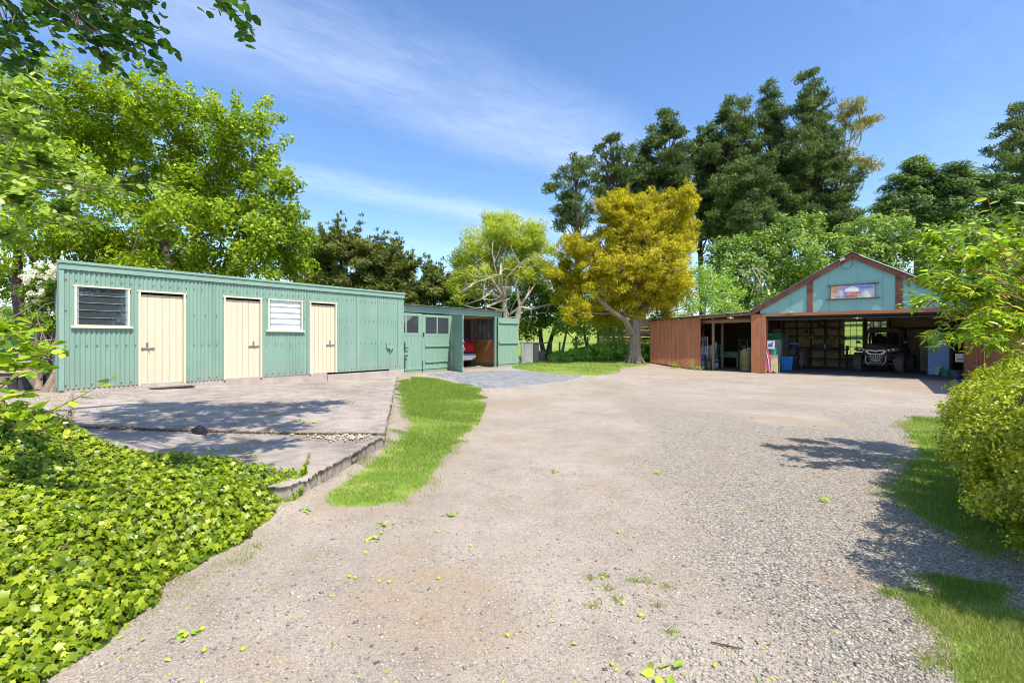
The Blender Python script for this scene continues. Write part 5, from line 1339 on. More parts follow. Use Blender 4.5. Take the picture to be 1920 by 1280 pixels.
# lean-to
t_, s = G('oil_drum', 'olive steel oil drum with two ribs at the lean-to opening', 'drum', 1399, 695.5, 0, 0, .15)
m = MB(); hh_ = .92; m.lathe([(.27, 0), (.285, .01), (.28, .03), (.28, .28), (.292, .30), (.28, .32), (.28, .58), (.292, .60), (.28, .62), (.28, .89), (.29, .905), (.285, .92), (.27, .915), (.27, .90), (.0, .90)], (0, 0, 0), 28); m.build('drum', OLIVE, t_, smooth=True)
ox, oy = t_.location[0], t_.location[1]
t_ = empty('oil_rag_pile', (ox, oy, .91), SH-pi/2, 'heap of pale rags, rollers and a brush on top of the olive drum', 'rags')
m = MB(); m.lathe([(.10, 0), (.13, .05), (.10, .12), (.03, .15)], (.10, 0, 0), 10); m.build('rag', SACK, t_, smooth=True); m = MB(); m.tube([(.0, .0, .06), (-.16, 0, .22)], .016, 6); m.tube([(.0, 0, .1), (.05, .05, .26)], .008, 6); m.build('roller_handle', RAWT, t_); m = MB(); m.tube([(-.16, -.05, .03), (-.02, -.05, .05)], .035, 10); m.build('roller', WHITE, t_)
t_, s = G('metal_bed_frame', 'white metal bed frame standing on end inside the lean-to', 'bed frame', 1317, 692.5, .02, 0, .3)
m = MB()
for a in (-.17, .14): m.tube([(a, 0, 0), (a, 0, 1.5)], .016, 6)
for z in (.08, .75, 1.42, 1.5): m.tube([(-.2, 0, z), (.17, 0, z)], .013, 6)
for a in (-.09, -.02, .05): m.tube([(a, 0, .75), (a, 0, 1.42)], .008, 5)
m.build('frame', WHITE, t_)
t_, s = G('dust_sheet', 'white dust sheet thrown over furniture at the left of the lean-to', 'dust sheet', 1322, 690, .02, 0, .9)
m = MB(); nx_, ny_ = 16, 8; vs = []
for j in range(ny_+1):
    for i in range(nx_+1):
        x_ = -.45+.85*i/nx_; q = j/ny_; vs.append((x_, -.30-.10*sin(i*1.4)*q-.05*q, 1.05+.25*(i/nx_)**3-q*(.62+.14*sin(i*.8))))
m.add(vs, [(j*(nx_+1)+i, j*(nx_+1)+i+1, (j+1)*(nx_+1)+i+1, (j+1)*(nx_+1)+i) for j in range(ny_) for i in range(nx_)]); so = m.build('sheet', CLOTHM, t_, smooth=True); mo = so.modifiers.new('Solidify', 'SOLIDIFY'); mo.thickness = .01
m = MB(); m.b2(-.45, .40, -.25, .3, 0, 1.0); m.build('chest', DGREEN, t_, bevel=.01)
for nm, lab, cat, px, py, r0, h, mt in (('gas_bottle', 'blue grey gas bottle at the foot of the metal bed frame', 'gas bottle', 1315, 693, .13, .48, col('slate_blue', (.10, .15, .22))), ('planter', 'mossy pot left of the inner post', 'pot', 1328, 692.5, .13, .36, col('mossy', (.17, .16, .08), dirt=(.3, .3, .1), dscale=10, damt=.8)), ('bucket', 'blue and white bucket right of the first inner post', 'bucket', 1343, 690, .11, .40, WHITE), ('boot', 'dark boots on the lean-to floor', 'boots', 1349, 690, .09, .2, DARKM)):
    t_, s = G(nm, lab, cat, px, py, .0, 0, .05)
    m = MB()
    if nm in ('bucket', 'planter'): bucket(m, r0*.8, r0, h)
    elif nm == 'boot':
        for q in (-.07, .07): m.lathe([(.04, 0), (.045, .1), (.05, .22)], (q, 0, 0), 10); m.b2(q-.04, q+.04, -.16, 0, 0, .07)
    else: m.lathe([(r0*.9, 0), (r0, .03), (r0, h*.8), (r0*.6, h*.93), (.03, h*.95), (.03, h)], (0, 0, 0), 16)
    m.build('body', mt, t_, smooth=True)
    if nm == 'bucket': m = MB(); m.lathe([(r0*1.02, h*.62), (r0*1.03, h*.8), (r0*1.0, h*.96)], (0, 0, 0), 16); m.build('label_band', DBLUE, t_)
    if nm == 'planter':
        P = RNG.normal(size=(60, 3))*.05+np.array([0, 0, h+.05]); v, f_, r = leaves(P, rdir(60), rdir(60), .06, .03, RNG.random(60), 'leaf'); link('foliage', np_mesh('foliage', v, f_, {'rnd': r}), leafmat('pot_leaf', [(.08, .12, .03), (.2, .25, .05)]), t_)
t_, s = G('work_table', 'pale green painted table at the back of the lean-to', 'table', 1362, 690, 0, 0, .8)
m = MB(); m.b2(-.65, .45, -.3, .3, .74, .79); m.b2(-.62, .42, -.28, -.25, .50, .74); m.build('tabletop', DGREEN, t_, bevel=.005)
for a in (-.58, .38):
    for b_ in (-.25, .25): m = MB(); m.b2(a-.03, a+.03, b_-.03, b_+.03, 0, .74); m.build('leg', BEIGE, t_)
tx, ty = t_.location[0], t_.location[1]
t_ = empty('bin', (tx-.45, ty+.3, .795), SH-pi/2, 'teal box standing on the pale green lean-to table', 'box'); m = MB(); m.b2(-.2, .2, -.15, .15, 0, .35); m.build('body', TEALP, t_, bevel=.01); m = MB(); m.b2(-.215, .215, -.165, .165, .33, .37); m.build('lid', TEALP, t_)
t_, s = G('trestle', 'thin white folding clothes rack beside the olive drum', 'rack', 1384, 689, 0, 0, 1.2)
m = MB()
for s_ in (-1, 1):
    m.tube([(s_*.25, -.15, 0), (s_*.2, .0, 1.4)], .012, 6); m.tube([(s_*.25, .2, 0), (s_*.2, .0, 1.4)], .012, 6)
m.tube([(-.25, -.1, .5), (.22, -.02, 1.35)], .01, 6); m.tube([(.25, -.1, .5), (-.22, -.02, 1.35)], .01, 6)
for z in (.5, .95, 1.4): m.tube([(-.24, -.08, z), (.24, -.08, z)], .01, 6)
m.build('frame', WHITE, t_)

# ------------------------------------------------------------------ kennel gates, paddock fence, slat fence
kx, ky, kz = at(984, 684, 18.6)
kx, ky = 984.0, 0
def gpt(px, Y): x = (px-960)/F*Y; return x, Y, float(gh(x, Y))
x0_, y0_, z0_ = gpt(968, 20.6); x1_, y1_, z1_ = gpt(978, 20.3); x2_, y2_, z2_ = gpt(999, 21.6)
ken = empty('kennel_gate', (x0_, y0_, z0_), 0, 'galvanised chain mesh pen with a dark bin inside beside the open green door', 'pen')
def mesh_panel(p, q, h):
    p = np.array(p)-np.array((x0_, y0_, z0_)); q = np.array(q)-np.array((x0_, y0_, z0_)); L = np.linalg.norm((q-p)[:2]); d = (q-p)/L
    m = MB(); r = .08
    c_ = [(p+d*.03+np.array([0, 0, a])) for a in (.06, h-r)]+[p+d*(.03+r*.4)+np.array([0, 0, h-r*.3])]+[p+d*(.03+r)+np.array([0, 0, h])]+[q-d*(.03+r)+np.array([0, 0, h])]+[q-d*(.03+r*.4)+np.array([0, 0, h-r*.3])]+[q-d*.03+np.array([0, 0, a]) for a in (h-r, .06)]+[p+d*.03+np.array([0, 0, .06])]
    m.tube(c_, .020, 6); f_ = m.build('gate_frame', GALV, ken, smooth=True)
    m = MB(); n_ = int(L/.12)
    for i in range(-int(h/.12), n_+1):
        for sg in (1, -1):
            a = i*.12; s0 = 0; e = h-.1
            pa = (a, .06) if sg > 0 else (a+e, .06); pb = (a+e, h-.04) if sg > 0 else (a, h-.04)
            (xa, za), (xb, zb) = sorted((pa, pb))
            if xb < .05 or xa > L-.05: continue
            def cl(x): return za+(zb-za)*(x-xa)/(xb-xa)
            x_a, x_b = max(xa, .04), min(xb, L-.04)
            m.tube([p+d*x_a+np.array([0, 0, cl(x_a)]), p+d*x_b+np.array([0, 0, cl(x_b)])], .0022, 3, False)
    m.build('chain_mesh', GALV, f_, fix=False)
mesh_panel((x0_-.25, y0_+.2, z0_), (x1_, y1_, z0_), 1.0); mesh_panel((x1_+.02, y1_, z0_), (x2_, y2_, z0_), 1.0)
m = MB(); m.tube([(x1_-x0_, y1_-y0_, -.1), (x1_-x0_, y1_-y0_, 1.12)], .028, 8); m.build('post', GALV, ken)
bn_ = empty('dark_bin', (x1_+.42, y1_+2.0, z0_), .3, 'black box shaped bin behind the chain mesh', 'bin'); m = MB(); m.b2(-.35, .4, -.3, .3, 0, .95); m.build('body', DARKM, bn_, bevel=.03); m = MB(); m.b2(-.38, .43, -.33, .33, .95, 1.0); m.build('lid', GREYP, bn_, bevel=.01)
GW = pm('grey_wood', (.16, .14, .115), .25, 4, .85, stretch=(5, 5, .8))
def fpost(px, Y, h, r=.06, lab='', grp='weathered posts of the paddock fence'):
    x, y, z = gpt(px, Y); o = empty('fence_post', (x, y, z-.1), random.random(), lab, 'fence post', grp); m = MB(); m.tube([(0, 0, 0), (.01, 0, h+.1)], [r, r*.85], 8); m.build('post', GW, o); m = MB(); m.tube([(0, -r*.9, h*.8), (0, -r*1.3, h*.8)], .01, 5); m.build('staple', METAL, o); return x, y, z
fp = [fpost(1049, 24.5, 1.0, lab='short dark fence post right of the timber paddock rail'), fpost(1080, 25.5, 1.3, .09, lab='thickest fence post, below the thin leaning tree'), fpost(1122, 26, 1.5, .05, lab='thin tall fence post left of the slatted fence'), fpost(1102, 26, 1.2, .05, lab='thin fence post half hidden by paddock weeds')]
wr = empty('wire_fence', fp[0], 0, 'thin fence wires strung between the paddock posts', 'wire fence')
order = sorted(fp)
for hh_ in (.35, .65, .95): m = MB(); m.tube([(x-fp[0][0], y-fp[0][1]-.06, z-fp[0][2]+hh_) for x, y, z in order], .008, 4); m.build('wire', METAL, wr)
x, y, z = gpt(1002, 23.5); x2, y2, z2 = gpt(1034, 24)
gt_ = empty('timber_gate', (x, y, z), 0, 'low weathered timber rail gate at the edge of the paddock', 'gate')
m = MB(); m.tube([(-.6, 0, .72), (x2-x, y2-y, 1.02)], .035, 6); m.build('top_rail', GW, gt_); m = MB(); m.tube([(x2-x, y2-y, .0), (x2-x, y2-y, 1.05)], .04, 6); m.build('end_post', GW, gt_); m = MB(); m.tube([(x2-x-.4, y2-y-.1, .35), (x2-x, y2-y, .62)], .03, 6); m.build('brace', GW, gt_)
m = MB(); m.b2(-.5, .55, -.02, .02, .1, .55); m.build('low_board', GW, gt_)
# dark slatted fence behind the yew
xa, ya, za = gpt(1131, 28); xb, yb, zb = gpt(1222, 27)
sf_ = empty('slat_fence', (xa, ya, za), 0, 'dark weathered horizontal slat fence behind the trunk of the yellow tree', 'fence')
m = MB(); L = sqrt((xb-xa)**2+(yb-ya)**2); an = atan2(yb-ya, xb-xa)
for i in range(11): z_ = .15+i*.2; m.box(((xb-xa)/2, (yb-ya)/2, z_+.02*random.random()), (L+.8, .03, .185), rz=an)
m.build('slat_panel', DARKT, sf_)
for k_ in range(4): m = MB(); m.box(((xb-xa)*k_/3, (yb-ya)*k_/3+.05, 1.05), (.1, .1, 2.4), rz=an); m.build('post', DARKT, sf_)

# ------------------------------------------------------------------ left corner: corrugated fence, wood pile, black crate
fa = at(-40, 640, 12.4); fb = at(82, 640, 12.9)
cf = empty('corrugated_fence', (fa[0], fa[1], float(gh(fa[0], fa[1]))-.05), atan2(fb[1]-fa[1], fb[0]-fa[0]), 'dark green corrugated iron fence left of the long shed', 'fence')
L = sqrt((fb[0]-fa[0])**2+(fb[1]-fa[1])**2)
m = MB(); m.corr(0, L+.7, 0, 1.38, amp=.02, pitch=.125); m.build('panel', pm('dark_green_iron', (.018, .085, .05), .15, 3, .45), cf, fix=False)
m = MB(); m.b2(0, L+.7, -.03, .03, 1.36, 1.40); m.build('cap_rail', pm('dark_green_iron', (.018, .085, .05)), cf)
for q in (.3, 1.6): m = MB(); m.b2(q, q+.08, .03, .1, 0, 1.4); m.build('post', DARKT, cf)
px_, py_, _ = at(20, 700, 10.6)
wp = empty('timber_pile', (px_, py_, float(gh(px_, py_))), .5, 'pile of pale old timber offcuts in front of the dark green fence', 'timber pile')
for i in range(9): m = MB(); m.box((random.uniform(-.3, .3), random.uniform(-.25, .25), .08+i*.055), (1.5+random.random()*.5, .14, .045), rz=random.uniform(-.35, .35)); m.build('plank', RAWT if i % 2 else pm('pale_timber', (.46, .38, .28), .2, 3, .8), wp, bevel=.003)
px_, py_, _ = at(72, 732, 9.6)
bc = empty('black_crate', (px_, py_, float(gh(px_, py_))), .75, 'black plastic crate beside the vine stump', 'crate')
m = MB(); m.b2(-.28, .28, -.2, .2, 0, .28); m.build('body', DARKM, bc, bevel=.01); m = MB(); m.b2(-.3, .3, -.22, .22, .26, .31); m.build('rim', DARKM, bc, bevel=.008)
for i, (px, Y, lb) in enumerate(((45, 9.9, 'black plant pot left of the black crate'), (30, 9.4, 'black plant pot nearest to the timber pile'))):
    x, y, _ = at(px, 700, Y); o = empty('plant_pot', (x, y, float(gh(x, y))), 0, lb, 'plant pot', 'black plant pots'); m = MB(); bucket(m, .11, .15, .26); m.build('pot', DARKM, o, smooth=True); m = MB(); m.lathe([(.01, .2), (.14, .2), (.13, .22), (.01, .23)], (0, 0, 0), 14); m.build('soil', pm('ivy_soil', (.05, .045, .03)), o)
# black rock on the slab joint
x, y = g2w(375, 806, .21)
import bmesh
def rock(name, lab, x, y, z, s, mat, seed):
    bm = bmesh.new(); bmesh.ops.create_icosphere(bm, subdivisions=3, radius=1); rr_ = random.Random(seed)
    ax = [(rr_.uniform(-1, 1), rr_.uniform(-1, 1), rr_.uniform(-1, 1), rr_.uniform(.55, .9)) for _ in range(9)]
    for v in bm.verts:
        p = v.co.copy()
        for a, b_, c_, d_ in ax:
            l = sqrt(a*a+b_*b_+c_*c_); dd = (p.x*a+p.y*b_+p.z*c_)/l
            if dd > d_: p -= (dd-d_)*type(p)((a/l, b_/l, c_/l))
        v.co = p; v.co.x *= s[0]; v.co.y *= s[1]; v.co.z *= s[2]
    me_ = bpy.data.meshes.new(name); bm.to_mesh(me_); bm.free(); o = link(name, me_, mat); o.location = (x, y, z); return tag(o, lab, 'rock')
rock('rock', 'black angular rock sitting on the joint between the two concrete pads', x, y, float(slab_z(x, y))+.035, (.115, .08, .065), pm('black_rock', (.02, .02, .024), .5, 14, .7, bump=.6), 4)
# ------------------------------------------------------------------ sun direction
ELEV, EPS = R(58), R(14)
SX = (VX*cos(EPS)-UX*sin(EPS))*cos(ELEV); SY = (VY*cos(EPS)-UY*sin(EPS))*cos(ELEV); SZ = sin(ELEV)

BARK = pm('bark', (.20, .16, .12), .35, 5, .9, bump=.7, bscale=16, stretch=(3, 3, .6)); PALEB = pm('pale_bark', (.42, .36, .28), .3, 4, .85, bump=.5, bscale=14)
DBARK = pm('dark_bark', (.085, .065, .05), .35, 4, .9, bump=.4); YEWB = pm('yew_bark', (.27, .20, .155), .38, 3.5, .9, bump=.9, bscale=12, stretch=(6, 6, .5))
TWIG = pm('twig', (.30, .17, .09), .3, 10, .7)
L_BIG = leafmat('leaf_big', [(.06, .10, .006), (.16, .235, .012), (.28, .37, .018), (.48, .54, .05)], .36, .45)
L_PINE = leafmat('leaf_pine', [(.026, .050, .022), (.062, .098, .036), (.125, .17, .055), (.22, .26, .08)], .22, .6)
L_YEW = leafmat('leaf_yew', [(.11, .115, .009), (.30, .27, .013), (.50, .42, .018), (.72, .61, .05)], .3, .55, 1.1)
L_CYP = leafmat('leaf_cypress', [(.03, .05, .014), (.08, .11, .022), (.15, .17, .034), (.26, .24, .05)], .25, .6)
L_YG = leafmat('leaf_yellowgreen', [(.14, .19, .02), (.30, .36, .035), (.44, .48, .06), (.58, .56, .12)], .4, .5)
L_DK = leafmat('leaf_dark', [(.02, .055, .006), (.05, .11, .01), (.11, .19, .016), (.22, .32, .03)], .28, .45)
L_HEDGE = leafmat('leaf_hedge', [(.05, .095, .018), (.13, .20, .04), (.25, .34, .08), (.46, .54, .20)], .3, .42)
L_LIGHT = leafmat('leaf_light', [(.11, .21, .03), (.21, .34, .05), (.33, .46, .09), (.48, .56, .20)], .35, .5)
L_ACA = leafmat('leaf_acacia', [(.035, .07, .024), (.08, .14, .038), (.14, .21, .055), (.23, .30, .08)], .25, .55)
L_EUC = leafmat('leaf_eucalypt', [(.12, .13, .04), (.25, .22, .06), (.40, .31, .09)], .25, .5)
L_BUSH = leafmat('leaf_bush', [(.04, .07, .006), (.20, .25, .016), (.42, .45, .03), (.68, .66, .12)], .3, .35, 1.15, .5)
L_PEACH = leafmat('leaf_peach', [(.08, .155, .01), (.19, .31, .02), (.33, .44, .028), (.52, .56, .06)], .36, .27, 1.2, .9)
L_ROUND = leafmat('leaf_round', [(.09, .16, .02), (.20, .30, .04), (.32, .42, .07), (.48, .54, .26)], .4, .42)
L_OVER = leafmat('leaf_overhang', [(.02, .07, .010), (.05, .13, .014), (.09, .19, .02)], .3, .45)

def gb_(px, Y): x = (px-960)/F*Y; return np.array([x, Y, float(gh(x, Y))-.08])
def trk(px, Y, tops, r0, r1, n=8, bend=.08):
    b = gb_(px, Y); out = []
    for t in tops:
        e = np.array(at(*t)) if len(t) == 3 and t[2] > 0 else np.array(t)
        p = arc(b, e, bend, n); p[0] = b; rr_ = np.linspace(r0, r1, n); rr_[0] *= 1.45; rr_[1] *= 1.1; out.append((p, rr_))
    return b, out

# big broadleaf trees behind the long shed
b, tk = trk(330, 16.5, [(300, 400, 16.5), (370, 380, 16.8), (450, 430, 16)], .20, .08)
tree('broadleaf_tree', 'large bright green broadleaf tree rising behind the long green shed', 'tree', b, tk,
     px_lobes([(200, 185, 52), (290, 200, 50), (360, 235, 52), (420, 235, 42), (470, 235, 34), (455, 300, 52), (380, 315, 66), (270, 300, 75), (160, 300, 60), (500, 345, 38), (520, 415, 42), (460, 415, 60), (360, 425, 70),
               (240, 430, 75), (545, 465, 30), (470, 490, 45), (180, 470, 50), (300, 490, 45), (400, 495, 45), (530, 490, 34), (560, 440, 18), (240, 500, 36), (340, 360, 60), (230, 240, 50), (430, 370, 50), (350, 480, 40), (540, 400, 24), (530, 340, 22), (560, 490, 24), (150, 240, 40), (300, 500, 30), (440, 515, 24), (500, 515, 24)], 16.3, 1.3),
     L_BIG, DBARK, sub=(3.0, .33), per=56, leaf=(.125, .082), inner=.30, shape='leaf', up=.5, rand=.8, extra_subs=(np.array([at(px+RNG.normal()*5, py+RNG.normal()*3, 16.3+RNG.normal()*.6) for cx, cy, tx, ty in ((205, 170, 216, 112), (290, 180, 302, 128), (330, 200, 318, 150), (395, 215, 404, 172), (440, 225, 445, 182), (480, 230, 532, 222), (360, 210, 352, 160), (250, 175, 258, 128), (490, 215, 500, 186), (500, 330, 545, 322), (530, 400, 575, 432), (500, 300, 538, 262)) for q in np.linspace(.2, 1, 7) for px, py in [(cx+(tx-cx)*q, cy+(ty-cy)*q)]]), np.full(84, .21)), lr=.035, clumprnd=.25)
b, tk = trk(70, 15, [(60, 360, 15), (120, 380, 14.6), (10, 380, 15.2)], .19, .08)
tree('broadleaf_tree', 'tall broadleaf tree at the far left behind the flowering climber', 'tree', b, tk,
     px_lobes([(40, 190, 55), (110, 165, 46), (-20, 240, 60), (60, 290, 75), (130, 330, 60), (10, 400, 70), (90, 430, 60), (150, 430, 40), (-40, 340, 60), (40, 480, 40), (20, 530, 30)], 14.6, 1.0),
     L_BIG, DBARK, sub=(2.8, .32), per=46, leaf=(.12, .08), shape='leaf', up=.5, rand=.8, extra_subs=(np.array([at(px+RNG.normal()*4, py+RNG.normal()*3, 14.6+RNG.normal()*.5) for cx, cy, tx, ty in ((40, 150, 30, 92), (110, 140, 120, 84), (150, 160, 176, 118), (75, 150, 70, 100), (10, 180, -10, 120)) for q in np.linspace(.2, 1, 7) for px, py in [(cx+(tx-cx)*q, cy+(ty-cy)*q)]]), np.full(35, .20)), lr=.055)
# a tree on the other side of the yard, seen mirrored in the shed windows
b = np.array([13.0, -4.0, 0.]); tree('broadleaf_tree', 'dark tree across the yard mirrored in the louvre window', 'tree', b, [(np.array([b, b+(0, 0, 3), b+(.3, .2, 6)]), [.25, .2, .12])], [(13, -4, 7, 2.2, 2.6), (11.6, -4.6, 6, 1.5), (14.5, -3.4, 6.2, 1.6), (12.6, -3, 9.3, 1.2), (14.8, -5.4, 4.5, 1.4)], L_DK, BARK, sub=(.7, .5), per=40, leaf=(.28, .2), lr=.08)
# low shrubs beyond the left fence
for i, (px, Y, lab, lb) in enumerate(((15, 15.5, 'pale green shrub rising beyond the dark green corrugated fence', [(20, 610, 32), (55, 600, 22), (-15, 600, 30), (30, 640, 30)]), (60, 19, 'hazy green tree seen through the gap left of the climber', [(60, 590, 26), (35, 585, 16), (80, 600, 22), (5, 575, 20)]))):
    b, tk = trk(px, Y, [(px, 630, Y)], .08, .05, 4); tree('shrub', lab, 'shrub', b, tk, px_lobes(lb, Y, .4), L_LIGHT if i == 0 else L_HEDGE, BARK, sub=(3, .25), per=40, leaf=(.09, .06), lr=.03)

# macrocarpa cypresses
def spray_subs(L, Y, n, length, jit=.4):
    """rows of small clumps forming up-swept pointed branches"""
    P = []; Rr = []
    for cx, cy, r in L:
        for i in range(n):
            a = RNG.uniform(-.25, pi+.25); s0 = RNG.uniform(.1, .75)*r; l = length*RNG.uniform(.6, 1.2)
            y = Y+RNG.uniform(-jit, jit)*3; lift = RNG.uniform(.15, .6)
            for q in np.linspace(0, 1, 6):
                d = s0+l*q; px = cx+cos(a)*d; py = cy-sin(a)*d*.75-l*lift*q*q*.8
                P.append(at(px, py, y+q*RNG.uniform(-.1, .1))); Rr.append((.42-.30*q)*Y/30)
    return np.array(P), np.array(Rr)
b, tk = trk(650, 31, [(640, 500, 31), (690, 500, 31), (600, 500, 31), (740, 520, 31)], .35, .14)
CL = [(620, 470, 34), (590, 492, 32), (655, 482, 38), (700, 500, 36), (740, 505, 28), (640, 540, 46), (720, 545, 44), (600, 545, 36), (760, 555, 30)]
tree('cypress_tree', 'wide dark olive cypress with spiky branch tips behind the shed roof', 'tree', b, tk, px_lobes(CL, 31, 1.2), L_CYP, DBARK, sub=(.45, .45), per=60, leaf=(.36, .075), tdir='up', up=.3, rand=.6,
     extra_subs=spray_subs(CL, 31, 17, 46), lr=.12, flat=.6, clumprnd=.45)
b, tk = trk(815, 29, [(815, 540, 29), (790, 560, 29)], .25, .1)
CL = [(815, 530, 24), (790, 556, 30), (840, 552, 26), (770, 580, 26), (850, 580, 26)]
tree('cypress_tree', 'smaller bronze tinged cypress between the wide cypress and the yellow green tree', 'tree', b, tk, px_lobes(CL, 29, .8), L_CYP, DBARK, sub=(.6, .4), per=55, leaf=(.30, .07), tdir='up', up=.3, rand=.6,
     extra_subs=spray_subs(CL, 29, 15, 30), lr=.08, flat=.6, clumprnd=.45)

# yellow green tree with bare limbs
b, tk = trk(962, 23.6, [(945, 560, 23.6), (975, 575, 23.3)], .26, .13)
fk = np.array(at(945, 560, 23.6)); fk2 = np.array(at(975, 575, 23.3)); bare = []
for s_, pts in ((fk, [(930, 540), (905, 560), (870, 572)]), (fk, [(920, 520), (890, 530), (862, 548)]), (fk, [(950, 520), (975, 495), (1010, 480)]), (fk2, [(985, 560), (1005, 530), (1020, 505)]), (fk2, [(995, 580), (1030, 570), (1062, 572)]), (fk, [(912, 575), (905, 600), (895, 610)]), (fk, [(938, 515), (940, 490), (930, 470)]), (fk2, [(968, 540), (962, 520), (970, 500)]), (fk2, [(955, 590), (945, 600), (938, 620)])):
    P = [s_]+[np.array(at(x, y, 23+RNG.normal()*.5)) for x, y in pts]; bare.append((P, [.09, .06, .04, .015]))
    for k_ in range(5):
        st = P[1+k_ % 3]; e = st+RNG.normal(size=3)*np.array([.7, .4, .5])+np.array([0, 0, .1]); bare.append((arc(st, e, .4, 5), np.linspace(.03, .008, 5)))
tree('willow_tree', 'feathery yellow green tree with bare pale lower limbs behind the car garage', 'tree', b, tk,
     px_lobes([(940, 438, 36), (985, 452, 36), (905, 462, 32), (880, 492, 26), (1012, 480, 30), (950, 488, 40), (868, 520, 18), (1000, 425, 14), (925, 415, 16), (955, 412, 14), (905, 512, 24), (1000, 505, 26), (855, 545, 12), (930, 520, 26), (965, 515, 26), (870, 560, 14), (885, 535, 18)], 24, 1.0),
     L_YG, PALEB, sub=(3.0, .38), per=95, leaf=(.20, .042), tdir='up', up=.4, rand=.8, lr=.035, twigs=3, flat=.8, extra_tubes=bare, clumprnd=.3)

# dark leafy trees behind
b, tk = trk(915, 27.5, [(915, 580, 27.5), (960, 590, 27.5)], .2, .1)
tree('broadleaf_tree', 'dark green leafy tree directly behind the right end of the car garage', 'tree', b, tk, px_lobes([(880, 548, 28), (905, 575, 34), (935, 600, 30), (955, 570, 34), (860, 580, 24), (990, 545, 26), (975, 605, 30)], 27.5, .9), L_DK, DBARK, sub=(1.7, .42), per=70, leaf=(.17, .12), lr=.08)
b, tk = trk(1025, 25.6, [(1015, 590, 25.6), (1045, 600, 25.6)], .16, .09)
tree('broadleaf_tree', 'dark leaved tree shading the paddock gate', 'tree', b, tk, px_lobes([(1005, 560, 32), (1035, 575, 32), (1000, 600, 30), (1060, 560, 26), (1055, 540, 24), (1010, 530, 22)], 25.4, .8), L_DK, DBARK, sub=(1.9, .4), per=60, leaf=(.16, .11), lr=.07)
for px, Y, tops, lb, lab in ((1110, 25.3, (1094, 600), [(1088, 592, 20), (1110, 585, 20), (1075, 600, 16), (1125, 600, 14), (1095, 620, 12), (1115, 565, 18), (1100, 578, 24), (1065, 580, 20), (1122, 612, 16), (1080, 565, 20)], 'thin light green tree with a leaning grey trunk in the paddock'),
                           (1049, 24.8, (1062, 622), [(1062, 605, 18), (1078, 620, 12), (1050, 620, 12), (1085, 640, 8)], 'young tree with a slanting stem left of the leaning trunk'),
                           (1152, 25, (1146, 600), [(1150, 600, 16), (1165, 615, 12), (1170, 640, 12), (1140, 620, 8)], 'slender pale stemmed sapling beside the yellow tree trunk')):
    b, tk = trk(px, Y, [(tops[0], tops[1], Y)], .10, .05, 6, .05)
    tree('young_tree', lab, 'tree', b, tk, px_lobes(lb, Y, .4), L_LIGHT, PALEB if px > 1140 else BARK, sub=(3.2, .28), per=42, leaf=(.13, .09), lr=.035)

# golden yew
b, tk = trk(1190, 21.9, [(1196, 585, 21.9), (1190, 480, 21.9)], .27, .12, 9, .03)
lim = [([np.array(at(1186, 625, 21.8)), np.array(at(1172, 600, 21.5)), np.array(at(1150, 585, 21.2)), np.array(at(1120, 560, 21.0))], [.15, .13, .11, .06])]
for k_ in range(7):
    a = k_*.9+.2; lim.append(([b+np.array([.17*cos(a), .17*sin(a), 1.1]), b+np.array([.27*cos(a), .27*sin(a), .35]), b+np.array([.50*cos(a), .50*sin(a), .05])], [.05, .09, .05]))
tree('yew_tree', 'golden yellow conifer with a thick fluted trunk at the end of the drive', 'tree', b, tk,
     px_lobes([(1255, 402, 44), (1185, 408, 44), (1142, 400, 26), (1280, 378, 20), (1215, 462, 64), (1140, 470, 46), (1080, 472, 38), (1272, 465, 36), (1055, 520, 32), (1112, 545, 44), (1180, 540, 50), (1250, 540, 44), (1085, 582, 30), (1060, 560, 26), (1130, 590, 30), (1235, 580, 34), (1165, 575, 30), (1270, 540, 30), (1290, 430, 20), (1160, 375, 16), (1215, 375, 22), (1262, 365, 14), (1180, 450, 50), (1110, 500, 46), (1240, 500, 50), (1160, 510, 46), (1200, 560, 40)], 21.9, 1.3),
     L_YEW, YEWB, sub=(6.0, .22), per=50, leaf=(.16, .042), inner=.30, tdir='up', up=.4, rand=.75, lr=.06, twigs=3, extra_tubes=lim, clumprnd=.4, extra_subs=spray_subs([(1255, 402, 40), (1185, 405, 42), (1142, 400, 26), (1080, 472, 38), (1272, 460, 34), (1055, 520, 32), (1215, 440, 60), (1285, 375, 26), (1112, 545, 44), (1250, 520, 46), (1160, 380, 20)], 21.9, 10, 20))

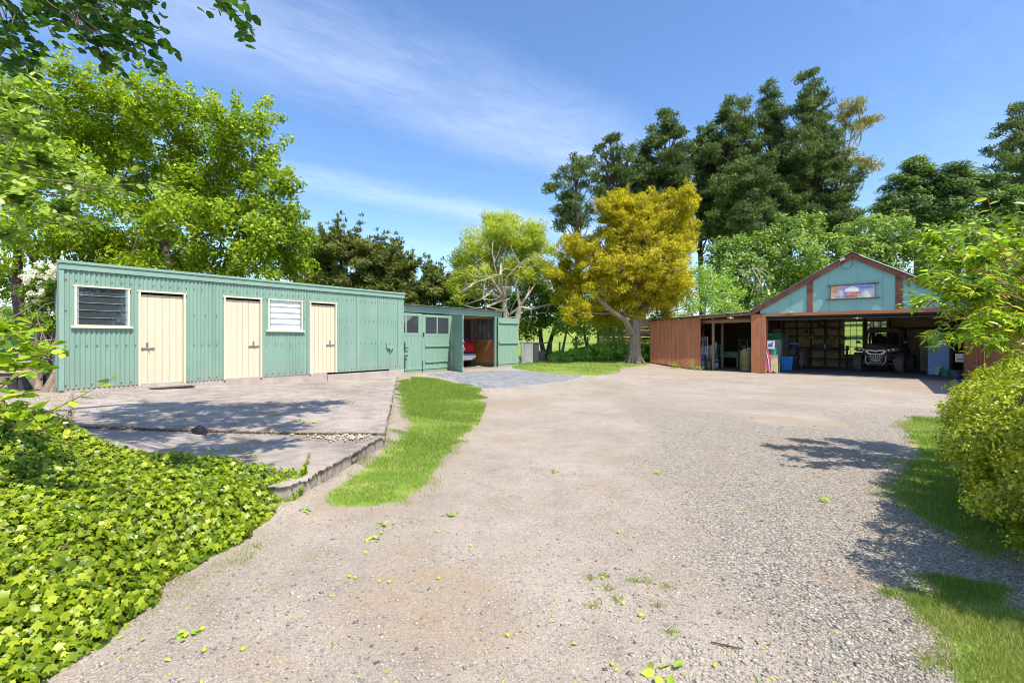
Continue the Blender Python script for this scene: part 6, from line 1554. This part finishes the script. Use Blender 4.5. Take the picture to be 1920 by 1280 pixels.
# pines
def pine(px, top, hw, bot, Y, lab, seed, lm=L_PINE, lean=0, trunkbot=None, dens=1.0):
    st = RNG.bit_generator.state
    lobes = []; bot -= 14; n = max(6, int((bot-top)/15))
    r = np.random.default_rng(seed)
    for k in range(n):
        t = k/(n-1); w = 1.15*hw*(.30+.70*min(1, t*2.2)**.8)*(.75+.5*r.random())
        if t > .8: w *= .85
        m = 4 if t < .12 else 8
        for j in range(m):
            if r.random() < .12 and t > .2: continue
            a = r.random()*6.28; d = w*(.25+.7*r.random()); rr_ = hw*(.13+.13*r.random())*(.75+.35*min(1, t*3))
            X = px+lean*t+cos(a)*d; yo = sin(a)*d/F*Y
            X += r.normal()*hw*.06; lobes.append((*at(X, top+(bot-top)*t+rr_*.8+r.uniform(-6, 6), Y+yo), rr_/F*Y, rr_/F*Y*.62))
    x, yy, _ = at(px+lean, 500, Y); base = np.array([x, yy, float(gh(x, yy))-.2])
    topw = np.array(at(px, top+26, Y)); p = arc(base, topw, .02, 12)
    tree('pine_tree', lab, 'tree', base, [(p, np.linspace(.42, .05, 12))], [], lm, DBARK, extra_subs=None) if False else None
    root = empty('pine_tree', tuple(base), 0, lab, 'tree', 'dark pines on the rise behind the garage')
    tb = MB(); tb.tube(p-base, np.linspace(.45, .06, 12), 8)
    for lb in lobes[::1]:
        c = np.array(lb[:3]); h = c[2]-1.2-.25*np.linalg.norm(c[:2]-base[:2]); t = np.clip((h-base[2])/(topw[2]-base[2]), .05, .97); s = base+(topw-base)*t; s = p[int(t*11)]
        tb.tube(arc(s, c, .15, 5, -.04)-base, np.linspace(.10, .03, 5), 4)
    tb.build('trunk', DBARK, root, fix=False)
    C, Rr = sub_clumps(lobes, 1.9*dens, .38*Y/52, .30, .5)
    P, d, idx = crown_points((C, Rr), 24, .6, .2); m = len(P)
    T = rdir(m)*.7+d*.5+np.array([0, 0, .75]); N = rdir(m)*.8+d*.4+np.array([0, 0, .35])
    rn = np.clip(.45*RNG.random(len(C))[idx]+.55*RNG.random(m), 0, 1)
    V, fs, r_ = leaves(P-base, N, T, .40*(.6+.7*RNG.random(m))*Y/52, .11*(.7+.6*RNG.random(m))*Y/52, rn, 'diamond')
    link('crown', np_mesh('crown', V, fs, {'rnd': r_}), lm, root)
for a in ((1078, 292, 44, 430, 50, 'leftmost and shortest pine of the row behind the golden conifer', 1), (1150, 256, 48, 440, 52, 'second pine from the left in the row on the rise', 2), (1248, 208, 62, 440, 54, 'broad round headed pine above the golden conifer', 3),
          (1318, 238, 44, 440, 57, 'lower pine tucked right of the broad round headed one', 4), (1378, 186, 60, 445, 53, 'pine with a rounded crown near the middle of the row', 5), (1444, 160, 44, 440, 55, 'narrow upright pine left of the tallest one', 6),
          (1520, 137, 58, 445, 51, 'tallest pine with its dark trunk showing through the crown', 7), (1566, 250, 44, 445, 50, 'low spreading pine at the right end of the row', 8, L_PINE, 14), (1420, 290, 70, 448, 48, 'wide lower pine filling the gap in front of the row', 9)): pine(*a)
for a in ((1205, 300, 46, 440, 56, 'lower pine filling the gap behind the crown of the golden conifer', 21), (1345, 262, 44, 442, 58, 'half hidden pine left of the rounded middle crown', 22), (1480, 250, 50, 445, 57, 'half hidden pine between the narrow pine and the tallest one', 23)): pine(*a)
pine(1915, 200, 62, 470, 42, 'bluish dark pine at the far right edge of the picture', 12)

# eucalypt
b, tk = trk(1560, 58, [(1588, 300, 58)], .5, .2, 8)
tree('eucalyptus_tree', 'sparse tan leaved gum tree leaning out right of the tallest pine', 'tree', b, tk, px_lobes([(1590, 208, 18), (1608, 206, 14), (1583, 232, 12), (1618, 232, 13), (1634, 228, 8), (1600, 240, 10), (1605, 300, 15), (1622, 304, 12), (1636, 308, 7), (1590, 310, 12)], 58, 1),
     L_EUC, PALEB, sub=(.7, .65), per=40, leaf=(.55, .10), tdir='up', up=.2, rand=.9, lr=.14, flat=.5)
# feathery acacias
b, tk = trk(1712, 39, [(1712, 360, 39), (1690, 390, 39)], .3, .14)
tree('acacia_tree', 'feathery dark green tree with a stepped top above the garage roof', 'tree', b, tk, px_lobes([(1720, 298, 14, 0, .5), (1722, 322, 24, 0, .6), (1700, 312, 12, 0, .5), (1688, 345, 26, 0, .6), (1735, 345, 30, 0, .7), (1670, 380, 24, 0, .6), (1710, 378, 38, 0, .7), (1652, 392, 16, 0, .5), (1680, 412, 34, 0, .7), (1740, 400, 34, 0, .7)], 39),
     L_ACA, DBARK, sub=(1.1, .55), per=80, leaf=(.34, .10), up=.8, rand=.6, lr=.12, flat=.42, clumprnd=.5)
b, tk = trk(1815, 38, [(1800, 370, 38), (1850, 390, 38)], .3, .14)
tree('acacia_tree', 'wide dome topped feathery tree left of the bluish pine', 'tree', b, tk, px_lobes([(1790, 325, 24, 0, .6), (1820, 330, 28, 0, .6), (1770, 345, 24, 0, .6), (1850, 345, 28, 0, .6), (1790, 370, 38, 0, .7), (1845, 380, 38, 0, .7), (1880, 370, 26, 0, .6), (1770, 410, 36, 0, .7), (1830, 415, 38, 0, .7), (1890, 410, 34, 0, .7), (1930, 400, 34, 0, .7)], 38),
     L_ACA, DBARK, sub=(1.1, .55), per=80, leaf=(.34, .10), up=.8, rand=.6, lr=.12, flat=.42, clumprnd=.5)
# leafy trees behind the garage
for px, Y, tops, lb, lab in ((1395, 31, [(1395, 540), (1350, 550)], [(1340, 478, 28), (1375, 472, 32), (1412, 460, 32), (1345, 520, 36), (1395, 515, 42), (1440, 500, 38), (1370, 560, 38), (1420, 560, 36), (1445, 455, 24)], 'leafy green tree between the golden conifer and the gable roof'),
    (1500, 31.5, [(1500, 520), (1540, 510)], [(1475, 438, 32), (1515, 424, 28), (1550, 438, 32), (1490, 480, 46), (1545, 485, 44), (1480, 530, 40), (1530, 530, 40), (1450, 550, 30)], 'leafy tree with pale highlights directly behind the left roof slope'),
    (1630, 31.5, [(1630, 500), (1670, 500)], [(1600, 438, 32), (1640, 430, 30), (1680, 440, 34), (1620, 480, 46), (1675, 485, 44), (1590, 480, 36)], 'leafy tree with pale highlights directly behind the gable peak'),
    (1770, 30, [(1750, 500), (1800, 500)], [(1725, 455, 34), (1765, 450, 32), (1810, 452, 36), (1735, 500, 46), (1790, 500, 46), (1850, 480, 44), (1900, 490, 46), (1840, 540, 46), (1900, 550, 50), (1770, 545, 40)], 'leafy tree behind the right roof slope and the fruit tree')):
    b, tk = trk(px, Y, [(a_, c_, Y) for a_, c_ in tops], .25, .12)
    tree('broadleaf_tree', lab, 'tree', b, tk, px_lobes(lb, Y, 1.1), L_HEDGE, BARK, sub=(1.05, .5), per=52, leaf=(.21, .15), up=.5, rand=.8, lr=.09, clumprnd=.4)
b, tk = trk(1325, 25.8, [(1325, 560, 25.8), (1290, 570, 25.8)], .10, .06)
tree('shrub', 'rounded pale lime shrub with bare twigs behind the lean-to roof', 'shrub', b, tk, px_lobes([(1298, 528, 30), (1335, 520, 26), (1362, 552, 32), (1280, 566, 34), (1390, 578, 18), (1328, 575, 38), (1255, 585, 22), (1370, 588, 24), (1310, 500, 14), (1270, 602, 18), (1300, 604, 20), (1340, 602, 18), (1240, 600, 12)], 25.8, .7), L_LIGHT, PALEB, sub=(1.9, .34), per=48, leaf=(.12, .07), lr=.05, twigs=6)
m = MB(); o_ = empty('dead_branch', at(1415, 520, 29.3), 0, 'grey dead branch hanging in the green tree above the lean-to', 'branch'); z0 = np.array(at(1415, 520, 29.3))
for k_ in range(14): m.tube(arc((RNG.normal()*.2, RNG.normal()*.1, .6), (RNG.normal()*.8, RNG.normal()*.2, -1.0+RNG.normal()*.4), .4, 6), np.linspace(.035, .01, 6), 4)
m.build('branch', PALEB, o_, fix=False)

# ground cover under the yew and in the paddock edge
def clumpstuff(name, lab, C, Rr, per, leaf, lm, shape='leaf', flat=.8, kind='stuff', tdir=None):
    P, d, idx = crown_points((np.array(C), np.array(Rr)), per, flat, .2); n = len(P)
    T = rdir(n)+(np.array([0, 0, 1.2]) if tdir == 'up' else 0); N = d+rdir(n)*.7+np.array([0, 0, .5])
    V, fs, r_ = leaves(P, N, T, leaf[0]*(.6+.8*RNG.random(n)), leaf[1]*(.6+.8*RNG.random(n)), np.clip(RNG.random(n)*.7+.3*RNG.random(len(C))[idx], 0, 1), shape)
    return tag(link(name, np_mesh(name, V, fs, {'rnd': r_}), lm), lab, kind=kind)
C = []; Rr = []
for i in range(230):
    px = RNG.uniform(1035, 1235); Y = RNG.uniform(23.2, 26.3); x = (px-960)/F*Y; t_ = sstep(1040, 1150, px); h = RNG.uniform(.05, .25+.55*t_); C.append((x, Y, float(gh(x, Y))+h)); Rr.append(RNG.uniform(.22, .42))
clumpstuff('undergrowth', 'lush weeds along the paddock fence and behind the yellow tree trunk', C, Rr, 70, (.16, .07), leafmat('leaf_weed', [(.11, .22, .03), (.23, .40, .05), (.36, .52, .09), (.56, .62, .22)], .35, .45), tdir='up')
C = [(( px-960)/F*Y, Y, float(gh((px-960)/F*Y, Y))+RNG.uniform(.1, .7)) for px, Y in zip(RNG.uniform(1195, 1222, 40), RNG.uniform(22.9, 25, 40))]
clumpstuff('undergrowth', 'tall weeds in the gap between the yellow tree and the red brown boards', C, np.full(40, .28), 60, (.2, .06), MATS['leaf_weed'], tdir='up')
for px, py, h, lab in ((1294, 692, .42, 'taller yellowish weed growing against the lean-to boards'), (1263, 690, .28, 'small dry weed at the left of the lean-to boards'), (1308, 694, .15, 'lowest weed tuft at the corner of the lean-to opening')):
    x, y = g2w(px, py); o_ = empty('weed', (x, y-.1, float(gh(x, y))), 0, lab, 'weed'); m = 110; q = RNG.random(m)
    P = np.stack([RNG.normal(size=m)*.10*(1-q*.3), RNG.normal(size=m)*.06, q*h], 1); T = rdir(m)+np.array([0, 0, 1.]); v, f_, r_ = leaves(P, rdir(m), T, .08, .02, RNG.random(m), 'leaf')
    link('foliage', np_mesh('foliage', v, f_, {'rnd': r_}), L_LIGHT, o_)
    mm = MB()
    for k_ in range(5): mm.tube([(0, 0, 0), (RNG.normal()*.08, RNG.normal()*.04, h*RNG.uniform(.7, 1.1))], .006, 4)
    mm.build('stem', TWIG, o_, fix=False)

# ------------------------------------------------------------------ twiggy near foliage
def twig_leaves(pts, nl, L, W, droop=.3, spread=.9):
    """leaf positions and directions along one twig"""
    pts = np.array(pts); k = len(pts); t = np.linspace(.12, 1, nl); P = []; T = []
    seg = t*(k-1); i = np.minimum(seg.astype(int), k-2); f = (seg-i)[:, None]; P = pts[i]*(1-f)+pts[i+1]*f; D = unit(pts[i+1]-pts[i])
    side = unit(np.cross(D, np.array([0, 0, 1.]))+1e-6)*np.where(np.arange(nl) % 2, 1, -1)[:, None]
    T = unit(D*.7+side*spread+RNG.normal(size=(nl, 3))*.35-np.array([0, 0, droop]))
    N = unit(np.array([0, 0, 1.])+RNG.normal(size=(nl, 3))*.5)
    return P, N, T
def twiggy(name, lab, cat, base, trunks, lobes, ntips, tl, nl, leaf, shape, lm, bark, droop=.3, updir=(0, 0, .2), tr=.006, limb=.03, extra=(), sub=3, outw=.6, cnt=None, spread=.9, nmin=2):
    base = np.array(base, float); root = empty(name, tuple(base), 0, lab, cat); tb = MB()
    for p, r in trunks: tb.tube(np.array(p)-base, r, 9)
    tips = [np.array(t[0][-1], float) for t in trunks]; PP = []; NN = []; TT = []
    cen = np.mean([l[:3] for l in lobes], axis=0)
    for lb in lobes:
        c = np.array(lb[:3]); s = tips[int(np.argmin([np.linalg.norm(c-t) for t in tips]))]; L_ = arc(s, c, .18, 7, .05); tb.tube(L_-base, np.linspace(limb, limb*.4, 7), 6)
        n = max(nmin, int(ntips*(lb[3]**2)/np.mean([q[3]**2 for q in lobes])))
        for j in range(n):
            o = unit(RNG.normal(size=3)+unit(c-s)*outw+np.array(updir)); st = c+o*lb[3]*RNG.uniform(-.2, .45); e = st+unit(o+RNG.normal(size=3)*.3+np.array(updir))*tl*RNG.uniform(.6, 1.3)
            w = arc(st, e, .25, 5, -.04*droop); 
            if RNG.random() < .6: tb.tube(w-base, np.linspace(tr, tr*.35, 5), 4, False)
            a = twig_leaves(w, nl, 0, 0, droop, spread); PP.append(a[0]); NN.append(a[1]); TT.append(a[2])
            if j % sub == 0: tb.tube(arc(L_[RNG.integers(3, 7)], st, .2, 4)-base, np.linspace(limb*.35, tr, 4), 4, False)
    for pts, n in extra:
        tb.tube(np.array(pts)-base, np.linspace(tr*1.8, tr*.5, len(pts)), 5); a = twig_leaves(pts, n, 0, 0, droop, spread); PP.append(a[0]); NN.append(a[1]); TT.append(a[2])
    tb.build('trunk', bark, root, smooth=True, fix=False)
    P = np.concatenate(PP); N = np.concatenate(NN); T = np.concatenate(TT); n = len(P)
    v, f_, r_ = leaves(P-base, N, T, leaf[0]*(.6+.6*RNG.random(n)), leaf[1]*(.6+.6*RNG.random(n)), RNG.random(n), shape)
    link('crown', np_mesh('crown', v, f_, {'rnd': r_}), lm, root); return root

# fruit tree at the right
pb = np.array([6.1, 5.2, -.05])
PL = px_lobes([(1762, 458, 34), (1800, 490, 38), (1850, 480, 42), (1905, 470, 44), (1745, 520, 20), (1790, 545, 36), (1850, 550, 44), (1910, 555, 46), (1735, 560, 18), (1812, 590, 26), (1870, 605, 40), (1930, 610, 46), (1790, 628, 22), (1835, 632, 28), (1765, 612, 12), (1960, 520, 60), (1990, 590, 60), (1890, 645, 22), (1775, 650, 9)], 4.9, .35)
twiggy('fruit_tree', 'fruit tree with long drooping glossy leaves reaching in from the right before the garage', 'tree', pb,
       [([pb, pb+np.array([-.05, 0, .7]), (5.85, 5.1, 1.25)], [.08, .06, .035]), ([pb+np.array([-.03, 0, .6]), (6.1, 5.1, 1.6), (6.0, 5.0, 2.2)], [.06, .04, .025]), ([(6.05, 5.1, 1.2), (5.7, 4.95, 1.75)], [.035, .022])],
       PL, 26, .17, 10, (.105, .032), 'leaf', L_PEACH, TWIG, droop=.75, updir=(-.25, 0, .05), tr=.003, limb=.012, spread=.7)
pb = np.array([5.6, 4.15, -.05])
ex = [([np.array(at(1905, 500, 4.1)), np.array(at(1872, 440, 4.1)), np.array(at(1852, 372, 4.1))], 12), ([np.array(at(1900, 480, 4.0)), np.array(at(1850, 445, 4.0)), np.array(at(1818, 418, 4.0))], 11), ([np.array(at(1925, 470, 4.0)), np.array(at(1915, 430, 4.0)), np.array(at(1908, 400, 4.0))], 10), ([np.array(at(1930, 500, 4.0)), np.array(at(1885, 480, 4.0)), np.array(at(1860, 470, 4.0))], 10)]
twiggy('young_tree', 'second fruit tree with wider oval leaves and reddish shoots above the long leaved one', 'tree', pb, [([pb, (5.5, 4.1, 1.0), (5.0, 4.1, 1.9)], [.05, .04, .03])], px_lobes([(1920, 440, 24), (1885, 470, 22), (1945, 500, 40), (1930, 410, 16)], 4.05, .1), 8, .14, 8, (.085, .048), 'round', L_PEACH, TWIG, droop=.25, extra=ex, tr=.004, limb=.014)

# clipped golden green bush at the right
def bushy(name, lab, base, lobes, nsub, sr, per, leaf, lm, stems, cat='bush'):
    base = np.array(base, float); root = empty(name, tuple(base), 0, lab, cat); tb = MB(); C, Rr = sub_clumps(lobes, nsub, sr, .74, .6)
    k = C[:, 2] > .08; C, Rr = C[k], Rr[k]
    for lb in lobes:
        c = np.array(lb[:3])
        for j in range(stems): tb.tube(arc(base+np.array([RNG.normal()*.08, RNG.normal()*.08, 0]), c+rdir(1)[0]*lb[3]*.8, .25, 6)-base, np.linspace(.022, .006, 6), 5, False)
    tb.build('stem', BARK, root, fix=False)
    P, d, idx = crown_points((C, Rr), per, .85, .15); n = len(P); N = d+rdir(n)*.6+np.array([0, 0, .5]); T = rdir(n)+d*.9
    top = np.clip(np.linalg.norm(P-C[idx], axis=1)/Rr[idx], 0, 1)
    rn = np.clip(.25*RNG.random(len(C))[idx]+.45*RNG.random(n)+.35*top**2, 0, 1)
    v, f_, r_ = leaves(P-base, N, T, leaf[0]*(.6+.7*RNG.random(n)), leaf[1]*(.6+.7*RNG.random(n)), rn, 'leaf'); link('foliage', np_mesh('foliage', v, f_, {'rnd': r_}), lm, root)
bushy('golden_bush', 'dense rounded golden green bush at the right edge of the gravel', (4.45, 3.4, 0), [(4.55, 3.95, .66, .62), (3.78, 2.75, .62, .80), (4.4, 3.45, .72, .72), (5.1, 4.35, .70, .68), (4.4, 2.6, .7, .9), (4.1, 3.1, .75, .72), (4.05, 3.4, .50, .55), (5.0, 3.6, .8, .7), (5.7, 4.7, .75, .7), (3.42, 2.38, .70, .60), (3.45, 2.0, .95, .6), (3.15, 2.15, 1.25, .45)], 48, .07, 40, (.031, .019), L_BUSH, 8)

# near left tree with round leaves, and sprigs above the ivy
pb = np.array([-6.0, 3.4, 0])
ex = [([np.array(at(150, 360, 3.3)), np.array(at(240, 345, 3.3)), np.array(at(325, 352, 3.3))], 16), ([np.array(at(100, 400, 3.2)), np.array(at(180, 420, 3.2)), np.array(at(240, 400, 3.2))], 12)]
twiggy('round_leaved_tree', 'near tree with round pale green leaves reaching in from the left edge', 'tree', pb, [([pb, pb+np.array([.1, 0, 1.2]), pb+np.array([.5, .1, 2.6])], [.10, .08, .05])],
       px_lobes([(-10, 200, 44), (30, 250, 44), (-20, 310, 50), (60, 300, 42), (110, 340, 34), (20, 370, 44), (90, 390, 34), (160, 355, 24), (0, 440, 24), (50, 180, 24), (200, 350, 14)], 3.3, .3), 20, .18, 10, (.062, .046), 'round', L_ROUND, BARK, droop=.25, updir=(.35, 0, .1), tr=.003, limb=.007, sub=6, extra=ex)

pb = np.array([-4.3, 3.0, .5])
twiggy('sapling', 'sapling with large oval leaves rising out of the ivy at the left edge', 'sapling', pb, [([pb, pb+np.array([.1, 0, .5]), pb+np.array([.25, 0, 1.0])], [.03, .022, .012])],
       px_lobes([(8, 690, 16), (20, 650, 14), (-10, 620, 20), (15, 760, 14)], 2.9, .12), 7, .2, 8, (.088, .056), 'round', L_PEACH, TWIG, droop=.2, updir=(.5, 0, .1), tr=.003, limb=.008,
       extra=[([np.array(at(20, 805, 2.85)), np.array(at(80, 778, 2.8)), np.array(at(140, 748, 2.75)), np.array(at(215, 708, 2.7))], 13), ([np.array(at(-30, 700, 2.8)), np.array(at(20, 672, 2.8)), np.array(at(95, 662, 2.8))], 11), ([np.array(at(-20, 660, 2.8)), np.array(at(20, 630, 2.8)), np.array(at(62, 618, 2.8))], 10), ([np.array(at(60, 815, 2.9)), np.array(at(100, 795, 2.9)), np.array(at(128, 808, 2.9))], 8), ([np.array(at(-20, 740, 2.7)), np.array(at(40, 700, 2.7)), np.array(at(88, 690, 2.7))], 9)])
# tree overhead: its outer twigs hang into the top left corner and its crown shades the pad
pb = np.array([-7.6, .6, 0]); ov = px_lobes([(30, 25, 22), (80, 8, 22), (130, 12, 22), (180, 20, 20), (225, 32, 18), (252, 55, 9), (150, 55, 14), (195, 68, 8), (15, 70, 12), (0, 105, 10), (408, -6, 9), (60, -14, 18), (160, -16, 20), (220, -8, 14)], 3.9, .25)
shade = []
for px, py in ((200, 762), (250, 752), (310, 750), (370, 750), (430, 748), (490, 746), (545, 745), (590, 743), (290, 782), (350, 780), (410, 782), (460, 778), (310, 836), (370, 842), (430, 828), (490, 822), (350, 880), (500, 765), (330, 765), (270, 800), (240, 770), (390, 765), (450, 760), (540, 758), (610, 741), (570, 755), (420, 752), (350, 742), (280, 742), (520, 790), (400, 870)):
    gx0, gy0 = g2w(px, py, .25)
    gx0 = min(gx0, 8)
    h = 3.5
    while .3+h < CAMZ+.80*max(.2, gy0+SY/SZ*h)+.75: h += .1
    h += RNG.uniform(0, .9)
    shade.append((gx0+SX/SZ*h, gy0+SY/SZ*h, .3+h, .50, .3))
top_ = pb+np.array([.5, .3, 4.6])
twiggy('overhanging_tree', 'dark leaved tree overhead whose twigs hang into the top left corner', 'tree', pb, [([pb, pb+np.array([.2, .1, 2.3]), top_], [.28, .22, .16]), ([top_, (-5.5, 2.6, 6.6), (-3.6, 4.0, 7.6)], [.14, .09, .05]), ([top_, (-5.6, 2.2, 5.4), (-4.4, 3.6, 5.2)], [.10, .05, .03])],
       ov+shade, 26, .30, 9, (.085, .066), 'round', L_OVER, BARK, droop=.55, updir=(.2, .1, 0), tr=.004, limb=.014, nmin=7, extra=[([np.array(at(150, -20, 4)), np.array(at(230, 10, 4)), np.array(at(262, 60, 4))], 14), ([np.array(at(395, -30, 4)), np.array(at(415, 0, 4)), np.array(at(428, 18, 4))], 8)])

# climber on its stump beside the shed
sx, sy, _ = at(95, 730, 9.2); sb = np.array([sx, sy, float(gh(sx, sy))-.05])
st_ = []
for k_ in range(9):
    a = k_*.7; o_ = np.array([.13*cos(a), .13*sin(a), 0]); st_.append((arc(sb+o_*1.3, sb+o_*.7+np.array([RNG.normal()*.06, RNG.normal()*.06, 1.3+RNG.random()*.4]), .15, 7), np.linspace(.075, .035, 7)))
for k_ in range(26): st_.append((arc(sb+np.array([RNG.normal()*.14, -.1+RNG.normal()*.08, .6+RNG.random()*.5]), sb+np.array([RNG.normal()*.22, -.1+RNG.normal()*.1, 1.2+RNG.random()*.9]), .6, 6), np.linspace(.012, .006, 6)))
root = tree('flowering_climber', 'white flowering climber on a gnarled stump at the left end of the long shed', 'climber', sb, st_, px_lobes([(88, 518, 20), (70, 548, 24), (95, 560, 20), (82, 592, 20), (100, 500, 10), (60, 575, 16), (104, 535, 14), (96, 610, 14)], 9.25, .25),
     leafmat('leaf_climber', [(.07, .14, .02), (.18, .27, .03), (.32, .38, .06)], .3), YEWB, sub=(30, .09), per=34, leaf=(.07, .04), shape='leaf', lr=.02, twigs=3)
C, Rr = sub_clumps(px_lobes([(92, 508, 20), (72, 535, 22), (100, 525, 14), (60, 560, 12), (95, 590, 12), (60, 520, 14), (105, 500, 10)], 8.98, .15), 26, .05, .8)
P, d, idx = crown_points((C, Rr), 13, .8, .2); n = len(P); v, f_, r_ = leaves(P-sb, d+rdir(n)*.5, rdir(n), .045, .035, RNG.random(n), 'round')
link('blossom', np_mesh('blossom', v, f_, {'rnd': r_}), leafmat('blossom', [(.62, .58, .50), (.80, .78, .74)], .2), root)

# little weed on the broken slab edge
x, y = g2w(575, 868, .2); o_ = empty('weed', (x, y, float(slab_z(x, y))-.03), 0, 'brownish weed sprig in a crack at the front edge of the concrete pad', 'weed'); m = 70; q = RNG.random(m)
v, f_, r_ = leaves(np.stack([q*.03+RNG.normal(size=m)*.008, RNG.normal(size=m)*.008, q*.13], 1), rdir(m), rdir(m)+np.array([0, 0, 1]), .022, .008, RNG.random(m), 'leaf')
link('foliage', np_mesh('foliage', v, f_, {'rnd': r_}), MATS['feather_weed'], o_); mm = MB(); mm.tube([(0, 0, 0), (.015, 0, .07), (.03, 0, .13)], .004, 4); mm.build('stem', TWIG, o_)
# dead stick on the gravel
x, y = g2w(1362, 1213); o_ = empty('stick', (x, y, float(ghm(x, y))+.008), 0, 'thin dark stick lying on the near gravel', 'stick'); mm = MB(); mm.tube([(-.06, .03, 0), (0, 0, .004), (.07, -.02, 0)], [.003, .004, .002], 6); mm.tube([(.0, 0, .004), (.02, .015, .006)], .002, 5); mm.build('stick', DBARK, o_)

# ------------------------------------------------------------------ camera, sun, sky
cam = bpy.data.cameras.new('camera'); co = bpy.data.objects.new('camera', cam); COL.objects.link(co); co.location = (0, 0, CAMZ); co.rotation_euler = (R(90), 0, 0)
cam.sensor_width = 36; cam.lens = 36*F/1920; cam.shift_y = -5/1920; cam.clip_end = 3000; cam.clip_start = .05; scene.camera = co
sun = bpy.data.lights.new('sun', 'SUN'); sun.energy = 4.85; sun.angle = R(.53); sun.color = (1, .94, .84)
so = bpy.data.objects.new('sun', sun); COL.objects.link(so)
from mathutils import Vector
so.rotation_euler = Vector((SX, SY, SZ)).to_track_quat('Z', 'Y').to_euler()
w = bpy.data.worlds.new('World'); scene.world = w; w.use_nodes = True; nt = w.node_tree; nt.nodes.clear()
out = nt.nodes.new('ShaderNodeOutputWorld'); bg = nt.nodes.new('ShaderNodeBackground'); bg.inputs[1].default_value = .12
sky = nt.nodes.new('ShaderNodeTexSky'); sky.sky_type = 'NISHITA'; sky.sun_disc = False; sky.sun_elevation = ELEV; sky.sun_rotation = atan2(SX, SY); sky.air_density = 1.0; sky.dust_density = .6; sky.ozone_density = 2.5; sky.altitude = 50
tc = nt.nodes.new('ShaderNodeTexCoord').outputs['Generated']; sp = nt.nodes.new('ShaderNodeSeparateXYZ'); nt.links.new(tc, sp.inputs[0])
den = math_(nt, 'MAXIMUM', sp.outputs[2], .06)
X = math_(nt, 'DIVIDE', sp.outputs[0], den); Yc = math_(nt, 'DIVIDE', sp.outputs[1], den)
al = math_(nt, 'ADD', math_(nt, 'MULTIPLY', X, .8), math_(nt, 'MULTIPLY', Yc, .6)); ac = math_(nt, 'ADD', math_(nt, 'MULTIPLY', X, -.6), math_(nt, 'MULTIPLY', Yc, .8))
cmb = nt.nodes.new('ShaderNodeCombineXYZ'); nt.links.new(math_(nt, 'MULTIPLY', al, .8), cmb.inputs[0]); nt.links.new(math_(nt, 'MULTIPLY', ac, 1.25), cmb.inputs[1])
n1 = noise(nt, cmb.outputs[0], 1.3, 9, .62, dist=.6); n2 = noise(nt, cmb.outputs[0], 5, 8, .7, stretch=(1, 1.5, 1), dist=.8)
def band(c, wd, amp):
    d = math_(nt, 'DIVIDE', math_(nt, 'SUBTRACT', ac, c), wd); return math_(nt, 'MULTIPLY', math_(nt, 'EXPONENT', math_(nt, 'MULTIPLY', math_(nt, 'MULTIPLY', d, d), -1)), amp)
bands = math_(nt, 'ADD', math_(nt, 'ADD', band(1.70, .42, .70), band(3.05, .30, .75)), math_(nt, 'ADD', band(.35, .5, .25), band(4.6, .6, .4)))
cl = math_(nt, 'MULTIPLY', bands, math_(nt, 'ADD', math_(nt, 'MULTIPLY', n1, 1.3), math_(nt, 'MULTIPLY', math_(nt, 'SUBTRACT', n2, .5), .8)))
cl = math_(nt, 'SUBTRACT', cl, .12, clamp=True)
cl = math_(nt, 'ADD', cl, .02)
cl = math_(nt, 'MULTIPLY', cl, .62, clamp=True)
hs_ = nt.nodes.new('ShaderNodeHueSaturation'); hs_.inputs['Saturation'].default_value = 1.16; hs_.inputs['Value'].default_value = 1.58; hs_.inputs['Hue'].default_value = .504; nt.links.new(sky.outputs[0], hs_.inputs['Color'])
c = mix(nt, cl, hs_.outputs[0], (7.2, 7.8, 9.2))
nt.links.new(c, bg.inputs[0]); nt.links.new(bg.outputs[0], out.inputs[0])
vs = scene.view_settings; vs.view_transform = 'Standard'; vs.look = 'None'; vs.exposure = .46; vs.gamma = 1; vs.use_curve_mapping = False
cy = scene.cycles; cy.max_bounces = 6; cy.diffuse_bounces = 3; cy.glossy_bounces = 2; cy.transmission_bounces = 4; cy.transparent_max_bounces = 8; cy.use_denoising = True; cy.filter_width = 1.0; cy.caustics_reflective = False; cy.caustics_refractive = False
